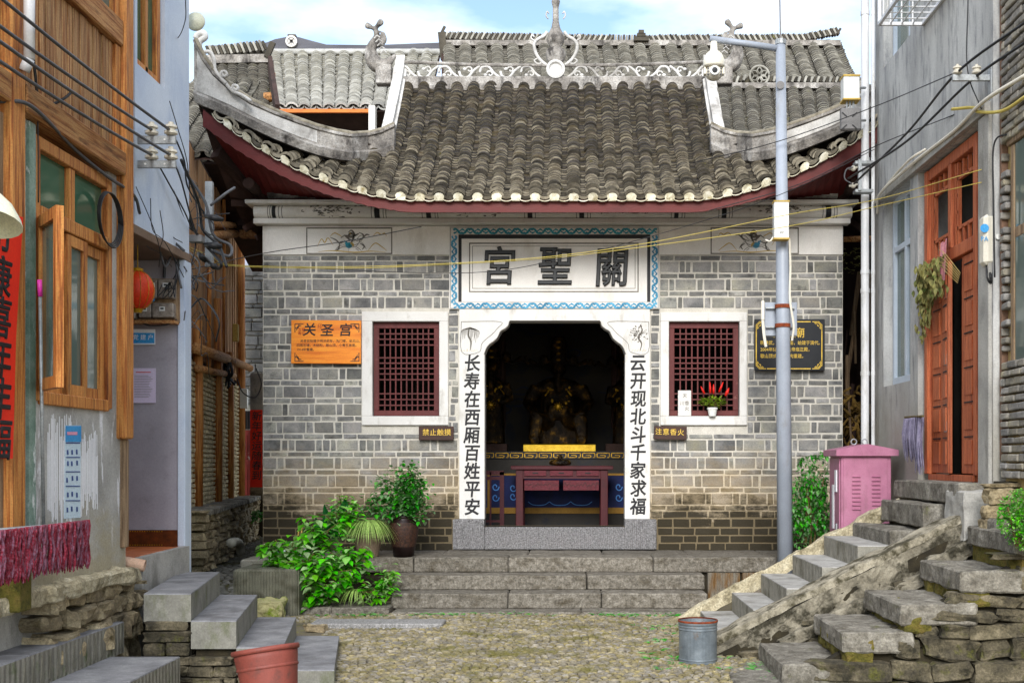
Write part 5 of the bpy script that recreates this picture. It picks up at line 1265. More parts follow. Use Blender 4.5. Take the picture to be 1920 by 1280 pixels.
# ---- the side stair of four blocks (turned a little)
st4 = thing('side_stair', 'stair of four smooth grey blocks climbing to the orange tiled porch', 'stair', (-2.6, 9.2, 0.0))
dirv = Vector((-0.169, 0.986, 0))
xr = [-3.03, -2.694, -2.372, -2.04, -1.674]; zt_ = [0.646, 0.453, 0.263, 0.104]
for k in range(4):
    a, b_ = Vector((xr[k], 8.5, 0)), Vector((xr[k+1], 8.5, 0)); L_ = 1.68/dirv.y
    if k == 0: a.x -= 0.0
    pts = [(a.x, a.y), (b_.x, b_.y), ((b_+dirv*L_).x, (b_+dirv*L_).y), ((a+dirv*L_).x, (a+dirv*L_).y)]
    blockpoly('step', pts, zt_[k]-(0.20 if k < 2 else 0.19), zt_[k], st4, M_slab, M_slab_side2)
q = MB()
for k in range(3):
    pts = [(xr[k]+0.02, 8.55, 0), (xr[k+1]-0.01, 8.55, 0), (xr[k+1]-0.01+dirv.x*1.6, 8.55+1.6, 0), (xr[k]+dirv.x*1.6, 8.55+1.6, 0)]
    q.prism([(x, y, 0.0) for x, y, _ in pts], (0, 0, zt_[k]-0.2))
q.build('core', M_darkcore, st4)
z = 0.0
while z < 0.44:
    h = random.uniform(0.05, 0.1); x = xr[0]+0.0
    lim = {0: 0.44, 1: 0.25, 2: 0.07}
    while x < xr[3]:
        w_ = random.uniform(0.12, 0.34); k = 0 if x < xr[1]-0.05 else (1 if x < xr[2]-0.05 else 2); x2 = min(x+w_, xr[k+1])
        if z+h*0.8 < lim[k] and x2-x > 0.04:
            me = random.choice(stones('stairrub', M_rock)); inst('stone', me, Matrix.Translation(((x+x2)/2, 8.56, z+h/2)) @ Matrix.Diagonal((x2-x-0.008, 0.16, h-0.006, 1)), st4)
        x = x2
    z += h
m_ = rough_box('mortar', (0.3, 0.2, 0.14), M_mortarrough, 8, 0.03, 3, 4); tag(inst('loose_rock', rough_box('loose_rock', (0.26, 0.2, 0.2), mat('mossy_yellow_rock', ['#8a8660', '#b0a878'], 6, .9, .8, 40, moss='#6a7a1c', mlo=.48, mhi=.6), 3, 0.05, 3, 4), Matrix.Translation((XW(506, 11.6), 11.6, 0.14))), 'rounded mossy boulder beside the third block of the side stair', 'rock')
tag(inst('loose_rock', rough_box('loose_rock', (0.2, 0.15, 0.08), M_rocktan, 13, 0.03, 3, 4), Matrix.Translation((XW(592, 10.9), 10.9, 0.07))), 'small flat tan rock lying at the end of the plaza flagstone', 'rock')

# ================================================================ LEFT: pale blue house with the recessed porch
bh = thing('blue_house', 'pale blue plastered house with lilac porch wall and orange tiled floor', 'house', (LX-1, 9.7, 0.8))
def BH(mb, name, m, parent=None, **k): return mb.build(name, m, parent or bh, **k)
Yb0, Yb1 = 9.07, 10.36
zsof = 3.38
uw = (9.12, 9.74)                                    # upper window along Y
def wallpiece(y0, y1, z0, z1, nm='wall', m=None): q = MB(); q.box(LX-0.2, LX, y0, y1, z0, z1); return BH(q, nm, m or M_blue)
q = MB(); q.box(LX-0.2, LX, Yb0, uw[0], zsof, 7.5); q.box(LX-0.2, LX, uw[1], Yb1, zsof, 7.5); q.box(LX-0.2, LX, uw[0], uw[1], zsof, 4.62); wl_ = BH(q, 'wall', M_blue)
q = MB(); q.box(LX-2.6, LX-0.2, Yb1-0.12, Yb1, zsof+0.1, 7.5); q.box(LX-2.6, LX-0.21, 8.95, 9.06, zsof+0.1, 7.5); BH(q, 'end_wall', M_blue)
for (y0, y1, z0, z1) in ((uw[0], uw[0]+0.06, 4.62, 7.5), (uw[1]-0.1, uw[1]-0.02, 4.62, 7.5), (9.38, 9.44, 4.62, 7.5), (uw[0]+0.061, uw[1]-0.101, 4.62, 4.69)):
    q = MB(); q.box(LX-0.1, LX-0.03, y0, y1, z0, z1, 0.005); BH(q, 'window_frame', M_wood)
q = MB(); q.box(LX-0.075, LX-0.068, uw[0]+0.06, uw[1]-0.1, 4.69, 7.5); BH(q, 'pane', M_glassg)
q = MB(); q.box(LX-0.18, LX-0.17, uw[0]+0.02, uw[1]-0.02, 4.62, 7.5); BH(q, 'curtain', M_curtaing)
q = MB(); q.box(LX-0.95, LX+0.012, Yb0-0.06, Yb1-0.001, zsof-0.07, zsof-0.001, 0.004); BH(q, 'soffit', mat('brown_soffit_paint', ['#6a5648', '#806a58'], 4, .8, .1))
q = MB(); q.box(LX-0.9, LX-0.055, Yb1-0.12, Yb1, 0.86, zsof-0.071); BH(q, 'porch_wall', M_lilac)
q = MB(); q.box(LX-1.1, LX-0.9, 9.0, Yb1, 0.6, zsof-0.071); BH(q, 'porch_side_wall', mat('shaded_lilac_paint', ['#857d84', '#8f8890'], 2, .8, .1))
q = MB(); q.box(LX-0.055, LX+0.01, Yb1-0.14, Yb1+0.03, 0.0, 3.309, 0.006); BH(q, 'corner_pillar', M_blue)
q = MB(); q.box(LX-0.9, LX-0.056, Yb1-0.135, Yb1-0.121, 0.86, 1.0); BH(q, 'skirting', M_skirt)
q = MB()
for k in range(34): q.box(LX-0.88+0.0208*k, LX-0.872+0.0208*k, Yb1-0.138, Yb1-0.1355, 0.985, 0.993)
for k in range(34): q.box(LX-0.88+0.0208*k, LX-0.872+0.0208*k, Yb1-0.138, Yb1-0.1355, 0.868, 0.876)
BH(q, 'skirting_beads', M_gold, kind='stuff')
for i in range(3):
    for j in range(5):
        x0, y0 = LX-0.9+0.295*i, 9.08+0.235*j
        q = MB(); q.box(x0+0.002, x0+0.293, y0+0.002, min(y0+0.233, Yb1-0.14), 0.82, 0.86, 0.002); BH(q, 'floor_tile', M_porchtile)
q = MB(); q.box(LX-0.9, LX-0.015, 9.05, Yb1-0.14, 0.0, 0.815); BH(q, 'porch_base', M_concrete)
q = MB(); q.prism([(LX-0.012, 9.1, 0.35), (LX-0.012, Yb1-0.141, 0.35), (LX-0.012, Yb1-0.141, 0.865), (LX-0.012, 9.1, 0.855)], (0.06, 0, 0)); BH(q, 'porch_kerb', M_concrete)
q = MB(); q.box(LX-2.6, LX-0.0, Yb1+0.0, Yb1+0.06, 0.0, 3.3); BH(q, 'gable_end', M_rwall)
q = MB(); Mx = Matrix.Rotation(R(90), 4, 'X').to_3x3(); q.lathe([(0.0, 0), (0.07, 0.02), (0.085, 0.05), (0.07, 0.08), (0.0, 0.1)], (LX-0.005, Yb1+0.25, ZW(25, Yb1)), 18, Mx, caps=False)
tag(q.build('round_lamp', mat('cream_glass', ['#c9c8a8', '#dddcc8'], 3, .3, .02), smooth=True), 'round cream lamp at the top corner of the pale blue house', 'lamp')
# porch things
YPw = Yb1-0.135
ln = thing('paper_lantern', 'round red orange lantern hanging in the porch of the blue house', 'lantern', (XW(262, 9.5)-0.08, 9.55, 2.85))
lx, ly, lz = XW(258, 9.5), 9.5, ZW(544, 9.5)
q = MB(); prof = []
q.ball((lx, ly, lz), (0.13, 0.13, 0.155), 24, 14); q.build('shade', M_lantern, ln, smooth=True)
q = MB()
for k in range(12):
    a = math.pi*2*k/12; q.tube([(lx+0.132*math.cos(a)*math.cos(t), ly+0.132*math.sin(a)*math.cos(t), lz+0.157*math.sin(t)) for t in [math.pi*(j/10-0.5) for j in range(11)]], 0.0022, 4)
q.build('rib', M_gold, ln)
q = MB(); q.lathe([(0.04, 0), (0.045, 0.02), (0.02, 0.03)], (lx, ly, lz+0.15), 12); q.tube([(lx, ly, lz+0.17), (lx, ly, zsof-0.07)], 0.004, 5); q.lathe([(0.03, -0.03), (0.045, 0)], (lx, ly, lz-0.15), 12); q.build('cap', M_gold, ln)
mb_ = thing('electric_meter_box', 'old brown electric meter boxes with clear covers on the lilac porch wall', 'meter box', (XW(310, YPw), YPw, 2.8))
q = MB(); q.box(XW(232, YPw), XW(338, YPw), YPw-0.02, YPw-0.001, ZW(606, YPw), ZW(523, YPw), 0.004); q.build('back_board', M_greywood, mb_)
for (a, b_, c, d) in ((286, 302, 527, 562), (304, 333, 527, 562), (268, 291, 572, 598), (293, 332, 571, 598), (235, 262, 580, 600)):
    q = MB(); q.box(XW(a, YPw), XW(b_, YPw), YPw-0.11, YPw-0.021, ZW(d, YPw), ZW(c, YPw), 0.008); bx_ = q.build('meter_case', mat('yellowed_clear_plastic', ['#6a6058', '#8c8278', '#a39a90'], 30, .35, .2), mb_)
    q = MB(); m0 = (a+b_)/2; q.box(XW(m0-5, YPw), XW(m0+5, YPw), YPw-0.116, YPw-0.111, ZW(c+15, YPw), ZW(c+7, YPw)); q.build('dial', M_plastic, bx_)
    q = MB(); q.box(XW(m0-3, YPw), XW(m0+3, YPw), YPw-0.119, YPw-0.117, ZW(c+12, YPw), ZW(c+9, YPw)); q.build('counter', M_ink, bx_)
q = MB(); q.box(XW(232, YPw), XW(336, YPw), YPw-0.12, YPw-0.0, ZW(609, YPw), ZW(603, YPw)); q.build('shelf', M_woodh, mb_)
q = MB(); q.ball((XW(297, YPw), YPw-0.13, ZW(566, YPw)), 0.016, 8, 6); q.build('blue_seal', M_blueplastic, mb_)
q = MB(); q.tube([(XW(310, YPw), YPw-0.03, ZW(522, YPw)), (XW(311, YPw), YPw-0.03, ZW(490, YPw))], 0.012, 6); q.tube(bezier([(XW(296, YPw), YPw-0.12, ZW(536, YPw)), (XW(300, YPw), YPw-0.14, ZW(550, YPw)), (XW(297, YPw), YPw-0.13, ZW(565, YPw))], 5), 0.005, 5)
for k in range(7):
    x0 = 318+random.uniform(-6, 20); q.tube(bezier([(XW(x0, YPw), YPw-0.1, ZW(530, YPw)), (XW(x0+random.uniform(-12, 14), YPw), YPw-0.15, ZW(random.uniform(545, 570), YPw)), (XW(336, YPw), YPw-0.08, ZW(random.uniform(500, 560), YPw)), (XW(340, YPw), YPw-0.05, ZW(random.uniform(470, 500), YPw))], 5), 0.004, 5)
q.tube(bezier([(XW(270, YPw), YPw-0.1, ZW(606, YPw)), (XW(290, YPw), YPw-0.12, ZW(613, YPw)), (XW(320, YPw), YPw-0.1, ZW(611, YPw)), (XW(336, YPw), YPw-0.06, ZW(600, YPw))], 5), 0.006, 5)
q.build('wiring', M_black, mb_, fix=False)
def notice(name, px0, px1, py0, py1, m, label, Y=YPw, cat='notice'):
    q = MB(); q.box(XW(px0, Y), XW(px1, Y), Y-0.004, Y+0.014-0.012, ZW(py1, Y), ZW(py0, Y)); return tag(q.build(name, m), label, cat)
n1 = notice('blue_notice', 247, 291, 617, 646, M_paper, 'small blue and white card notice under the meter boxes')
q = MB(); q.box(XW(248.5, YPw), XW(290, YPw), YPw-0.006, YPw-0.0045, ZW(643.5, YPw), ZW(624, YPw)); q.build('blue_field', M_bluep, n1)
text('党 建 户', 0.05, (XW(269, YPw), YPw-0.007, ZW(633, YPw)), M_paper, n1, name='lettering', extrude=0.0005)
n2 = notice('paper_notice', 246, 292, 690, 755, M_paperl, 'lilac printed paper sheet pasted low on the porch wall')
q = MB(); q.box(XW(255, YPw), XW(283, YPw), YPw-0.0055, YPw-0.0045, ZW(698.5, YPw), ZW(697, YPw)); q.build('red_heading', M_redflower, n2)
for k in range(14):
    q = MB(); q.box(XW(252, YPw), XW(random.uniform(278, 287), YPw), YPw-0.0055, YPw-0.0045, ZW(704.4+3.1*k, YPw), ZW(703.7+3.1*k, YPw)); q.build('text_line', M_inkgrey, n2)
q = MB(); q.box(LX-0.19+0.0, LX-0.13, 9.0, 9.06, ZW(690, 9.0), ZW(650, 9.0)); 
# insulator bracket on the blue wall, near post
brk = thing('insulator_bracket', 'galvanised bracket with four porcelain insulators on the pale blue wall', 'bracket', (LX+0.03, 9.15, 3.8))
Yk = 9.16
def BK(px_, py_): return W(px_, py_, Yk)
q = MB(); q.box(XW(250, Yk)-0.02, XW(264, Yk)-0.02, Yk-0.01, Yk+0.04, ZW(372, Yk), ZW(230, Yk), 0.003); q.build('upright', M_steel, brk)
for (a, b_) in ((257, 272), (303, 317)):
    q = MB(); q.box(XW(252, Yk), XW(332, Yk), Yk-0.04, Yk-0.011, ZW(b_, Yk), ZW(a, Yk), 0.003); arm = q.build('arm', M_steel, brk)
    for k in (276, 312): q = MB(); Mx = Matrix.Rotation(R(90), 4, 'X').to_3x3(); q.lathe([(0.008, 0), (0.008, 0.004)], (XW(k, Yk), Yk-0.041, ZW((a+b_)/2, Yk)), 8, Mx); q.build('bolt', M_plastic, arm)
for (a, b_) in ((287, 256), (323, 256), (287, 302), (323, 302)):
    q = MB(); z0 = ZW(b_, Yk); q.lathe([(0.03, 0), (0.05, 0.012), (0.05, 0.03), (0.03, 0.038), (0.03, 0.05), (0.048, 0.058), (0.045, 0.075), (0.02, 0.085), (0.02, 0.1), (0, 0.1)], (XW(a, Yk), Yk-0.03, z0), 14); q.build('insulator', M_porcelain, brk, smooth=False)
# ================================================================ ALLEY: old wooden house and far brick house
WA, WB = Vector((-4.42, 13.6, 0)), Vector((-5.32, 19.2, 0)); wd_ = (WB-WA).normalized(); wn = Vector((wd_.y, -wd_.x, 0))
def WP(px_, py_, out=0.0):
    k = (px_-CX)/FL; # x = k*y ; line WA + s*wd
    s_ = (k*WA.y - WA.x)/(wd_.x - k*wd_.y); p = WA + wd_*s_; return Vector((p.x, p.y, ZW(py_, p.y))) + wn*out
wh = thing('wooden_house', 'brown plank walled house with pole frame beside the alley', 'house', (-5, 16, 0.5))
q = MB(); q.prism([WA+Vector((0, 0, 0.4))-wd_*1.0, WB+Vector((0, 0, 0.4)), WB+Vector((0, 0, 5.4)), WA+Vector((0, 0, 5.4))-wd_*1.0], -wn*0.3); q.build('back_wall', M_darkwood, wh)
s_ = -0.6; Lw = (WB-WA).length
while s_ < Lw-0.15:
    w_ = random.uniform(0.14, 0.26); a, b_ = WA+wd_*s_, WA+wd_*(s_+w_-0.012); d = random.uniform(0.02, 0.05)
    q = MB(); q.prism([a+Vector((0, 0, 2.85)), b_+Vector((0, 0, 2.85)), b_+Vector((0, 0, 5.3)), a+Vector((0, 0, 5.3))], wn*d); q.build('plank', M_plank, wh); s_ += w_
q = MB(); q.prism([WA-wd_*1+Vector((0, 0, 1.02)), WB+Vector((0, 0, 1.02)), WB+Vector((0, 0, 2.8)), WA-wd_*1+Vector((0, 0, 2.8))], wn*0.03); q.build('mud_panel', mat('pale_clay_daub', ['#a8997a', '#cdbf9e', '#ddd0b2'], 8, .95, .8, 40), wh)
q = MB(); z = 1.04
while z < 2.75:
    s_ = -0.9 + random.uniform(0, 0.2)
    while s_ < Lw-0.1:
        w_ = random.uniform(0.09, 0.16); c = WA+wd_*(s_+w_/2)+wn*0.04+Vector((0, 0, z+0.022)); M = Matrix((wd_, wn, Vector((0, 0, 1)))).transposed().to_4x4(); M.translation = c
        q.cham(M, (w_-0.03, 0.05, 0.042), 0.006, jit=0.006); s_ += w_
    z += 0.06
q.build('mud_bricks', M_adobe, wh, kind='stuff', fix=False)
for px_, wdt, top_, bot_ in ((357, .13, 600, 960), (396, .13, 560, 955), (420, .12, 660, 950), (441, .14, 400, 945), (379, .06, 350, 700), (408, .05, 300, 680)):
    p, t_ = WP(px_, bot_, 0.08), WP(px_, top_, 0.08); q = MB(); q.tube([p, p.lerp(t_, .5)+Vector((0.01, 0, 0)), t_], [wdt/2, wdt/2*0.95, wdt/2*0.9], 9); q.build('post', M_wood, wh, smooth=True)
for (a, ya, b_, yb, r_) in ((346, 652, 405, 672, .07), (392, 664, 452, 690, .06), (380, 420, 440, 423, .05), (372, 442, 436, 436, .06), (350, 690, 420, 704, .045)):
    q = MB(); q.tube([WP(a, ya, .12), WP(b_, yb, .14)], r_, 8); q.build('beam', M_woodh, wh, smooth=True)
base = thing('alley_rubble_wall', 'low rough rubble base under the wooden house in the alley', 'wall', (-4.8, 16, 0.4))
q = MB(); q.prism([WA-wd_*1+Vector((0, 0, 0.1)), WB+wd_*0.6+Vector((0, 0, 0.1)), WB+wd_*0.6+Vector((0, 0, 1.0)), WA-wd_*1+Vector((0, 0, 1.0))], wn*0.18); q.build('core', M_darkcore, base)
rubble(base, WA-wd_*0.5+wn*0.22+Vector((0, 0, 0.35)), wd_, (0, 0, 1), wn, Lw+0.9, 0.68, M_rocktan, 'base', hr=(0.08, 0.16), wr=(0.1, 0.3), dep=0.2)
for k in range(9):
    c = WA+wd_*(0.65*k-0.1)+wn*0.2+Vector((0, 0, 1.02)); M = Matrix((wd_, wn, Vector((0, 0, 1)))).transposed().to_4x4(); M.translation = c
    inst('cap_stone', rough_box('cap_stone', (0.6, 0.36, 0.06), M_rockbig, k, 0.015, 3, 4), M, base)
e = WB+wd_*0.1
# tiled eave of the wooden house
q = MB()
def WR(u, t): return Vector((-5.6+u, 14.3+2.0*t, ZW(292, 14.3)+1.5*t))
ft_ = tile_field(WR, [0.11+0.22*k for k in range(6)], lambda u: 1.0, 0.06, 0.085, 2.5, None, colpitch=0.22)
ft_.build('roof_tiles', [M_tile_mid, M_tile_mid_lip], wh, kind='stuff', fix=False)
q = MB(); q.add([WR(0, 0)-Vector((0, 0, .05)), WR(1.35, 0)-Vector((0, 0, .05)), WR(1.35, 1)-Vector((0, 0, .05)), WR(0, 1)-Vector((0, 0, .05))], [(0, 1, 2, 3)]); q.build('roof_deck', M_darkwood, wh)
# dark eaves hanging across the alley behind
dk = thing('alley_canopy', 'dark timber canopy spanning above the pale wall at the end of the alley', 'canopy', (-5, 17.5, 4.4))
for k in range(5):
    q = MB(); z = ZW(350+20*k, 17); q.box(XW(438, 17), XW(505, 17), 16.9+0.1*k, 17.05+0.1*k, z-0.05, z+0.05); q.build('beam', M_darkwood if k < 4 else M_woodh, dk)
for k in range(6):
    q = MB(); x = XW(444+11*k, 17.4); q.beam((x, 17.4, ZW(330, 17)), (x+0.1, 17.5, ZW(425, 17)), 0.05, 0.06); q.build('rafter', M_darkwood, dk)
# far brick house closing the alley
fb = thing('far_brick_house', 'grey brick house with a red door closing the alley', 'house', (-5, 20, 0.3))
YB2 = 20.0
x0, x1 = XW(400, YB2), XW(520, YB2)
q = MB(); q.box(x0, x1, YB2+0.02, YB2+0.3, 0.2, ZW(498, YB2)); q.build('wall', M_mortar, fb)
q = MB(); q.box(x0, x1, YB2+0.0, YB2+0.3, ZW(497.5, YB2), ZW(300, YB2)); q.build('white_upper_wall', M_farwhite, fb)
z = 1.0; tl = True; cnt = 0
while z < ZW(505, YB2):
    h = 0.16 if tl else 0.07; x = x0 + random.uniform(-0.2, 0)
    while x < x1:
        w_ = random.uniform(0.26, 0.36) if random.random() < .8 else 0.1
        if not (x+w_ > XW(446, YB2) and x < XW(492, YB2) and z < ZW(770, YB2)):
            q = MB(); q.cham(Matrix.Translation((x+w_/2, YB2, z+h/2)), (w_-0.015, 0.06, h-0.015), 0.008, jit=.003); q.build('brick', M_brick, fb)
        x += w_
    z += h; tl = not tl
q = MB(); q.box(XW(446, YB2), XW(469, YB2), YB2-0.02, YB2+0.015, ZW(945, YB2), ZW(806, YB2), .004); dr_ = q.build('door', M_reddoor, fb)
for (a, b_) in ((815, 860), (870, 930)): q = MB(); q.box(XW(450, YB2), XW(465, YB2), YB2-0.035, YB2-0.021, ZW(b_, YB2), ZW(a, YB2), .004); q.build('panel', M_reddoor, dr_)
q = MB(); q.box(XW(446, YB2), XW(470, YB2), YB2-0.01, YB2+0.01, ZW(804, YB2), ZW(770, YB2)); q.build('transom_dark_plate', M_ink, fb)  # solid black plate, the darkness behind the bars is its colour
for k in range(4): q = MB(); q.box(XW(450+5*k, YB2), XW(451+5*k, YB2), YB2-0.03, YB2-0.011, ZW(804, YB2), ZW(770, YB2)); q.build('transom_bar', M_darkwood, fb)
q = MB(); q.box(XW(453, YB2), XW(461, YB2), YB2-0.04, YB2-0.036, ZW(855, YB2), ZW(828, YB2)); q.build('door_notice', M_paper, dr_)
Yc = 19.0
q = MB(); q.box(XW(469, Yc), XW(492, Yc), Yc, Yc+0.008, ZW(913, Yc), ZW(768, Yc)); cp2 = tag(q.build('couplet_scroll', M_redpaper), 'narrow red paper couplet with seven black characters by the far red door', 'couplet')
for i, ch in enumerate('新年好运随春到'): text(ch, 0.16, W(480.5, 781+18.5*i, Yc-0.003), M_ink, cp2, extrude=0.0008, bold=0.02, shear=.1)
q = MB(); q.box(XW(469, Yc), XW(500, Yc), Yc+0.01, Yc+0.15, 0.3, ZW(700, Yc)); tag(q.build('brick_pier', M_brick), 'grey brick pier carrying the narrow red couplet', 'pier')
# alley floor
q = MB(); A = []; 
q.add([(XW(300, 11.9), 11.95, 0.12), (XW(505, 11.9), 11.95, 0.12), (XW(500, 13.2), 13.2, 0.30), (XW(500, 22), 22, 0.42), (-7.5, 22, 0.42), (-5.0, 13.2, 0.30)], [(0, 1, 2, 5), (5, 2, 3, 4)])
al = q.build('alley_path', M_earth_d, kind='structure')
q = MB(); y = 12.0
while y < 19.5:
    x = XW(350, y)-0.1; zz = 0.12+(y-11.95)*0.144 if y < 13.2 else 0.30+(y-13.2)*0.0136
    while x < XW(500, y):
        cobble_shape(q, x, y, zz, random.uniform(.06, .11), random.uniform(.035, .055), .02, random.gauss(0, .25)); x += random.uniform(.075, .12)
    y += 0.06
q.build('cobbles', M_cobble_g, al, smooth=True, fix=False, kind='stuff')
q = MB(); q.tube(bezier([WP(350, 1018, .5), WP(364, 1016, .5), WP(372, 1022, .5), WP(374, 1036, .5)], 4), 0.055, 10)
tag(q.build('waste_pipe', mat('grey_clay_pipe', ['#9a9484', '#b5b0a0'], 5, .7, .1), smooth=True), 'bent pale waste pipe at the foot of the alley rubble base', 'pipe')
q = MB(); q.tube(bezier([WP(449, 968, .35), WP(451, 990, .35), WP(454, 1010, .36)], 4), 0.025, 8); tag(q.build('blue_pipe', M_blueplastic, smooth=True), 'short blue plastic pipe on the alley rubble base', 'pipe')
for (px_, py_, py2, w_, m, nm, lab) in ((415, 607, 640, 10, M_ochre, 'yellow_junction_box', 'small yellow junction box on the wooden house planks'), (432, 728, 765, 14, M_plastic, 'white_switch_box', 'small white switch box on the wooden house below the cable tangle')):
    c = WP(px_, (py_+py2)/2, .2); q = MB(); hh = (py2-py_)/2*c.y/FL; ww = w_/2*c.y/FL; q.box(c.x-ww, c.x+ww, c.y-0.04, c.y+0.04, c.z-hh, c.z+hh, .01); tag(q.build(nm, m), lab, 'junction box')
# ================================================================ RIGHT: grey rendered house (wall plane X = RX, facing -X)
RX = 3.35
rh = thing('grey_house', 'tall grey rendered house with red brown lattice door and white framed windows', 'house', (RX+1.5, 11, 0))
def RH(mb, name, m, parent=None, **k): return mb.build(name, m, parent or rh, **k)
def rbox(mb, Y0, Y1, z0, z1, d0, d1, c=0.0): return mb.box(RX-d1, RX-d0, Y0, Y1, z0, z1, c)   # d = proud of the wall towards -X
Yf, Yn = 13.1, 9.45
dY0, dY1, dz0, dz1 = 9.72, 11.49, 1.41, 4.36          # door recess
wY0, wY1, wz0, wz1 = 11.75, 12.75, 2.38, 4.36
uY0, uY1, uz0 = 10.9, 12.75, 5.78
q = MB()
rbox(q, Yn, dY0, 0, 7.5, -0.3, 0); rbox(q, dY0, dY1, 0, dz0, -0.3, 0); rbox(q, dY0, dY1, dz1, 7.5, -0.3, 0)
rbox(q, dY1, wY0, 0, 7.5, -0.3, 0); rbox(q, wY0, wY1, 0, wz0, -0.3, 0); rbox(q, wY0, wY1, wz1, uz0, -0.3, 0); rbox(q, wY1, Yf, 0, 7.5, -0.3, 0)
rbox(q, wY0, wY1, 7.2, 7.5, -0.3, 0)
wallR = RH(q, 'wall', M_rwall)
q = MB(); q.box(RX+0.01, RX+3, Yf-0.2, Yf, 0, 7.5); q.box(RX+0.31, RX+3.0, Yn, Yn+0.1, 0, 7.5); q.box(RX+3, RX+3.2, Yn, Yf, 0, 7.5); RH(q, 'side_wall', M_rwall)
q = MB(); q.box(RX+0.35, RX+0.4, Yn, Yf, 0, 7.5); RH(q, 'room_wall', M_room)
q = MB(); rbox(q, 9.5, Yf-0.05, 4.362, 4.45, 0.0, 0.05, .004); RH(q, 'lintel_band', M_concrete)
q = MB(); rbox(q, 9.47, 9.715, 1.3, 4.355, 0.0, 0.03, .004); RH(q, 'door_jamb', M_concrete)
# window by the door
def window(Y0, Y1, z0, z1, bars, tr, name='window'):
    q = MB(); rbox(q, Y0+0.02, Y0+0.08, z0+0.02, z1, -0.16, -0.1, .004); wn_ = RH(q, name, M_alum)
    for (a, b_, c, d) in [(Y1-0.08, Y1-0.02, z0+0.02, z1), (Y0+0.081, Y1-0.081, z0+0.02, z0+0.09), (Y0+0.081, Y1-0.081, z1-0.06, z1)] + [(b0-0.03, b0+0.03, z0+0.09, z1-0.06) for b0 in bars] + [(Y0+0.081, Y1-0.081, t-0.03, t+0.03) for t in tr]:
        q = MB(); rbox(q, a, b_, c, d, -0.16, -0.095+0.003*random.random(), .003); q.build('frame_bar', M_alum, wn_)
    q = MB(); rbox(q, Y0+0.06, Y1-0.06, z0+0.06, z1-0.03, -0.135, -0.128); q.build('pane', M_glassd, wn_)
    q = MB(); A = []; B = []
    for i in range(24): y = Y0+(Y1-Y0)*i/23; A.append((RX+0.25+0.02*math.sin(i*1.9), y, z1)); B.append((RX+0.25+0.02*math.sin(i*1.9), y, z0))
    q.strip(A, B); q.build('curtain', M_curtain, wn_, smooth=True); return wn_
window(wY0, wY1, wz0, wz1, (12.25,), (3.82,)); window(uY0, uY1, uz0, 7.2, (11.5, 12.1), ())
# protruding window cage at the top
cg = thing('window_cage', 'white steel security cage around the upper window of the grey house', 'window cage', (RX-0.2, 10.8, 5.72))
zc0, zc1, xo = 5.72, 7.0, RX-0.42
q = MB()
for (p, r_) in (((xo, 10.3, zc0), (xo, 11.3, zc0)), ((RX, 11.3, zc0), (xo, 11.3, zc0)), ((RX, 10.3, zc0), (xo, 10.3, zc0)), ((xo, 11.3, zc0), (xo, 11.3, zc1)), ((xo, 10.3, zc0), (xo, 10.3, zc1)), ((RX-.01, 10.3, zc0), (RX-.01, 11.3, zc0))):
    q = MB(); q.beam(p, r_, 0.03, 0.03); q.build('frame_rail', M_pvc, cg)
for k in range(1, 7): q = MB(); y = 10.3+k/7; q.tube([(RX, y, zc0), (xo, y, zc0), (xo, y, zc1)], 0.008, 6); q.build('bar', M_pvc, cg)
for k in range(1, 4): q = MB(); x = xo+0.42*k/4; q.tube([(x, 10.3, zc0+.004), (x, 11.3, zc0+.004)], 0.008, 6); q.build('bar', M_pvc, cg)
for k in range(1, 4): q = MB(); x = xo+0.42*k/4; q.tube([(x, 11.3, zc0), (x, 11.3, zc1)], 0.008, 6); q.build('bar', M_pvc, cg)
# the door
DX = RX+0.13
def dbox(mb, Y0, Y1, z0, z1, d0, d1, c=0.0): return mb.box(DX-d1, DX-d0, Y0, Y1, z0, z1, c)
Dn, Df = 9.98, 11.42
q = MB(); dbox(q, Df-0.09, Df, dz0+0.06, dz1-0.02, 0, 0.09, .005); dp = RH(q, 'door_frame', M_door)
for (a, b_, c, d) in ((Dn, Dn+0.09, dz0+0.06, dz1-0.02), (10.66, 10.74, 3.49, dz1-0.1), (Dn+.091, Df-.091, 3.38, 3.49), (Dn+.091, Df-.091, dz1-0.12, dz1-0.02), (Dn+.091, Df-.091, dz0, dz0+0.059)):
    q = MB(); dbox(q, a, b_, c, d, 0, 0.08, .005); q.build('frame_member', M_door, dp)
for (y0, y1) in ((Dn+0.1, 10.65), (10.75, Df-0.1)):
    z0, z1 = 3.5, dz1-0.13; L_ = y1-y0; H_ = z1-z0
    for (a, b_, c, d) in ((0.14, 0.14, 0, 1), (0.86, 0.86, 0, 1), (0, 1, 0.2, 0.2), (0, 1, 0.8, 0.8), (0.38, 0.38, 0.8, 1), (0.62, 0.62, 0.8, 1), (0.38, 0.38, 0, 0.2), (0.62, 0.62, 0, 0.2), (0, 0.14, 0.4, 0.4), (0, 0.14, 0.6, 0.6), (0.86, 1, 0.4, 0.4), (0.86, 1, 0.6, 0.6)):
        q = MB(); q.beam((DX-0.03, y0+L_*a, z0+H_*c), (DX-0.03, y0+L_*b_, z0+H_*d), 0.03, 0.03); q.build('lattice_bar', M_door, dp)
    q = MB(); dbox(q, y0, y0+0.04, z0, z1, 0, 0.05); q.build('lattice_stile', M_door, dp); q = MB(); dbox(q, y1-0.04, y1, z0, z1, 0, 0.05); q.build('lattice_stile', M_door, dp)
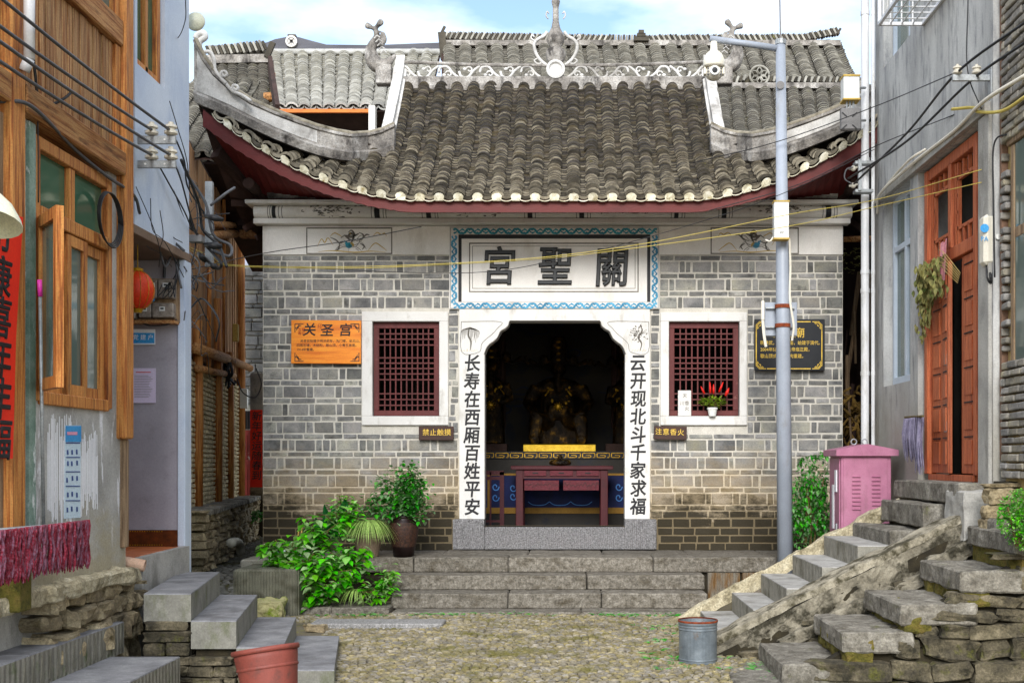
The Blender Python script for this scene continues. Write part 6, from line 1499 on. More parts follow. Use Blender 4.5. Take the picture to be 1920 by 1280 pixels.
def leaf(o, e, z0, z1, panels=6):
    o, e = Vector(o), Vector(e); d = (e-o).normalized(); L_ = (e-o).length; n_ = Vector((-d.y, d.x, 0)); n_ = n_ if n_.x < 0 else -n_
    q = MB(); q.beam(o.lerp(e, .5)+Vector((0, 0, z0)), o.lerp(e, .5)+Vector((0, 0, z1)), L_, 0.04, up=n_, c=.004)
    lf = q.build('door_leaf', M_door, dp)
    for k in range(panels):
        za = z0+0.08+(z1-z0-0.1)*k/panels; zb2 = za+(z1-z0-0.1)/panels-0.09; c0 = o.lerp(e, .5)+n_*0.024
        q = MB(); q.beam(c0+Vector((0, 0, za)), c0+Vector((0, 0, zb2)), L_*0.55, 0.014, up=n_, c=.004); q.build('door_panel', M_door, lf)
        q = MB(); q.beam(c0+Vector((0, 0, zb2+0.03))-d*L_*0.3, c0+Vector((0, 0, zb2+0.03))+d*L_*0.3, 0.01, 0.012, up=n_); q.build('groove_shade_strip', M_ink, lf)  # black strip on the surface paints the shade of a groove
    return lf
z0d, z1d = dz0+0.07, 3.37
l1 = leaf((DX-0.03, Df-0.1, 0), (DX-0.03, Df-0.45, 0), z0d, z1d)
l2 = leaf((DX-0.04, Df-0.47, 0), (DX-0.09, Df-0.78, 0), z0d, z1d)
l3 = leaf((DX+0.02, 10.66, 0), (DX+0.16, 10.6, 0), z0d, z1d, 1)
l4 = leaf((DX-0.03, 10.44, 0), (DX-0.03, Dn+0.1, 0), z0d, z1d)
for z in (1.9, 2.5, 3.1):
    q = MB(); q.box(DX-0.10, DX-0.08, 10.66, 10.78, z-0.05, z+0.05, .003); q.build('hinge', M_steel, l2)
# doorstep landing
q = MB(); ds = thing('doorstep', 'worn stone threshold slabs under the red brown door', 'doorstep', (RX-0.1, 10.6, 1.2))
inst('slab', rough_box('slab', (0.42, 1.95, 0.17), M_rockbig, 4, .012, 4, 4), Matrix.Translation((RX-0.0, 10.6, 1.325)), ds)
# dried herbs, cloth, yarn and twigs at the door
q = MB()
for _ in range(420):
    t = random.random(); c = Vector((DX-0.12-0.1*random.random(), 11.28-0.42*t*random.random()-0.1*random.random(), 3.40 - 0.75*random.random()*(1-0.6*t)))
    if random.random() < .6: c.z = 3.45-0.35*random.random(); c.y = 11.35-random.random()*0.75
    leaf_into(q, c, random.uniform(0, 6.28), random.uniform(-1.6, -0.5), random.uniform(.04, .09), .5)
for _ in range(50):
    c = Vector((DX-0.12, 11.3-0.3*random.random(), 3.3)); q.tube([c, c+Vector((-0.03, random.uniform(-.05, .05), -0.4*random.random()-.1))], 0.003, 4)
tag(q.build('dried_herb_bundle', M_dry, fix=False), 'drooping bundle of dried and green herbs hung over the red brown door', 'herb bundle')
q = MB(); A = []; B = []
for i in range(9): y = 10.82-0.2*i/8; x = DX-0.12+.012*math.sin(i*1.5); A.append((x, y, 3.56+.01*math.sin(i))); B.append((x-.02, y, 3.22-0.05*random.random()))
q.strip(A, B); tag(q.build('pink_cloth', mat('pink_cotton', ['#c9707c', '#e0a0a6'], 14, .9, .2), smooth=True), 'faded pink cloth scrap hung over the red brown door', 'cloth')
q = MB()
for k in range(6):
    a = (DX-0.14, 10.28-0.1*k/7, 3.12+0.1*k/7); q.tube(bezier([a, (DX-0.2, 10.42, 3.24+0.03*k), (DX-0.18, 10.62+random.uniform(-.08, .08), 3.3+0.035*k)], 4), 0.0025, 5)
tag(q.build('twig_bundle', mat('straw', ['#a88f50', '#c7ae70'], 9, .9, .1), fix=False), 'thin straw twigs stuck beside the pink cloth on the door', 'twigs')
yn = thing('yarn_mop', 'grey purple yarn mop head hanging on a stick beside the door', 'mop', (RX-0.1, 11.45, 1.95))
q = MB(); q.tube([(RX-0.05, 11.75, 2.02), (RX-0.12, 10.92, 2.0)], 0.012, 6); q.build('stick', M_stem, yn)
q = MB()
for _ in range(130):
    y = random.uniform(11.05, 11.6); x = RX-0.09+random.uniform(-.02, .02); l = random.uniform(.28, .42); l += 0.12 if y < 11.2 else 0
    q.tube([(x, y, 2.0), (x-.015, y+random.uniform(-.02, .02), 2.0-l*.5), (x, y+random.uniform(-.04, .04), 2.0-l)], [.006, .007, .003], 4)
q.build('yarn', M_mopgrey, yn, kind='stuff', fix=False)
# electricity meter by the brick wall
mx_ = thing('electric_meter', 'cream electric meter with a round blue emblem beside the brick wall', 'meter', (3.3, 9.62, 3.2))
mc = W(1857, 449, 9.5)
q = MB(); q.box(mc.x-0.062, mc.x+0.075, 9.46, 9.6, ZW(497, 9.5), ZW(403, 9.5), .025); q.build('housing', M_dev, mx_)
q = MB(); Mx = Matrix.Rotation(R(90), 4, 'X').to_3x3(); q.lathe([(0.0, 0), (0.034, 0), (0.034, .004), (0, .004)], W(1846, 428, 9.458), 18, Mx, caps=False); q.build('blue_emblem', M_bluep, mx_)
q = MB(); q.lathe([(0.0, 0), (0.022, 0), (0.022, .03), (0, .03)], W(1870, 445, 9.458), 14, Mx, caps=False); q.build('knob', M_plastic, mx_)
text('PA', 0.05, W(1846, 448, 9.455), M_bluep, mx_, name='lettering', extrude=.001)
q = MB()
for k in range(6): x = 1850+4*k; q.tube(bezier([W(x, 497, 9.52), W(x+random.uniform(-3, 3), 520, 9.46), W(1860+random.uniform(-3, 4), 545, 9.5), W(1862, 572, 9.5)], 4), 0.008, 6)
q.build('black_cable', M_black, mx_, fix=False)
q = MB(); q.box(W(1858, 0, 9.5).x, W(1869, 0, 9.5).x, 9.48, 9.53, ZW(915, 9.5), ZW(573, 9.5), .006); tag(q.build('cable_conduit', M_pvc), 'white square cable conduit running down under the cream meter', 'conduit')
q = MB(); q.tube([W(1859, 922, 9.35), W(1863, 985, 9.3)], 0.022, 10); tag(q.build('teal_pipe', M_teal2, smooth=True), 'short teal plastic pipe standing below the white conduit', 'pipe')
# drain pipes at the far corner
for (px_, Y_, r_, py0, py1, lab) in ((1622, 13.0, .043, -60, 880, 'thick white drain pipe running the full height beside the temple eave'), (1637, 12.95, .02, -60, 985, 'thin white pipe on the corner of the grey house behind the thick drain pipe'.replace('behind', 'next to'))):
    q = MB(); x = XW(px_, Y_); q.tube([(x, Y_, ZW(py1, Y_)), (x, Y_, ZW(py0, Y_))], r_, 14)
    for py_ in (25, 300, 510, 545, 700): q.tube([(x, Y_, ZW(py_+4, Y_)), (x, Y_, ZW(py_-4, Y_))], r_*1.13, 14)
    tag(q.build('drain_pipe', M_pvc, smooth=False), lab, 'pipe')
# devices beside the temple eave
q = MB(); q.box(XW(1580, 12.6), XW(1610, 12.6), 12.55, 12.7, ZW(188, 12.6), ZW(145, 12.6), .006); rb = tag(q.build('radio_box', M_plastic), 'white radio box above the dark grey square antenna panel', 'radio box')
for a, b_ in ((143, 146), (187, 190)): q = MB(); q.box(XW(1579, 12.6), XW(1611, 12.6), 12.54, 12.71, ZW(b_, 12.6), ZW(a, 12.6)); q.build('trim', M_ochre, rb)
q = MB()
for x_ in (1588, 1594, 1600): q.tube([W(x_, 190, 12.6), W(x_, 207, 12.6)], .012, 6)
q.build('connector', M_steel, rb)
q = MB(); q.box(XW(1574, 12.6), XW(1612, 12.6), 12.52, 12.6, ZW(247, 12.6), ZW(206, 12.6), .012); an = tag(q.build('panel_antenna', M_grey), 'dark grey square panel antenna fixed beside the temple eave', 'antenna')
for (a, b_, c, d) in ((1579, 211, 1588, 219), (1607, 211, 1598, 219), (1579, 242, 1588, 234), (1607, 242, 1598, 234)):
    q = MB(); q.beam(W(a, b_, 12.518), W(c, d, 12.518), .012, .006, up=(0, 1, 0)); q.build('rib', M_ink, an)
q = MB(); q.tube([W(1612, 226, 12.62), W(1622, 226, 12.9)], .015, 6); q.tube([W(1610, 165, 12.66), W(1622, 165, 12.9)], .015, 6); q.build('mount', M_steel, an)
# insulator clamp on the drain pipe corner
ic = thing('pipe_bracket', 'steel bracket with two small glass insulators on the thick drain pipe', 'bracket', (3.2, 12.8, 4.6))
for py_ in (302, 355): q = MB(); q.box(XW(1603, 12.8), XW(1637, 12.8), 12.78, 12.9, ZW(py_+6, 12.8), ZW(py_, 12.8), .003); q.build('arm', M_steel, ic)
q = MB(); q.box(XW(1608, 12.8), XW(1614, 12.8), 12.76, 12.8, ZW(358, 12.8), ZW(300, 12.8)); q.build('upright', M_steel, ic)
for py_ in (316, 348):
    q = MB(); q.ball(W(1600, py_, 12.78), .03, 10, 7); q.tube([W(1608, py_-2, 12.78), W(1592, py_+1, 12.78)], .012, 6); q.build('insulator', M_porcelain, ic, smooth=True)
q = MB(); q.tube(bezier([W(1600, 313, 12.75), W(1587, 318, 12.75), W(1584, 335, 12.75), W(1598, 345, 12.75)], 6), .008, 5); q.build('loop_cable', M_cable, ic)
# bracket high on the grey wall
ib = thing('insulator_bracket', 'steel bracket with two cream insulators on the joint of grey and brick walls', 'bracket', (3.3, 9.6, 4.8))
q = MB(); q.box(XW(1786, 9.5), XW(1858, 9.5), 9.49, 9.52, ZW(152, 9.5), ZW(140, 9.5), .003); q.build('arm', M_steel, ib)
q = MB(); q.box(XW(1855, 9.5), XW(1866, 9.5), 9.47, 9.54, ZW(180, 9.5), ZW(118, 9.5), .003); q.build('upright', M_steel, ib)
for px_ in (1795, 1831):
    q = MB(); q.lathe([(0.025, 0), (0.038, .01), (.038, .025), (.025, .033), (.025, .04), (.036, .048), (.034, .06), (.012, .068), (.012, .08), (0, .08)], (XW(px_, 9.5), 9.5, ZW(140, 9.5)), 14); q.build('insulator', M_porcelain, ib)
# ================================================================ RIGHT: old pale brick house
BX = 3.43
bhs = thing('old_brick_house', 'old pale brick house with yellow clay joints at the picture edge', 'house', (BX+1, 8.5, 0.9))
q = MB(); q.box(BX+0.02, BX+0.4, 6.0, 9.44, 0.5, 7.5); q.build('wall', M_ymortar, bhs)
q = MB(); q.box(BX-0.03, BX+0.03, 9.40, 9.445, 1.6, 7.5); q.build('corner_strip', mat('brown_old_post', ['#6b5040', '#8a6c58'], 6, .8, .3), bhs)
z = 1.45; k = 0; nb = 0
while z < 6.2:
    h = random.uniform(.055, .075); y = 8.35 + (0.0 if k % 2 else -0.1)
    while y < 9.39:
        w_ = random.uniform(.14, .24); y2 = min(y+w_, 9.395)
        win_ = (2.35 < z < 4.02 and y < 9.24)
        if y2-y > .03 and not win_:
            M = Matrix.Translation((BX+0.0+random.uniform(-.008, .008), (y+y2)/2, z+h/2)) @ Matrix.Rotation(random.uniform(-.02, .02), 4, 'X')
            q = MB(); q.cham(M, (.09, y2-y-.014, h-.014), .008, jit=.003); q.build('brick', M_ybrick, bhs); nb += 1
        y = y2
    z += h; k += 1
q = MB(); q.box(BX-0.02, BX+.03, 9.17, 9.24, 2.35, 4.02, .005); fr2 = q.build('window_frame', M_greywood, bhs)
q = MB(); q.box(BX-0.03, BX+.03, 8.4, 9.30, 4.03, 4.14, .005); q.build('lintel', M_greywood, bhs)
q = MB(); q.box(BX-0.01, BX+.0, 8.4, 9.168, 2.35, 4.02); q.build('pane', M_glassd, bhs)
q = MB(); q.box(BX-0.015, BX+.02, 8.4, 9.168, 3.30, 3.38, .004); q.build('transom', M_greywood, bhs)
# ================================================================ STAIRS ON THE RIGHT
ms = thing('parapet_stair', 'stair of tooled grey blocks between a mortar kerb and a sloping parapet', 'stair', (2.0, 10.7, 0))
nx_ = [1.25-.34, 1.25, 1.55, 1.83, 2.13, 2.43, 2.75, 3.02, 3.36]; nz_ = [0.035, .16, .337, .517, .697, .877, 1.0, 1.224]
M_sidefl = mat('fluted_riser_stone', ['#77746a', '#9a968b'], 9, .9, .35, 60, wave=(5, 'Y', 1.0), dirt='#5c5848', dscale=5, dlo=.5, dhi=.68)
M_tread = mat('light_grey_tread', ['#8a8884', '#a3a19d', '#b5b3af'], 6, .8, .3, 60, rnd=.06, dirt='#77746c', dscale=4, dlo=.52, dhi=.7)
for k in range(8):
    x0, x1 = nx_[k], nx_[k+1]+0.03; y0, y1 = 10.08, 11.42
    if k < 6:
        me_pts = [(x0, y0), (x1, y0), (x1, y1), (x0, y1)]
        blockpoly('step', me_pts, nz_[k]-0.19 if k else -0.05, nz_[k], ms, M_tread, M_sidefl)
    else:
        inst('rough_step', rough_box('rough_step', (x1-x0+.08, y1-y0, .2), M_rockbig, k, .016, 4, 4), Matrix.Translation(((x0+x1)/2, (y0+y1)/2, nz_[k]-.1)), ms)
q = MB()
for k in range(1, 8): q.box(nx_[k]+.03, 3.34, 10.1, 11.4, nz_[k-1]-.1 if k > 1 else 0, nz_[k]-.1)
q.build('core', M_darkcore, ms)
# mortar kerb on the far side
def sweep_rough(name, A, B, w_, h, m, parent, seed=0, amp=.02, n=64):
    A, B = Vector(A), Vector(B); secs = []; d = (B-A).normalized()
    for i in range(n+1):
        p = A.lerp(B, i/n); ring = []
        for (yy, zz) in ((-1, -1), (-1, .75), (-.8, 1), (.8, 1), (1, .75), (1, -1)):
            v = Vector((p.x, p.y + yy*w_/2, p.z + zz*h/2)); k = nz3(v, 4, seed)*amp+nz3(v, 13, seed)*amp*.7; v += Vector((k*.3, k*(1 if yy > 0 else -1), k)); ring.append(v)
        secs.append(ring)
    q = MB(); q.loft(secs); return q.build(name, m, parent)
sweep_rough('mortar_kerb', (0.85, 11.47, -.06), (3.36, 11.47, 1.27), .09, .15, M_mortarrough, ms, 3, .035)
# parapet wall with sloping cap
pw = thing('sloping_parapet', 'sloping rubble parapet with rough mortar coping between the two stairs', 'wall', (2.3, 9.8, 0))
sweep_rough('coping', (1.13, 9.74, .12), (3.40, 9.74, 1.25), .3, .07, mat('grey_tan_coping', ['#7a7463', '#9c9482', '#b3ab98'], 9, .95, .8, 40, dirt='#45402f', dscale=7, dlo=.46, dhi=.6, bdist=.015), pw, 5, .022)
q = MB(); q.prism([(1.15, 9.6, -.1), (3.6, 9.6, -.1), (3.6, 9.6, 1.24), (3.3, 9.6, 1.08), (1.15, 9.6, .02)], (0, .4, 0)); q.build('core', M_darkcore, pw)
rubble(pw, (1.15, 9.58, -.02), (1, 0, 0), (0, 0, 1), (0, -1, 0), 2.4, 1.15, M_rock, 'rock', hr=(.08, .2), wr=(.16, .45), dep=.13, top=lambda a: -.08+a*.46, tilt=.2)
m_ = M_mortarrough
for (cx_, cz_, sx_, sz_, sd_) in ((2.3, .42, .5, .1, 1), (2.75, .62, .6, .12, 2), (1.9, .22, .5, .1, 3), (2.6, .3, .5, .12, 4), (3.1, .85, .5, .12, 5)):
    inst('mortar_patch', rough_box('mortar_patch', (sx_, .1, sz_), mat('grey_mortar_smear', ['#5f5a4e', '#857e6e', '#9a9382'], 9, .95, .9, 40, dirt='#3a362a', dscale=6, dlo=.48, dhi=.6, bdist=.02), sd_, .035, 4, 5), Matrix.Translation((cx_, 9.54, cz_)) @ Matrix.Rotation(-.45, 4, 'Y'), pw)
# near stair of heavy mossy flagstones
ns = thing('mossy_stair', 'near stair of heavy rough flagstones with mossy risers', 'stair', (2.2, 8.9, 0))
tx = [1.17, 1.51, 1.92, 2.34, 2.75, 3.15, 3.6]; tz = [.02, .16, .385, .58, .81, 1.08]
for k in range(6):
    x0, x1 = tx[k], tx[k+1]+.10; zt2 = tz[k]
    me = rough_box('tread', (x1-x0+(.03 if k % 2 else -.01), 1.02, .15), M_rockbig, k+20, .016, 6, 4)
    inst('tread', me, Matrix.Translation(((x0+x1)/2, 8.92, zt2-.075)) @ Matrix.Rotation(random.uniform(-.02, .02), 4, 'Z') @ Matrix.Rotation(random.uniform(-.015, .015), 4, 'Y'), ns)
    if k:
        me = rough_box('riser', (.2, 1.0, tz[k]-tz[k-1]-.02), M_mosswall, k+40, .03, 6, 6); inst('riser', me, Matrix.Translation((tx[k]+.125, 8.92, tz[k]-.03-(tz[k]-tz[k-1]-.02)/2)), ns)
q = MB()
for k in range(1, 6): q.box(tx[k]+.1, 4.2, 8.5, 9.45, tz[k-1]-.12 if k > 1 else -.2, tz[k]-.13)
q.build('core', M_darkcore, ns)
# layered stone face under the near stair
fw = thing('layered_stone_wall', 'dark layered flat stone wall under the near mossy stair', 'wall', (2.8, 8.4, 0))
q = MB(); q.prism([(1.6, 8.56, -.4), (4.2, 8.56, -.4), (4.2, 8.56, 1.2), (3.2, 8.56, .85), (2.75, 8.56, .62), (2.34, 8.56, .4), (1.92, 8.56, .2), (1.6, 8.56, .0)], (0, .1, 0)); q.build('core', M_darkcore, fw)
def rough_face(name, x0, x1, zl, zh, Y, m, parent, amp=.04, n=70, k=22):
    q = MB(); rows = []
    for j in range(k+1):
        row = []
        for i in range(n+1):
            x = x0+(x1-x0)*i/n; z = zl(x)+(zh(x)-zl(x))*j/k; p = Vector((x, Y, z)); d = nz3(p, 3.5, 2)*amp+nz3(p, 11, 5)*amp*.6+nz3(p, 28, 8)*amp*.3
            row.append((x, Y-d-.01, z))
        rows.append(row)
    for a, b_ in zip(rows, rows[1:]): q.strip(a, b_)
    return q.build(name, m, parent, smooth=False)
rough_face('mortared_face', 1.15, 3.5, lambda x: -.15, lambda x: .085+(x-1.13)*.498, 9.6, MATS['grey_mortar_smear'], pw)
def fwtop(a):
    x = 1.55+a
    for k in range(6):
        if x < tx[k+1]: return tz[k]-.14+.35
    return 1.3
rubble(fw, (1.55, 8.52, -.35), (1, 0, 0), (0, 0, 1), (0, -1, 0), 2.3, 1.5, M_rock, 'rockflat', hr=(.06, .2), wr=(.14, .6), dep=.18, top=fwtop, tilt=.16)
# landing masonry at the right edge
lw = thing('corner_masonry', 'rough stone masonry under the old brick house beside the teal pipe', 'wall', (3.5, 9.3, .9))
q = MB(); q.box(3.35, 4.3, 9.2, 9.44, .5, 1.43); q.build('core', M_darkcore, lw)
rubble(lw, (3.22, 9.2, .85), (1, 0, 0), (0, 0, 1), (0, -1, 0), .9, .55, M_rocktan, 'tan', hr=(.1, .16), wr=(.14, .3), dep=.16)
inst('ledge_stone', rough_box('ledge_stone', (.5, .4, .12), M_rockbig, 61, .02, 4, 4), Matrix.Translation((3.45, 9.1, 1.08)), lw)
inst('ledge_stone', rough_box('ledge_stone', (.3, .45, .5), M_concrete, 62, .015, 4, 4), Matrix.Translation((3.28, 9.72, 1.1)), lw)
# ================================================================ ROOFS BEHIND
def back_roof(name, label, px0, px1, pyr, pye, Yr_, Ye_, mats, pitch, r, colp, pxe0=None, pxe1=None, cat='roof', deck=True, rowp=.08):
    """plane from eave (pye, depth Ye_) to ridge (pyr, depth Yr_); px at the ridge; eave px may differ"""
    t = thing(name, label, cat, (XW((px0+px1)/2, Yr_), Ye_, ZW(pye, Ye_)))
    pxe0 = px0 if pxe0 is None else pxe0; pxe1 = px1 if pxe1 is None else pxe1
    r0, r1 = XW(px0, Yr_), XW(px1, Yr_); e0, e1 = XW(pxe0, Ye_), XW(pxe1, Ye_)
    zr, ze = ZW(pyr, Yr_), ZW(pye, Ye_); Wd = max(r1, e1)-min(r0, e0)
    def F(u, tt):
        k = u/Wd; a = e0+(e1-e0)*k; b_ = r0+(r1-r0)*k
        return Vector((a+(b_-a)*tt, Ye_+(Yr_-Ye_)*tt, ze+(zr-ze)*tt*(0.85+0.15*tt)))
    L_ = math.hypot(Yr_-Ye_, zr-ze); n = int(Wd/colp)
    mb = tile_field(F, [colp*(k+.5) for k in range(n)], lambda u: 1.0, rowp, r, L_, None, colpitch=colp, tlen=.2)
    mb.build('roof_tiles', mats, t, kind='stuff', fix=False)
    q = MB(); q.strip([F(0, j/6)-Vector((0, 0, .05)) for j in range(7)], [F(Wd, j/6)-Vector((0, 0, .05)) for j in range(7)])
    q.strip([F(0, 0)-Vector((0, 0, .05)), F(Wd, 0)-Vector((0, 0, .05))], [F(0, 0)+Vector((0, 3, -1.0)), F(Wd, 0)+Vector((0, 3, -1.0))]); q.build('roof_deck', M_darkwood, t)
    return t, F, Wd
# A: light tiled roof with orange fascia
tA, FA, WdA = back_roof('light_tiled_roof', 'pale tiled roof with bright orange eave board behind the temple', 503, 826, 100, 204, 25, 21.5, [M_tile_far, M_tile_far_lip], .1, .12, .30, pxe0=513, pxe1=800, rowp=.13)
q = MB(); q.box(XW(516, 21.4), XW(692, 21.4), 21.4, 21.46, ZW(211, 21.4), ZW(204.5, 21.4)); q.build('eave_board', mat('bright_orange_wood', ['#b85a10', '#d87a20'], 5, .6, .2), tA)
hA = thing('dark_plank_gable', 'dark shadowed wall with a row of round log ends under the orange eave', 'wall', (-5, 22.4, 4))
q = MB(); q.box(XW(505, 22.4), XW(700, 22.4), 22.4, 22.5, 3.0, ZW(206, 22.4)); q.build('wall', M_darkwood, hA)
for k in range(9):
    q = MB(); x = XW(530+20*k, 22.3); q.tube([(x, 22.1, ZW(222, 22.3)), (x, 22.4, ZW(222, 22.3))], .08, 10); q.build('log_end', M_greywood, hA, smooth=False)
q = MB(); q.box(XW(540, 22.3), XW(700, 22.3), 22.25, 22.39, ZW(262, 22.3), ZW(226, 22.3)); q.build('grey_band', M_plaster_old, hA)
q = MB(); q.box(XW(691, 21.3), XW(703, 21.3), 21.3, 21.5, ZW(262, 21.3), ZW(198, 21.3)); q.build('pale_post', M_plaster, hA)
q = MB(); q.tube([(XW(505, 24.9), 24.9, ZW(98, 24.9)), (XW(826, 24.9), 24.9, ZW(98, 24.9))], .07, 8); q.build('ridge_roll', M_tile_far_lip, tA, smooth=True)
# B: dark brick parapet ridge with round hump and coin ornament
B_ = thing('humped_ridge_wall', 'dark humped ridge wall with a round coin ornament on the skyline', 'ridge wall', (-6, 27, 9))
YB3 = 27.0
outl = [(386, 96), (386, 86), (470, 84), (500, 80), (515, 74), (540, 69), (560, 70), (585, 77), (612, 84), (700, 85), (775, 82), (830, 80), (830, 98)]
q = MB(); P = [W(a, b_, YB3) for a, b_ in outl]; q.prism(P, (0, .3, 0)); q.build('parapet', mat('dark_ridge_brick', ['#4a4a50', '#63636a'], 3, .9, .5, 60, stretch=(.3, 1, 3)), B_)
q = MB(); Mx = Matrix.Rotation(R(90), 4, 'X').to_3x3(); q.lathe([(.13, 0), (.13, .06), (.09, .06), (.09, 0)], W(547, 79, YB3-.02), 20, Mx, caps=False); q.build('coin_ring', M_white, B_)
for (a, b_) in ((-.06, 0), (.06, 0), (0, .06), (0, -.06)):
    q = MB(); c = W(547, 79, YB3-.02); q.ball((c.x+a, c.y-.03, c.z+b_), (.03 if a else .05, .02, .05 if a else .03), 8, 5); q.build('coin_petal', M_plaster_white, B_)
q = MB(); q.box(XW(540, YB3), XW(555, YB3), YB3-.05, YB3+.2, ZW(70, YB3), ZW(66, YB3)); q.build('cap', M_tile_mid, B_)
# C: near left roof with ridge of stacked tiles
tC, FC, WdC = back_roof('dark_tiled_roof', 'dark mossy tiled roof with stacked tile ridge beside the temple corner scrolls', 372, 506, 118, 300, 17.8, 15.8, [M_tile_mid, M_tile_mid_lip], .07, .09, .22, pxe0=360, pxe1=506, rowp=.06)
def tile_ridge(parent, P0, P1, h, th=.12, m=(M_tile_mid, M_tile_mid_lip), step=.045, lean=.35, name='ridge_tiles'):
    P0, P1 = Vector(P0), Vector(P1); n = int((P1-P0).length/step); q = MB(); d = (P1-P0).normalized()
    for i in range(n):
        p = P0.lerp(P1, i/n); q.mi = i % 2; M = Matrix.Translation(p+Vector((0, 0, h/2))) @ Matrix.Rotation(lean, 4, 'Y'); q.cham(M, (step*.75, th, h*random.uniform(.85, 1.1)), .004)
    q.build(name, list(m), parent, kind='stuff', fix=False)
tile_ridge(tC, W(392, 108, 17.7), W(503, 97, 17.7), .16, lean=-.4)
q = MB(); q.beam(W(388, 114, 17.68), W(505, 112, 17.68), .14, .12); q.build('ridge_band', M_plaster_old, tC)
q = MB(); q.beam(W(500, 108, 17.6), W(512, 80, 17.6), .08, .05, up=(0, 1, 0)); q.build('ridge_tip', M_tile_mid, tC)
q = MB(); q.beam(W(506, 118, 17.6), W(520, 210, 15.9), .06, .2); q.build('barge_board', M_darkwood, tC); q = MB(); q.beam(W(513, 140, 17.7), W(516, 212, 16.5), .05, .06); q.build('barge_pole', M_wood, tC); q = MB(); q.tube([W(496, 183, 17), W(514, 182, 17)], .07, 8); q.build('purlin_end', M_woodh, tC)
# D: large roof behind the temple, right
tD, FD, WdD = back_roof('large_back_roof', 'large weathered tiled roof with tall stacked ridge behind the temple', 828, 1572, 84, 168, 20.5, 18.3, [M_tile_mid, M_tile_mid_lip], .08, .11, .27, pxe0=828, pxe1=1612, rowp=.10)
tile_ridge(tD, W(832, 76, 20.4), W(1150, 82, 20.4), .14, lean=.5); tile_ridge(tD, W(1150, 82, 20.4), W(1200, 82, 20.4), .13, lean=.0); tile_ridge(tD, W(1200, 82, 20.4), W(1500, 80, 20.4), .14, lean=-.5); tile_ridge(tD, W(1500, 80, 20.4), W(1574, 66, 20.4), .13, lean=-.5)
q = MB(); q.beam(W(828, 84, 20.38), W(1574, 84, 20.38), .2, .09); q.build('ridge_band', M_plaster_old, tD)
q = MB(); q.beam(W(828, 62, 20.3), W(833, 112, 20.3), .12, .1, up=(0, 1, 0)); q.beam(W(828, 62, 20.3), W(834, 50, 20.3), .04, .04); q.build('ridge_end', M_tile_mid, tD)
q = MB(); q.beam(W(1570, 64, 20.3), W(1576, 54, 20.3), .04, .04); q.build('ridge_end', M_tile_mid, tD)
q = MB()
for (a, b_, c, d) in ((1188, 1216, 72, 80), (1194, 1210, 66, 73), (1197, 1207, 60, 67)): q.box(XW(a, 20.3), XW(b_, 20.3), 20.2, 20.4, ZW(d, 20.3), ZW(c, 20.3))
q.build('stepped_ornament', M_tile_mid, tD)
# E: lower right roof with flower ornament
tE, FE, WdE = back_roof('lower_right_roof', 'dark sagging tiled roof with a round flower ornament beside the lamp pole', 1340, 1660, 163, 290, 17.6, 15.8, [M_tile_mid, M_tile_mid_lip], .07, .09, .22, pxe0=1350, pxe1=1680, rowp=.065)
q = MB(); q.beam(W(1372, 163, 17.5), W(1625, 163, 17.5), .14, .08); q.build('ridge_band', M_plaster_old, tE)
tile_ridge(tE, W(1375, 160, 17.5), W(1402, 152, 17.5), .1); tile_ridge(tE, W(1445, 156, 17.5), W(1620, 158, 17.5), .09)
fo = MB(); cE = W(1424, 142, 17.45); q = MB(); q.tube([(cE.x+.14*math.cos(a), cE.y, cE.z+.14*math.sin(a)) for a in [2*math.pi*i/20 for i in range(21)]], .018, 6)
for k in range(6):
    a = math.pi/6+k*math.pi/3; c1 = Vector((math.cos(a), 0, math.sin(a))); c2 = Vector((-math.sin(a), 0, math.cos(a)))
    q.tube([cE+c1*.02, cE+c1*.08+c2*.035, cE+c1*.13], .012, 5); q.tube([cE+c1*.02, cE+c1*.08-c2*.035, cE+c1*.13], .012, 5)
q.build('flower_ornament', M_tile_mid_lip, tE, smooth=True)
q = MB(); q.prism([W(a, b_, 17.5) for a, b_ in ((1385, 160), (1400, 146), (1415, 130), (1424, 122), (1436, 132), (1448, 147), (1462, 160))], (0, .08, 0)); q.build('ornament_backing', M_tile_mid, tE)
# dark shed wall and roof added to darken the gap on the right, with stacked poles
sh = thing('dark_backing', 'dark shed added to shade the gap, with stacked poles and firewood beside the temple', 'backing', (3.9, 16, .5))
q = MB(); q.box(3.3, 6.0, 17.0, 17.2, 0, 5.6); q.box(3.3, 5.5, 14.6, 17.0, 4.9, 5.0); q.box(5.2, 5.3, 13.3, 17, 0, 5); q.build('boarding', M_darkwood, sh)
q = MB(); q.tube([W(1575, 449, 14.6), W(1640, 447, 14.6)], .035, 8); q.build('pole', M_woodh, sh)
for k in range(20):
    x = random.uniform(1584, 1650); y_ = random.uniform(500, 800); q = MB(); q.tube([W(x, y_+random.uniform(30, 140), 14.9+.05*k), W(x+random.uniform(-15, 22), y_, 14.9+.05*k)], random.uniform(.012, .035), 6); q.build('pole', M_greywood if k % 3 else M_darkwood, sh)
q = MB()
for k in range(60):
    p = W(random.uniform(1582, 1612), random.uniform(735, 830), 14.9+random.uniform(0, .6)); q.tube(bezier([p, p+Vector((random.uniform(-.05, .08), 0, random.uniform(-.1, .1))), p+Vector((random.uniform(-.1, .16), random.uniform(-.05, .05), random.uniform(-.16, .12)))], 3), random.uniform(.008, .02), 5)
q.build('brushwood', mat('yellow_brown_brushwood', ['#4a3516', '#a88642'], 9, .9, .2, rnd=.3, per='isl'), sh, kind='stuff', fix=False)
q = MB()
for k in range(50):
    p = W(random.uniform(1580, 1618), 490-random.uniform(-25, 25), 14.8); leaf_into(q, p, random.uniform(0, 6), random.uniform(-.5, .8), random.uniform(.04, .08))
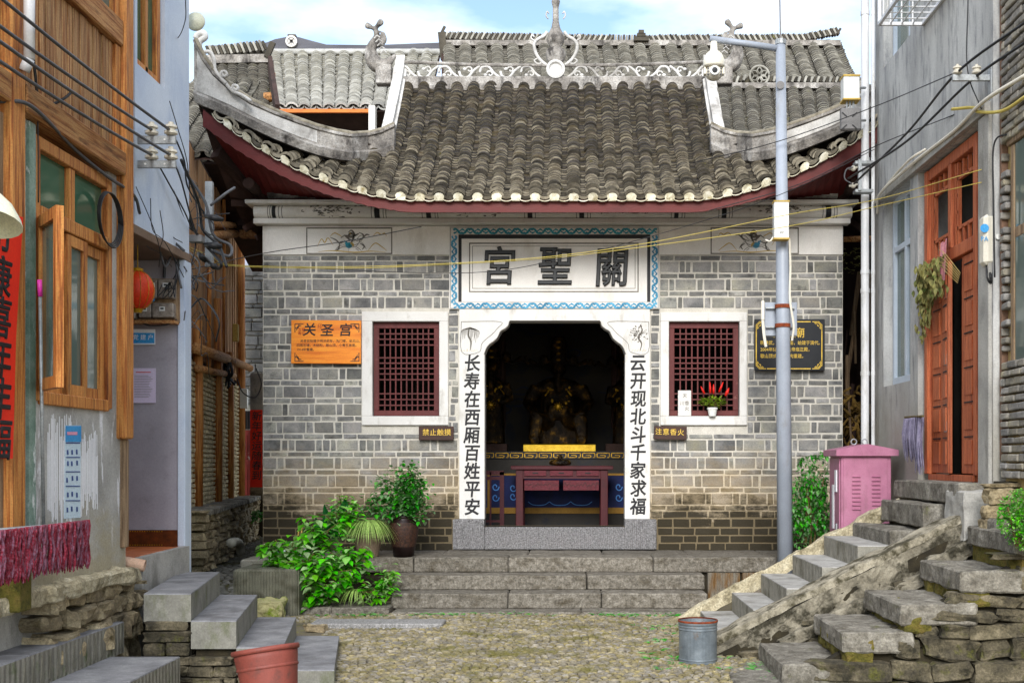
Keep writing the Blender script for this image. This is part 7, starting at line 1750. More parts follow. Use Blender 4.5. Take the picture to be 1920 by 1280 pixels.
tag(q.build('climbing_plant', M_dry, fix=False), 'sparse pale leaved climber at the upper corner of the dark gap', 'plant')

# ================================================================ BOARDS AND SMALL SIGNS ON THE TEMPLE FRONT
YS_ = YF-0.03
def board(name, px0, px1, py0, py1, m, label, th=.035, tilt=0.0, cat='sign'):
    x0, x1, z0, z1 = XW(px0, YS_), XW(px1, YS_), ZW(py1, YS_), ZW(py0, YS_); q = MB()
    M = Matrix.Translation(((x0+x1)/2, YS_-th/2-.01, (z0+z1)/2)) @ Matrix.Rotation(tilt, 4, 'Y'); q.cham(M, (x1-x0, th, z1-z0), .004)
    return tag(q.build(name, m), label, cat), YS_-th-.0115
ob, yo = board('name_board', 547.5, 678, 601, 682, M_orangeboard, 'bright orange varnished board with black characters beside the lattice window', tilt=.006)
for ch, px_, py_ in (('关', 579.5, 619.5), ('圣', 612.5, 620.5), ('宫', 647, 620)): text(ch, .155, W(px_, py_, yo), M_ink, ob, extrude=.001, bold=.03, shear=.12)
text('五福\n寿印', .045, W(565.5, 622, yo), mat('seal_red', ['#8a1c10', '#a82a18'], 9, .7, .02), ob, name='seal', extrude=.001)
text('印', .06, W(600, 612, yo), MATS['seal_red'], ob, name='seal', extrude=.001)
for k, s_ in enumerate(('    关圣宫始建于明洪武年，为门楼，坐北山，', '四周石墙，木结构，歇山顶，小青瓦盖面。', '1914年重建。')):
    text(s_, .038, W(556, 639.5+8*k, yo), M_ink, ob, name='inscription', align='LEFT', extrude=.0005, bold=.012)
def corner(parent, cx_, cy_, sx_, sy_, m, Y, kind=0):
    q = MB(); s = [[(0, 16), (0, 0), (16, 0)], [(3, 12), (5, 5), (12, 3)], [(0, 8), (6, 8), (8, 0)]] if kind == 0 else [[(0, 18), (0, 5), (5, 5), (5, 0), (18, 0)], [(2.5, 14), (2.5, 2.5), (14, 2.5)], [(8, 5), (8, 8), (5, 8)], [(11, 0), (11, 5)], [(0, 11), (5, 11)]]
    for l in s: 
        pts = [W(cx_+a*sx_, cy_+b_*sy_, Y) for a, b_ in l]
        for p, r_ in zip(pts, pts[1:]): q.beam(p, r_, .009, .001, up=(0, 1, 0))
    q.build('corner_ornament', m, parent)
for cx_, cy_, sx_, sy_ in ((553, 607, 1, 1), (673, 607, -1, 1), (553, 677, 1, -1), (673, 677, -1, -1)): corner(ob, cx_, cy_, sx_, sy_, M_ink, yo)
bb, yb = board('black_board', 1413.5, 1545, 599, 695, M_blackboard, 'black board with gold border and lettering partly hidden by the lamp pole')
text('關聖廟', .125, W(1479, 625, yb), M_goldtext, bb, name='title', extrude=.001, bold=.015)
for k, s_ in enumerate(('明洪武，建关圣庙，始建于清代。', '2004年5月重修关帝庙正殿，', '歇山顶式，木结构重建。')):
    text(s_, .052, W(1425.5, 643+12.4*k, yb), M_goldtext, bb, name='inscription', align='LEFT', extrude=.0005, bold=.012, sx=.93)
q = MB()
for (a, b_, c, d) in ((1438, 603, 1520, 603), (1438, 691, 1520, 691), (1418, 620, 1418, 674), (1541, 620, 1541, 674)): q.beam(W(a, b_, yb), W(c, d, yb), .012, .001, up=(0, 1, 0))
q.build('gold_border', M_goldtext, bb)
for cx_, cy_, sx_, sy_ in ((1418, 603, 1, 1), (1541, 603, -1, 1), (1418, 691, 1, -1), (1541, 691, -1, -1)): corner(bb, cx_, cy_, sx_, sy_, M_goldtext, yb, 1)
sg1, y1_ = board('small_sign', 786, 851, 799, 825, M_brownsign, 'small dark brown plaque with gold characters under the window nearer the orange board', th=.03)
for i, ch in enumerate('禁止触摸'): text(ch, .082, W(798.5+13.6*i, 811, y1_), M_goldtext, sg1, extrude=.001, bold=.012)
sg2, y1_ = board('small_sign', 1226, 1287, 799, 824, M_brownsign, 'small dark brown plaque with gold characters under the window with the flower pot', th=.03, tilt=.02)
for i, ch in enumerate('注意香火'): text(ch, .08, W(1235+13.8*i, 809.5+.5*i, y1_), M_goldtext, sg2, extrude=.001, bold=.012)
# white tablet and flower pot on the sill
q = MB(); q.box(XW(1271.5, YF-.03), XW(1296, YF-.03), YF-.03, YF+.02, ZW(779.5, YF), ZW(732, YF), .004); tb = tag(q.build('stone_tablet', M_white), 'small white stone tablet leaning in the window beside the red flowers', 'tablet')
for ch, px_, py_ in (('天', 1284, 742), ('川', 1279, 756), ('香', 1288, 756), ('火', 1288, 766)): text(ch, .055, W(px_, py_, YF-.032), M_inkgrey, tb, extrude=.0006)
fp = thing('flower_pot', 'small white pot of spiky red flowers on the window sill', 'potted flowers', (XW(1335, YF-.05), YF-.04, ZW(780, YF)))
fx_, fy_, fz_ = XW(1335.5, YF-.05), YF-.06, ZW(780, YF-.05)
q = MB(); q.lathe([(.04, 0), (.055, .075), (.062, .08), (.062, .1), (.05, .1), (.045, .08)], (fx_, fy_, fz_), 16); q.build('pot', M_plastic, fp)
q = MB()
for _ in range(150):
    a, rr = random.uniform(0, 6.28), random.uniform(0, .14); c = Vector((fx_+rr*math.cos(a), fy_+rr*.5*math.sin(a), fz_+.11+random.uniform(0, .13)*(1-rr*3))); leaf_into(q, c, a, random.uniform(-.2, 1.1), random.uniform(.035, .07), .45)
q.build('foliage', mat('yellow_green_leaf', ['#5a8f1a', '#a8b83a'], 9, .5, .1, rnd=.35, per='isl', trans=.3), fp, kind='stuff', fix=False)
for (a, b_, c, d) in ((1321, 738, 1314, 724), (1332, 737, 1331, 716), (1338, 738, 1338, 720), (1348, 735, 1356, 716), (1360, 742, 1367, 727)):
    q = MB(); q.tube([W(a, b_, fy_), W((a+c)/2, (b_+d)/2, fy_), W(c, d, fy_)], [.012, .022 if a > 1355 else .014, .005], 6); q.build('flower_spike', M_redflower, fp, smooth=True)

# ================================================================ LAMP / CAMERA POLE
YPl = 12.62
pole = thing('camera_pole', 'tall blue grey steel pole with a side arm in front of the black board', 'pole', (XW(1472, YPl), YPl, 0.1))
q = MB(); q.tube([(XW(1473, YPl), YPl, .05), (XW(1468, YPl), YPl, 3.0), (XW(1463.5, YPl), YPl, ZW(83, YPl))], [.086, .074, .05], 20); q.build('shaft', M_pole, pole, smooth=True)
q = MB(); q.lathe([(.058, 0), (.058, .05), (.02, .06)], (XW(1463.5, YPl), YPl, ZW(84, YPl)), 14); q.build('cap', M_steel, pole)
q = MB(); q.tube([W(1463.5, 75, YPl), W(1461, -60, YPl)], .008, 6); q.build('lightning_rod', M_grey, pole)
q = MB(); q.tube([W(1459, 91, YPl), W(1331, 73, YPl)], .034, 12); q.build('arm', M_pole, pole, smooth=True)
q = MB(); q.lathe([(.042, 0), (.042, .01), (0, .01)], W(1463, 160, YPl-.062), 14, Matrix.Rotation(R(90), 4, 'X').to_3x3()); q.build('inspection_cap', M_grey, pole)
cm = thing('dome_camera', 'white dome surveillance camera hanging from the pole arm', 'camera', (XW(1338, YPl), YPl, ZW(150, YPl)))
cx_, cz_ = XW(1338.5, YPl), ZW(127, YPl)
q = MB(); q.lathe([(.112, 0), (.115, .02), (.112, .08), (.085, .14), (.04, .18), (.035, .27)], (cx_, YPl, cz_), 22); q.build('housing', M_dev, cm, smooth=True)
q = MB(); q.ball((cx_, YPl, cz_-.055), (.095, .095, .085), 20, 12); q.build('ball', M_dev, cm, smooth=True)
for s2 in (-1, 1): q = MB(); q.box(cx_+s2*.085, cx_+s2*.108, YPl-.04, YPl+.04, cz_-.08, cz_, .01); q.build('yoke', M_dev, cm)
Mx = Matrix.Rotation(R(90), 4, 'X').to_3x3()
q = MB(); q.lathe([(.05, 0), (.05, .03), (.036, .035)], (cx_-.003, YPl-.075, cz_-.06), 18, Mx); ln_ = q.build('lens_ring', M_plastic, cm)
q = MB(); q.lathe([(.0, 0), (.03, 0), (.026, .01), (.0, .014)], (cx_-.003, YPl-.111, cz_-.06), 16, Mx, caps=False); q.build('lens', M_ink, ln_)
for s2 in (-1, 1):
    for zz in (-.03, -.06, -.09): q = MB(); q.ball((cx_+s2*.066, YPl-.065, cz_+zz), .012, 8, 6); q.build('infrared_led', M_grey, cm)
# boxes strapped to the pole
q = MB(); xp = XW(1466.5, YPl); q.box(XW(1452, YPl-.2), XW(1479.5, YPl-.2), YPl-.2, YPl-.085, ZW(447, YPl-.2), ZW(377, YPl-.2), .006); tb_ = tag(q.build('equipment_box', M_plastic), 'upright white equipment box strapped to the pole below the eave', 'box')
for py_ in (377, 447): q = MB(); q.box(XW(1451, YPl-.2), XW(1480.5, YPl-.2), YPl-.205, YPl-.08, ZW(py_+1.5, YPl-.2), ZW(py_-1.5, YPl-.2)); q.build('trim', M_ochre, tb_)
text('IPC', .03, W(1466, 436, YPl-.207), M_inkgrey, tb_, name='lettering', extrude=.0005)
q = MB(); q.box(XW(1433, YPl+.12), XW(1494, YPl+.12), YPl+.1, YPl+.22, ZW(630, YPl+.12), ZW(567, YPl+.12), .006); cb = tag(q.build('cabinet', M_pole), 'flat grey cabinet held behind the pole by rusty straps', 'cabinet')
for py_ in (575, 611):
    q = MB(); q.lathe([(.083, 0), (.083, .04)], (XW(1467.5, YPl), YPl, ZW(py_+3, YPl)), 18); q.build('rusty_strap', M_rust, cb)
    q = MB(); q.box(XW(1438, YPl), XW(1492, YPl), YPl+.06, YPl+.09, ZW(py_+2, YPl), ZW(py_-1, YPl)); q.build('mounting_rail', M_steel, cb)
q = MB(); q.box(XW(1427, YPl), XW(1433, YPl), YPl-.02, YPl+.02, ZW(600, YPl), ZW(564, YPl), .006); q.tube([W(1430, 600, YPl), W(1432, 625, YPl), W(1436, 650, YPl)], .016, 6); q.build('cream_antenna', M_dev, cb)
q = MB(); q.tube(bezier([W(1480, 447, YPl-.08), W(1482, 500, YPl-.05), W(1481, 560, YPl-.05), W(1488, 610, YPl-.05), W(1485, 638, YPl-.03)], 6), .012, 6); q.tube(bezier([W(1452, 441, YPl-.1), W(1444, 452, YPl-.1), W(1436, 450, YPl-.05)], 5), .01, 6)
tag(q.build('hanging_cable', M_dev), 'pale cable hanging down the pole from the upright white box', 'cable')
# pink cabinet
pk = thing('pink_cabinet', 'pink steel electrical cabinet with louvres and a shallow pitched lid', 'cabinet', (2.97, 12.25, .56))
yf_, yb_ = 11.98, 12.48; xl_, xr_ = XW(1577, yf_), XW(1671, yf_)
q = MB(); q.box(xl_, xr_, yf_, yb_, .56, ZW(851, yf_), .006); bd = q.build('body', M_pink, pk)
q = MB(); zt = ZW(850.5, yf_); e_ = .06; zr_ = ZW(832, yf_)
q.prism([(xl_-e_, yf_-e_, zt-.02), (xr_+e_, yf_-e_, zt-.02), (xr_+e_, yf_-e_, zt+.04), ((xl_+xr_)/2, yf_-e_, zr_), (xl_-e_, yf_-e_, zt+.04)], (0, yb_-yf_+2*e_, 0)); q.build('lid', M_pink, pk)
for px_ in (1601, 1621):
    q = MB(); c = W(px_, 828, 12.2); q.tube([(c.x+.028*math.cos(a), c.y, c.z+.028*math.sin(a)) for a in [2*math.pi*i/14 for i in range(15)]], .007, 6); q.build('lifting_ring', M_steel, pk)
q = MB(); q.box(xl_+.02, xr_-.04, yf_-.012, yf_-.001, .62, ZW(858, yf_), .004); drp = q.build('door', M_pink, pk)
for cx0 in (1597, 1634):
    for k in range(9):
        q = MB(); z = ZW(891+7.6*k, yf_); q.prism([(XW(cx0, yf_), yf_-.013, z), (XW(cx0, yf_), yf_-.03, z-.014), (XW(cx0, yf_), yf_-.013, z-.016)], (XW(cx0+16, yf_)-XW(cx0, yf_), 0, 0)); q.build('louvre', M_pink, drp)
q = MB(); q.box(xl_-.012, xl_-.001, yf_+.03, yb_-.03, .62, ZW(858, yf_), .003); q.build('side_panel', M_pink, pk)
q = MB(); q.box(xl_-.022, xl_-.013, yf_+.12, yf_+.2, 1.28, 1.5); q.box(xl_-.02, xl_-.013, yf_+.25, yf_+.33, .9, 1.35); q.build('sticker', M_paper, pk)
q = MB(); q.box(xl_-.03, xl_-.013, yf_+.1, yf_+.14, .82, .96, .004); q.build('lock', M_steel, pk)
# bushes: ivy beside the pole
def foliage_mass(name, label, c, r_, n, size, m, cat, group=None, gaps=.0, up=(-.6, .9), stems=0):
    t = thing(name, label, cat, (c[0], c[1], c[2]-r_[2]), group); q = MB()
    cl = [Vector((random.gauss(0, .42), random.gauss(0, .42), random.gauss(0, .45))) for _ in range(max(6, n//45))]
    for _ in range(n):
        b_ = random.choice(cl); v = b_ + Vector((random.gauss(0, .2), random.gauss(0, .2), random.gauss(0, .17)))
        if v.length > 1.15: v *= 1.1/v.length
        p = Vector(c)+Vector((v.x*r_[0], v.y*r_[1], v.z*r_[2])); leaf_into(q, p, random.uniform(0, 6.28), random.uniform(*up), size*random.uniform(.6, 1.3), random.uniform(.5, .75))
    q.build('foliage', m, t, kind='stuff', fix=False)
    if stems:
        q = MB()
        for _ in range(stems):
            b0 = Vector((c[0]+random.uniform(-.3, .3)*r_[0], c[1], c[2]-r_[2])); q.tube([b0, b0+Vector((random.uniform(-.5, .5)*r_[0], random.uniform(-.3, .3)*r_[1], r_[2]*random.uniform(.8, 1.6)))], .008, 5)
        q.build('stem', M_stem, t)
    return t
foliage_mass('ivy_shrub', 'tall dark green climbing shrub between the pole and the pink cabinet', (XW(1522, 12.7), 12.75, ZW(945, 12.7)), (.25, .2, .48), 2000, .05, M_leaf2, 'shrub', stems=9, up=(-1.3, .3))
foliage_mass('ivy_shrub', 'thin upper sprays of the climber on the brick beside the pink cabinet', (XW(1530, 12.9), 12.95, ZW(885, 12.9)), (.17, .1, .22), 260, .045, M_leaf2, 'shrub', up=(-1.3, .3))
foliage_mass('round_bush', 'small round bright green bush above the layered stone wall', (XW(1918, 8.3), 8.3, ZW(972, 8.3)), (.15, .15, .19), 3200, .026, M_leaf1i, 'bush', stems=4)
# ================================================================ PLANTING LEFT OF THE STEPS
lp = []
for k in range(5):
    q = MB(); leaf_into(q, Vector((0, 0, 0)), 0, 0, 1.0, random.uniform(.6, .8), random.uniform(.15, .45)); lp.append(q.mesh('leaf', M_leaf1, fix=False))
def leafy(name, label, lobes, n, size, cat='plant', group=None):
    lobes = [(c, tuple(x*.84 for x in r_), w_) for c, r_, w_ in lobes]
    t = thing(name, label, cat, (lobes[0][0][0], lobes[0][0][1], .15), group); cnt = 0; rest = MB(); st = MB()
    for (c, r_, wgt) in lobes:
        tips = []
        for _ in range(max(2, int(n*wgt/9))):
            v = Vector((random.gauss(0, .5), -abs(random.gauss(0, .5))*.7, random.gauss(0, .45)+.15)); p = Vector(c)+Vector((v.x*r_[0], v.y*r_[1], v.z*r_[2])); tips.append(p)
            st.tube([Vector(c)-Vector((0, 0, r_[2])), p.lerp(Vector(c), .4), p], .006, 4)
        for p in tips:
            for j in range(9):
                yaw = j*2.4+random.uniform(-.3, .3); pit = random.uniform(-.55, .35); s_ = size*random.uniform(.6, 1.25); pp = p + Vector((math.cos(yaw), math.sin(yaw), 0))*.012 - Vector((0, 0, .012*j))
                if cnt < 280 and (pp.y < c[1] or random.random() < .4):
                    M = Matrix.Translation(pp) @ Matrix.Rotation(yaw, 4, 'Z') @ Matrix.Rotation(-pit, 4, 'Y') @ Matrix.Rotation(random.uniform(-.3, .3), 4, 'X') @ Matrix.Diagonal((s_, s_, s_, 1)); inst('leaf', random.choice(lp), M, t); cnt += 1
                else: leaf_into(rest, pp, yaw, pit, s_*.9, .7)
        for _ in range(int(n*wgt*.5)):
            v = Vector((random.gauss(0, .45), random.gauss(0, .4)+.1, random.gauss(0, .4)-.1)); leaf_into(rest, Vector(c)+Vector((v.x*r_[0], v.y*r_[1], v.z*r_[2])), random.uniform(0, 6.28), random.uniform(-.6, .5), size*random.uniform(.6, 1), .7)
    rest.build('small_leaves', M_leaf1i, t, kind='stuff', fix=False); st.build('stem', M_stem, t); return t
def PW(px_, py_, Y): return tuple(W(px_, py_, Y))
leafy('leafy_bush', 'sprawling bright green broad leaved bush spilling over the tooled block', [
    (PW(530, 1040, 12.2), (.28, .3, .26), 1.0), (PW(570, 1060, 12.0), (.26, .26, .24), .8), (PW(590, 1010, 12.5), (.32, .3, .26), 1.0), (PW(610, 1075, 12.1), (.32, .28, .24), 1.1), (PW(655, 1050, 12.3), (.28, .28, .3), 1.0), (PW(600, 1105, 12.0), (.22, .2, .16), .6), (PW(640, 970, 12.8), (.24, .2, .16), .6)], 170, .115, 'bush')
leafy('small_leafy_plant', 'low green plant crowding the end of the lowest entrance steps', [(PW(725, 1085, 12.2), (.16, .16, .22), 1.0), (PW(700, 1105, 12.1), (.14, .14, .12), .6), (PW(642, 950, 13.0), (.2, .15, .14), .8)], 90, .085, 'plant')
# broad dark leaved plant
bl = thing('broad_leaf_plant', 'plant with long upright dark green blades behind the bright bush', 'plant', (XW(620, 13), 13.0, .55))
for (bx_, by_, tx_, ty_, w_) in ((640, 1010, 648, 932, .07), (632, 1010, 625, 948, .06), (618, 1010, 612, 955, .055), (610, 1010, 592, 970, .06), (625, 1010, 608, 945, .05), (645, 1012, 665, 950, .05)):
    p0, p1 = Vector(PW(bx_, by_, 13.0)), Vector(PW(tx_, ty_, 12.95)); q = MB(); A = []; B = []; C2 = []
    for i in range(9):
        t = i/8; p = p0.lerp(p1, t)+Vector((0, -.05*math.sin(t*3.1), 0)); k = w_*math.sin(math.pi*min(.98, t*.9+.08)); A.append(p-Vector((k, 0, 0))); B.append(p+Vector((k, 0, 0))); C2.append(p+Vector((0, .025, 0)))
    q.strip(A, C2); q.strip(C2, B); q.build('leaf', M_leafd, bl, smooth=True)
# spider plants
def spider(name, label, c, n, L_, parent_pot=None, loc=None):
    t = thing(name, label, 'plant', loc or c); q = MB()
    for _ in range(n):
        a = random.uniform(0, 6.28); l = L_*random.uniform(.6, 1.1); d = Vector((math.cos(a), math.sin(a), 0)); w_ = .007; A = []; B = []; sd_ = d.cross(Vector((0, 0, 1)))
        for i in range(7):
            s = i/6; p = Vector(c)+d*l*.75*s+Vector((0, 0, l*(.75*s-1.15*s*s))); k = w_*(1-s**2.2); A.append(p-sd_*k); B.append(p+sd_*k)
        q.strip(A, B)
    q.build('blades', M_blade, t, kind='stuff', fix=False); return t
sp = spider('spider_plant', 'striped spider plant arching over a pot on the platform edge', PW(690, 985, 12.8), 260, .46, loc=(XW(690, 12.95), 12.95, .56))
q = MB(); q.lathe([(.11, 0), (.15, .2), (.165, .21), (.165, .25), (.14, .25)], (XW(690, 12.95), 12.95, .56), 18); q.build('pot', mat('terracotta', ['#7a6654', '#94806c'], 5, .8, .2), sp)
spider('ground_spider_plant', 'spider plant growing low at the end of the kerb slab', PW(668, 1110, 12.15), 90, .3)
# jar with tall shrub
jr = thing('jar_shrub', 'tall airy shrub growing in a dark brown glazed jar on the platform', 'potted shrub', (XW(757, 13.0), 13.0, .555))
q = MB(); q.lathe([(.11, 0), (.125, .1), (.15, .22), (.16, .32), (.145, .38), (.12, .40), (.12, .43), (.135, .44), (.11, .43)], (XW(757, 13.0), 13.0, .555), 22); q.build('jar', M_jar, jr, smooth=True)
q = MB(); q.lathe([(.1275, .11), (.152, .22), (.162, .31), (.15, .37)], (XW(757, 13.0), 13.0, .555), 22, caps=False); q.build('rough_glaze_band', M_jarrough, jr, smooth=True)
q = MB(); lf_ = MB(); j0 = Vector((XW(757, 13.0), 13.0, .98))
for (tx_, ty_, dd) in ((717, 898, .0), (755, 880, .05), (765, 872, -.05), (788, 905, .0), (798, 945, .05), (735, 930, -.1), (705, 930, .0), (775, 930, -.1), (745, 905, .1), (690, 960, .0), (790, 970, -.05), (725, 965, -.12), (762, 895, .0), (780, 890, 0.0)):
    tip = Vector(PW(tx_, ty_, 13.0+dd)); mid = j0.lerp(tip, .5)+Vector((random.uniform(-.08, .08), 0, random.uniform(0, .06))); pts = bezier([j0, mid, tip], 7); q.tube(pts, [.009*(1-i/len(pts)*.7) for i in range(len(pts))], 5)
    for i, p in enumerate(pts):
        for _ in range(13 if i > 2 else 3): leaf_into(lf_, p+Vector((random.gauss(0, .055), random.gauss(0, .05), random.gauss(0, .045))), random.uniform(0, 6.28), random.uniform(-.7, .8), random.uniform(.04, .075), .7)
q.build('branch', M_stem, jr, smooth=True); lf_.build('foliage', M_leaf2, jr, kind='stuff', fix=False)
# white and teal planter
q = MB(); q.lathe([(.14, 0), (.165, .2), (.165, .24), (.15, .24)], (XW(549, 12.9), 12.9, .40), 20); wp = tag(q.build('ceramic_planter', M_white), 'white ceramic planter with teal dabs half buried in the bush', 'planter')
q = MB()
for k in range(14): a = k*2*math.pi/14; q.ball((XW(549, 12.9)+.163*math.cos(a), 12.9+.163*math.sin(a), .62), (.022, .022, .016), 6, 4)
q.build('teal_dab', M_teal, wp)
q = MB(); q.tube([PW(565, 1005, 12.9), PW(566, 985, 12.9)], .01, 5); q.tube([PW(559, 1005, 12.9), PW(560, 993, 12.9)], .008, 5); q.build('stick', M_ochre, wp)
foliage_mass('alley_plant', 'small green plant in a pot at the end of the alley', tuple(W(478, 966, 18.0)), (.13, .12, .12), 200, .06, M_leaf2, 'plant')
# ================================================================ BUCKETS
bk = thing('red_bucket', 'faded red plastic bucket tilted beside the side stair', 'bucket', (XW(512, 7.35), 7.35, .0))
TM = Matrix.Translation((XW(514, 7.35), 7.35, -.02)) @ Matrix.Rotation(R(-9), 4, 'Y') @ Matrix.Rotation(R(-8), 4, 'X')
def lathe_t(mb, prof, TM, n=32): 
    o_ = MB(); o_.lathe(prof, (0, 0, 0), n, caps=False); mb.add([TM @ Vector(v) for v in o_.v], o_.f)
q = MB(); lathe_t(q, [(.0, 0), (.14, 0), (.145, .02), (.192, .40), (.196, .44), (.186, .44), (.182, .40), (.135, .03), (0, .02)], TM); q.build('shell', M_bucket, bk, smooth=True)
q = MB(); lathe_t(q, [(.193, .43), (.207, .432), (.21, .45), (.205, .462), (.19, .462), (.187, .44)], TM); q.build('rim', M_bucket, bk, smooth=True)
q = MB(); lathe_t(q, [(.186, .33), (.190, .335), (.190, .345), (.187, .35)], TM); q.build('moulded_ring', M_bucket, bk, smooth=True)
zb_ = thing('zinc_bin', 'dull grey zinc bin standing at the foot of the sloping parapet', 'bin', (XW(1308.5, 9.35), 9.35, .02))
q = MB(); R_ = .148; q.lathe([(R_*.97, 0), (R_, .01), (R_, .30), (R_*1.04, .315), (R_*1.04, .33), (R_*.97, .33), (R_*.97, .03), (0, .02)], (XW(1308.5, 9.35), 9.35, .01), 34, caps=False); q.build('drum', M_galv, zb_, smooth=False)
for z in (.03, .262, .285): q = MB(); q.lathe([(R_*1.0, z), (R_*1.03, z+.004), (R_*1.03, z+.010), (R_*1.0, z+.014)], (XW(1308.5, 9.35), 9.35, .01), 34, caps=False); q.build('hoop', M_galv, zb_, smooth=True)
q = MB(); q.lathe([(R_*1.05, .325), (R_*1.065, .333), (R_*1.05, .341), (R_*1.0, .338)], (XW(1308.5, 9.35), 9.35, .01), 34, caps=False); q.build('rusty_rim', M_rust, zb_, smooth=True)
# ================================================================ CABLES
def cable(pts, r_, m, label, name='cable', group=None, n=6):
    q = MB(); q.tube(pts, r_, n); return tag(q.build(name, m, smooth=True, fix=False), label, 'cable', group)
def inter(P, n=10): return bezier([Vector(p) for p in P], n)
g4 = 'power cables from the street to the insulator bracket'
lowp = [((-60, -55), (320, 245), 'topmost'), ((-60, 5), (287, 245), 'second'), ((-60, 35), (322, 292), 'third'), ((-60, 75), (287, 292), 'lowest')]
for (a, b_, w_) in lowp:
    P0 = W(*a, 6.2); P1 = W(*b_, Yk-.03)
    cable(sag(P0, P1, .02, 16), .011, M_cable, 'thick grey power cable crossing the planks to the insulators, %s of four' % w_, 'power_cable', g4)
YY = 10.4
for i, (P, r_) in enumerate([([(323, 247), (345, 300), (352, 350), (383, 400)], .007), ([(290, 250), (300, 290), (330, 370), (350, 420), (372, 440)], .007), ([(323, 295), (340, 340), (356, 400), (368, 440)], .007), ([(290, 296), (320, 350), (345, 395), (360, 430)], .007), ([(318, 190), (333, 240), (350, 300), (356, 360)], .004), ([(348, 0), (347, 40), (330, 75), (290, 90), (250, 125)], .004)]):
    cable(inter([W(a, b_, 9.4+.3*j+.02*i) for j, (a, b_) in enumerate(P)]), r_, M_black, ('black drop cable %s the bracket on the pale blue wall' % ('from the outer top insulator of', 'from the inner top insulator of', 'from the outer lower insulator of', 'from the inner lower insulator of', 'thin and steep beside', 'curling from the sky above')[i]))
# tangle by the corner of the blue house
tg = thing('cable_tangle', 'messy tangle of black cables and connectors at the corner of the blue house', 'cable tangle', (-3.3, 10.6, 3.4))
q = MB(); q.box(XW(384, 11), XW(398, 11), 11, 11.05, ZW(500, 11), ZW(340, 11), .003); q.build('steel_upright', M_steel, tg)
rs = random.Random(5)
loops = [[(352, 330), (385, 380), (400, 440), (432, 460), (430, 480), (400, 470)], [(350, 400), (370, 440), (395, 470), (415, 495), (405, 503), (380, 480)], [(340, 300), (372, 380), (380, 430), (410, 460), (425, 500)], [(395, 385), (420, 365), (440, 352)], [(345, 500), (360, 520), (390, 530), (420, 535)], [(350, 540), (370, 520), (400, 510)], [(352, 470), (375, 500), (352, 560), (345, 600)], [(380, 400), (400, 420), (395, 440), (370, 420)], [(360, 350), (370, 400), (365, 470), (350, 520)], [(346, 470), (400, 540), (440, 545)], [(355, 580), (380, 560), (410, 600), (405, 640)], [(365, 410), (385, 405), (412, 402), (430, 400)], [(240, 360), (270, 400), (300, 430), (345, 470)], [(250, 380), (290, 395), (320, 440), (342, 455)], [(262, 350), (280, 420), (284, 450)], [(300, 470), (310, 500), (325, 480), (340, 540)]]
for i, L_ in enumerate(loops):
    q = MB(); q.tube(inter([W(a, b_, (10.7 if a > 345 else 10.0)+rs.uniform(-.2, .2)) for a, b_ in L_], 7), rs.choice((.004, .006, .009, .012)) if i > 2 else .014, 6); q.build('loose_cable', M_black if i % 3 else M_cable, tg, smooth=True, fix=False)
for (a, b_, c, d, r_) in ((385, 405, 418, 412, .03), (385, 459, 415, 462, .035), (372, 475, 385, 490, .028), (393, 495, 408, 503, .03), (395, 385, 425, 362, .016)):
    q = MB(); q.tube([W(a, b_, 10.65), W((a+c)/2, (b_+d)/2, 10.6), W(c, d, 10.65)], [r_*.6, r_, r_*.6], 8); q.build('connector', M_black, tg, smooth=True)
q = MB(); q.box(XW(352, 10.6), XW(378, 10.6), 10.6, 10.7, ZW(453, 10.6), ZW(440, 10.6), .005); q.build('splice_box', M_grey, tg)
for i in range(14):
    q = MB(); a, b_ = 425+rs.uniform(-6, 8), 680; q.tube(inter([W(a, b_, 16.5), W(a+rs.uniform(-10, 10), b_+20, 16.4), W(a+rs.uniform(-14, 18), b_+rs.uniform(20, 55), 16.5)], 4), .014, 5); q.build('bundle_cable', M_black, tg, fix=False)
q = MB(); q.tube(inter([W(480, 690, 17), W(490, 720, 17), (W(478, 745, 17)), W(455, 735, 17), W(445, 710, 17)], 5), .01, 5); q.build('loose_cable', M_cable, tg, fix=False)
for i in range(16):
    x0, y0 = 350+rs.uniform(-8, 10), rs.uniform(330, 620); L_ = [(x0, y0)]
    for _ in range(4): x0 += rs.uniform(-8, 30); y0 += rs.uniform(-35, 45); L_.append((min(x0, 445), y0))
    q = MB(); q.tube(inter([W(a, b_, 10.8+rs.uniform(0, .6)) for a, b_ in L_], 5), rs.choice((.0025, .004, .006)), 5); q.build('loose_cable', M_black, tg, fix=False)
for P_ in ([(252, 372), (262, 420), (275, 460), (300, 475), (322, 500)], [(255, 350), (285, 420), (300, 470), (298, 500)], [(282, 372), (286, 430), (310, 455), (345, 520)], [(300, 395), (306, 440), (300, 465)], [(250, 360), (240, 330), (220, 320)]):
    q = MB(); q.tube(inter([W(a, b_, 9.05+.25*j) for j, (a, b_) in enumerate(P_)], 6), .0035, 5); q.build('loose_cable', M_black, tg, fix=False)
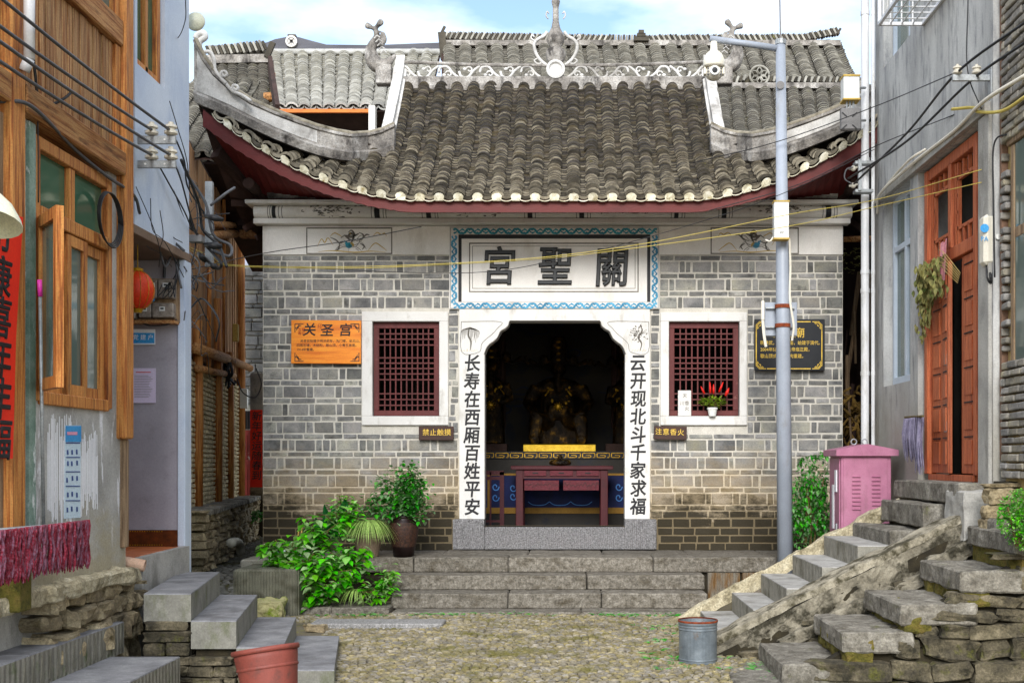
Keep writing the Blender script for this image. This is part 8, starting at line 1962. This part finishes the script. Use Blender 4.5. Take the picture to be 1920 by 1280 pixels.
# yellow lines and thin black lines across the front
cable(inter([W(1840, 318, 9.6), W(1640, 375, 11.3), W(1480, 402, 12.2), W(1235, 452, 12.6), W(1040, 480, 12.7), W(860, 493, 12.8), W(650, 500, 12.9), W(440, 497, 13.0), W(395, 480, 12.6), W(352, 462, 10.7)]), .0036, M_yellow, 'upper yellow line running across the temple front from the grey house')
cable(inter([W(1840, 342, 9.6), W(1640, 388, 11.3), W(1480, 424, 12.2), W(1235, 459, 12.6), W(1040, 483, 12.72), W(860, 495, 12.82), W(650, 503, 12.9), W(440, 499, 13.02), W(390, 485, 12.6), W(352, 466, 10.7)]), .0036, M_yellow, 'lower yellow line running across the temple front from the grey house')
cable(inter([W(352, 506, 10.8), W(500, 474, 12.6), W(650, 452, 12.9), W(790, 425, 12.9)]), .005, M_black, 'thin black line crossing the left rider painting'.replace('left ', 'green saddled '))
cable(inter([W(490, 498, 13.2), W(860, 512, 13.0), W(1060, 484, 12.9), W(1300, 420, 12.7), W(1480, 358, 12.3), W(1640, 280, 12.0)]), .004, M_black, 'thin black line rising from the name plaque to the drain pipe')
cable(inter([W(1300, 305, 12.9), W(1460, 265, 12.5), W(1640, 200, 12.2), W(1795, 135, 9.6)]), .005, M_black, 'thin black line rising over the tiles to the high bracket')
cable(inter([W(1601, 345, 12.7), W(1700, 250, 11.0), W(1795, 136, 9.5), W(1925, 40, 8.6)]), .011, M_black, 'thick black line from the pipe bracket past the first insulator')
cable(inter([W(1590, 335, 12.7), W(1700, 265, 11.0), W(1820, 152, 9.6), W(1925, 78, 8.8)]), .011, M_black, 'thick black line from the pipe bracket past the second insulator')
cable(inter([W(1330, 395, 12.9), W(1500, 345, 12.7), W(1640, 275, 12.2), W(1790, 215, 10.4)]), .005, M_black, 'thin line under the red fascia toward the grey wall')
cable(inter([W(1815, 0, 9.6), W(1814, 130, 9.6), W(1840, 205, 9.55)]), .005, M_black, 'thin line dropping down the grey wall beside the high bracket')
cable(inter([W(1640, 380, 12.9), W(1660, 352, 12.2), W(1720, 300, 11.3), W(1790, 245, 10.2), W(1845, 190, 9.42), W(1925, 140, 8.8)]), .016, M_dev, 'pale thick cable following the slanted lintel band')
cable(inter([W(1785, 205, 10.1), W(1825, 202, 9.8), W(1835, 210, 9.6), W(1880, 208, 9.2), W(1925, 180, 8.8)]), .014, M_yellow, 'yellowed cable kinking at the end of the lintel band')
cable(inter([W(1645, 400, 12.9), W(1650, 365, 12.6), W(1700, 305, 11.5), W(1735, 280, 11.2)]), .012, M_dev, 'short pale cable looping over the window by the drain pipes')
cable(inter([W(1865, 520, 9.35), W(1863, 380, 9.35), W(1864, 270, 9.35), W(1895, 250, 9.2)]), .007, M_black, 'black cable climbing the brick corner above the meter')
cable(inter([W(0, 190, 6.9), W(60, 200, 7.1), W(140, 280, 7.9), W(200, 330, 8.4), W(250, 365, 8.9), W(262, 400, 9.1)]), .012, M_cable, 'twisted cable bundle sagging along the wooden window head')
cable(inter([W(30, 62, 7.0), W(58, 90, 7.2), W(66, 140, 7.3), W(72, 180, 7.4), W(95, 195, 7.6), W(120, 185, 7.7), W(135, 172, 7.8)]), .009, M_black, 'black cable looping below the power cables on the planks')
cable(inter([W(55, 0, 7.2), W(60, 90, 7.2), W(70, 200, 7.3), W(72, 380, 7.35)]), .004, M_black, 'thin black wire hanging straight down past the corner post')
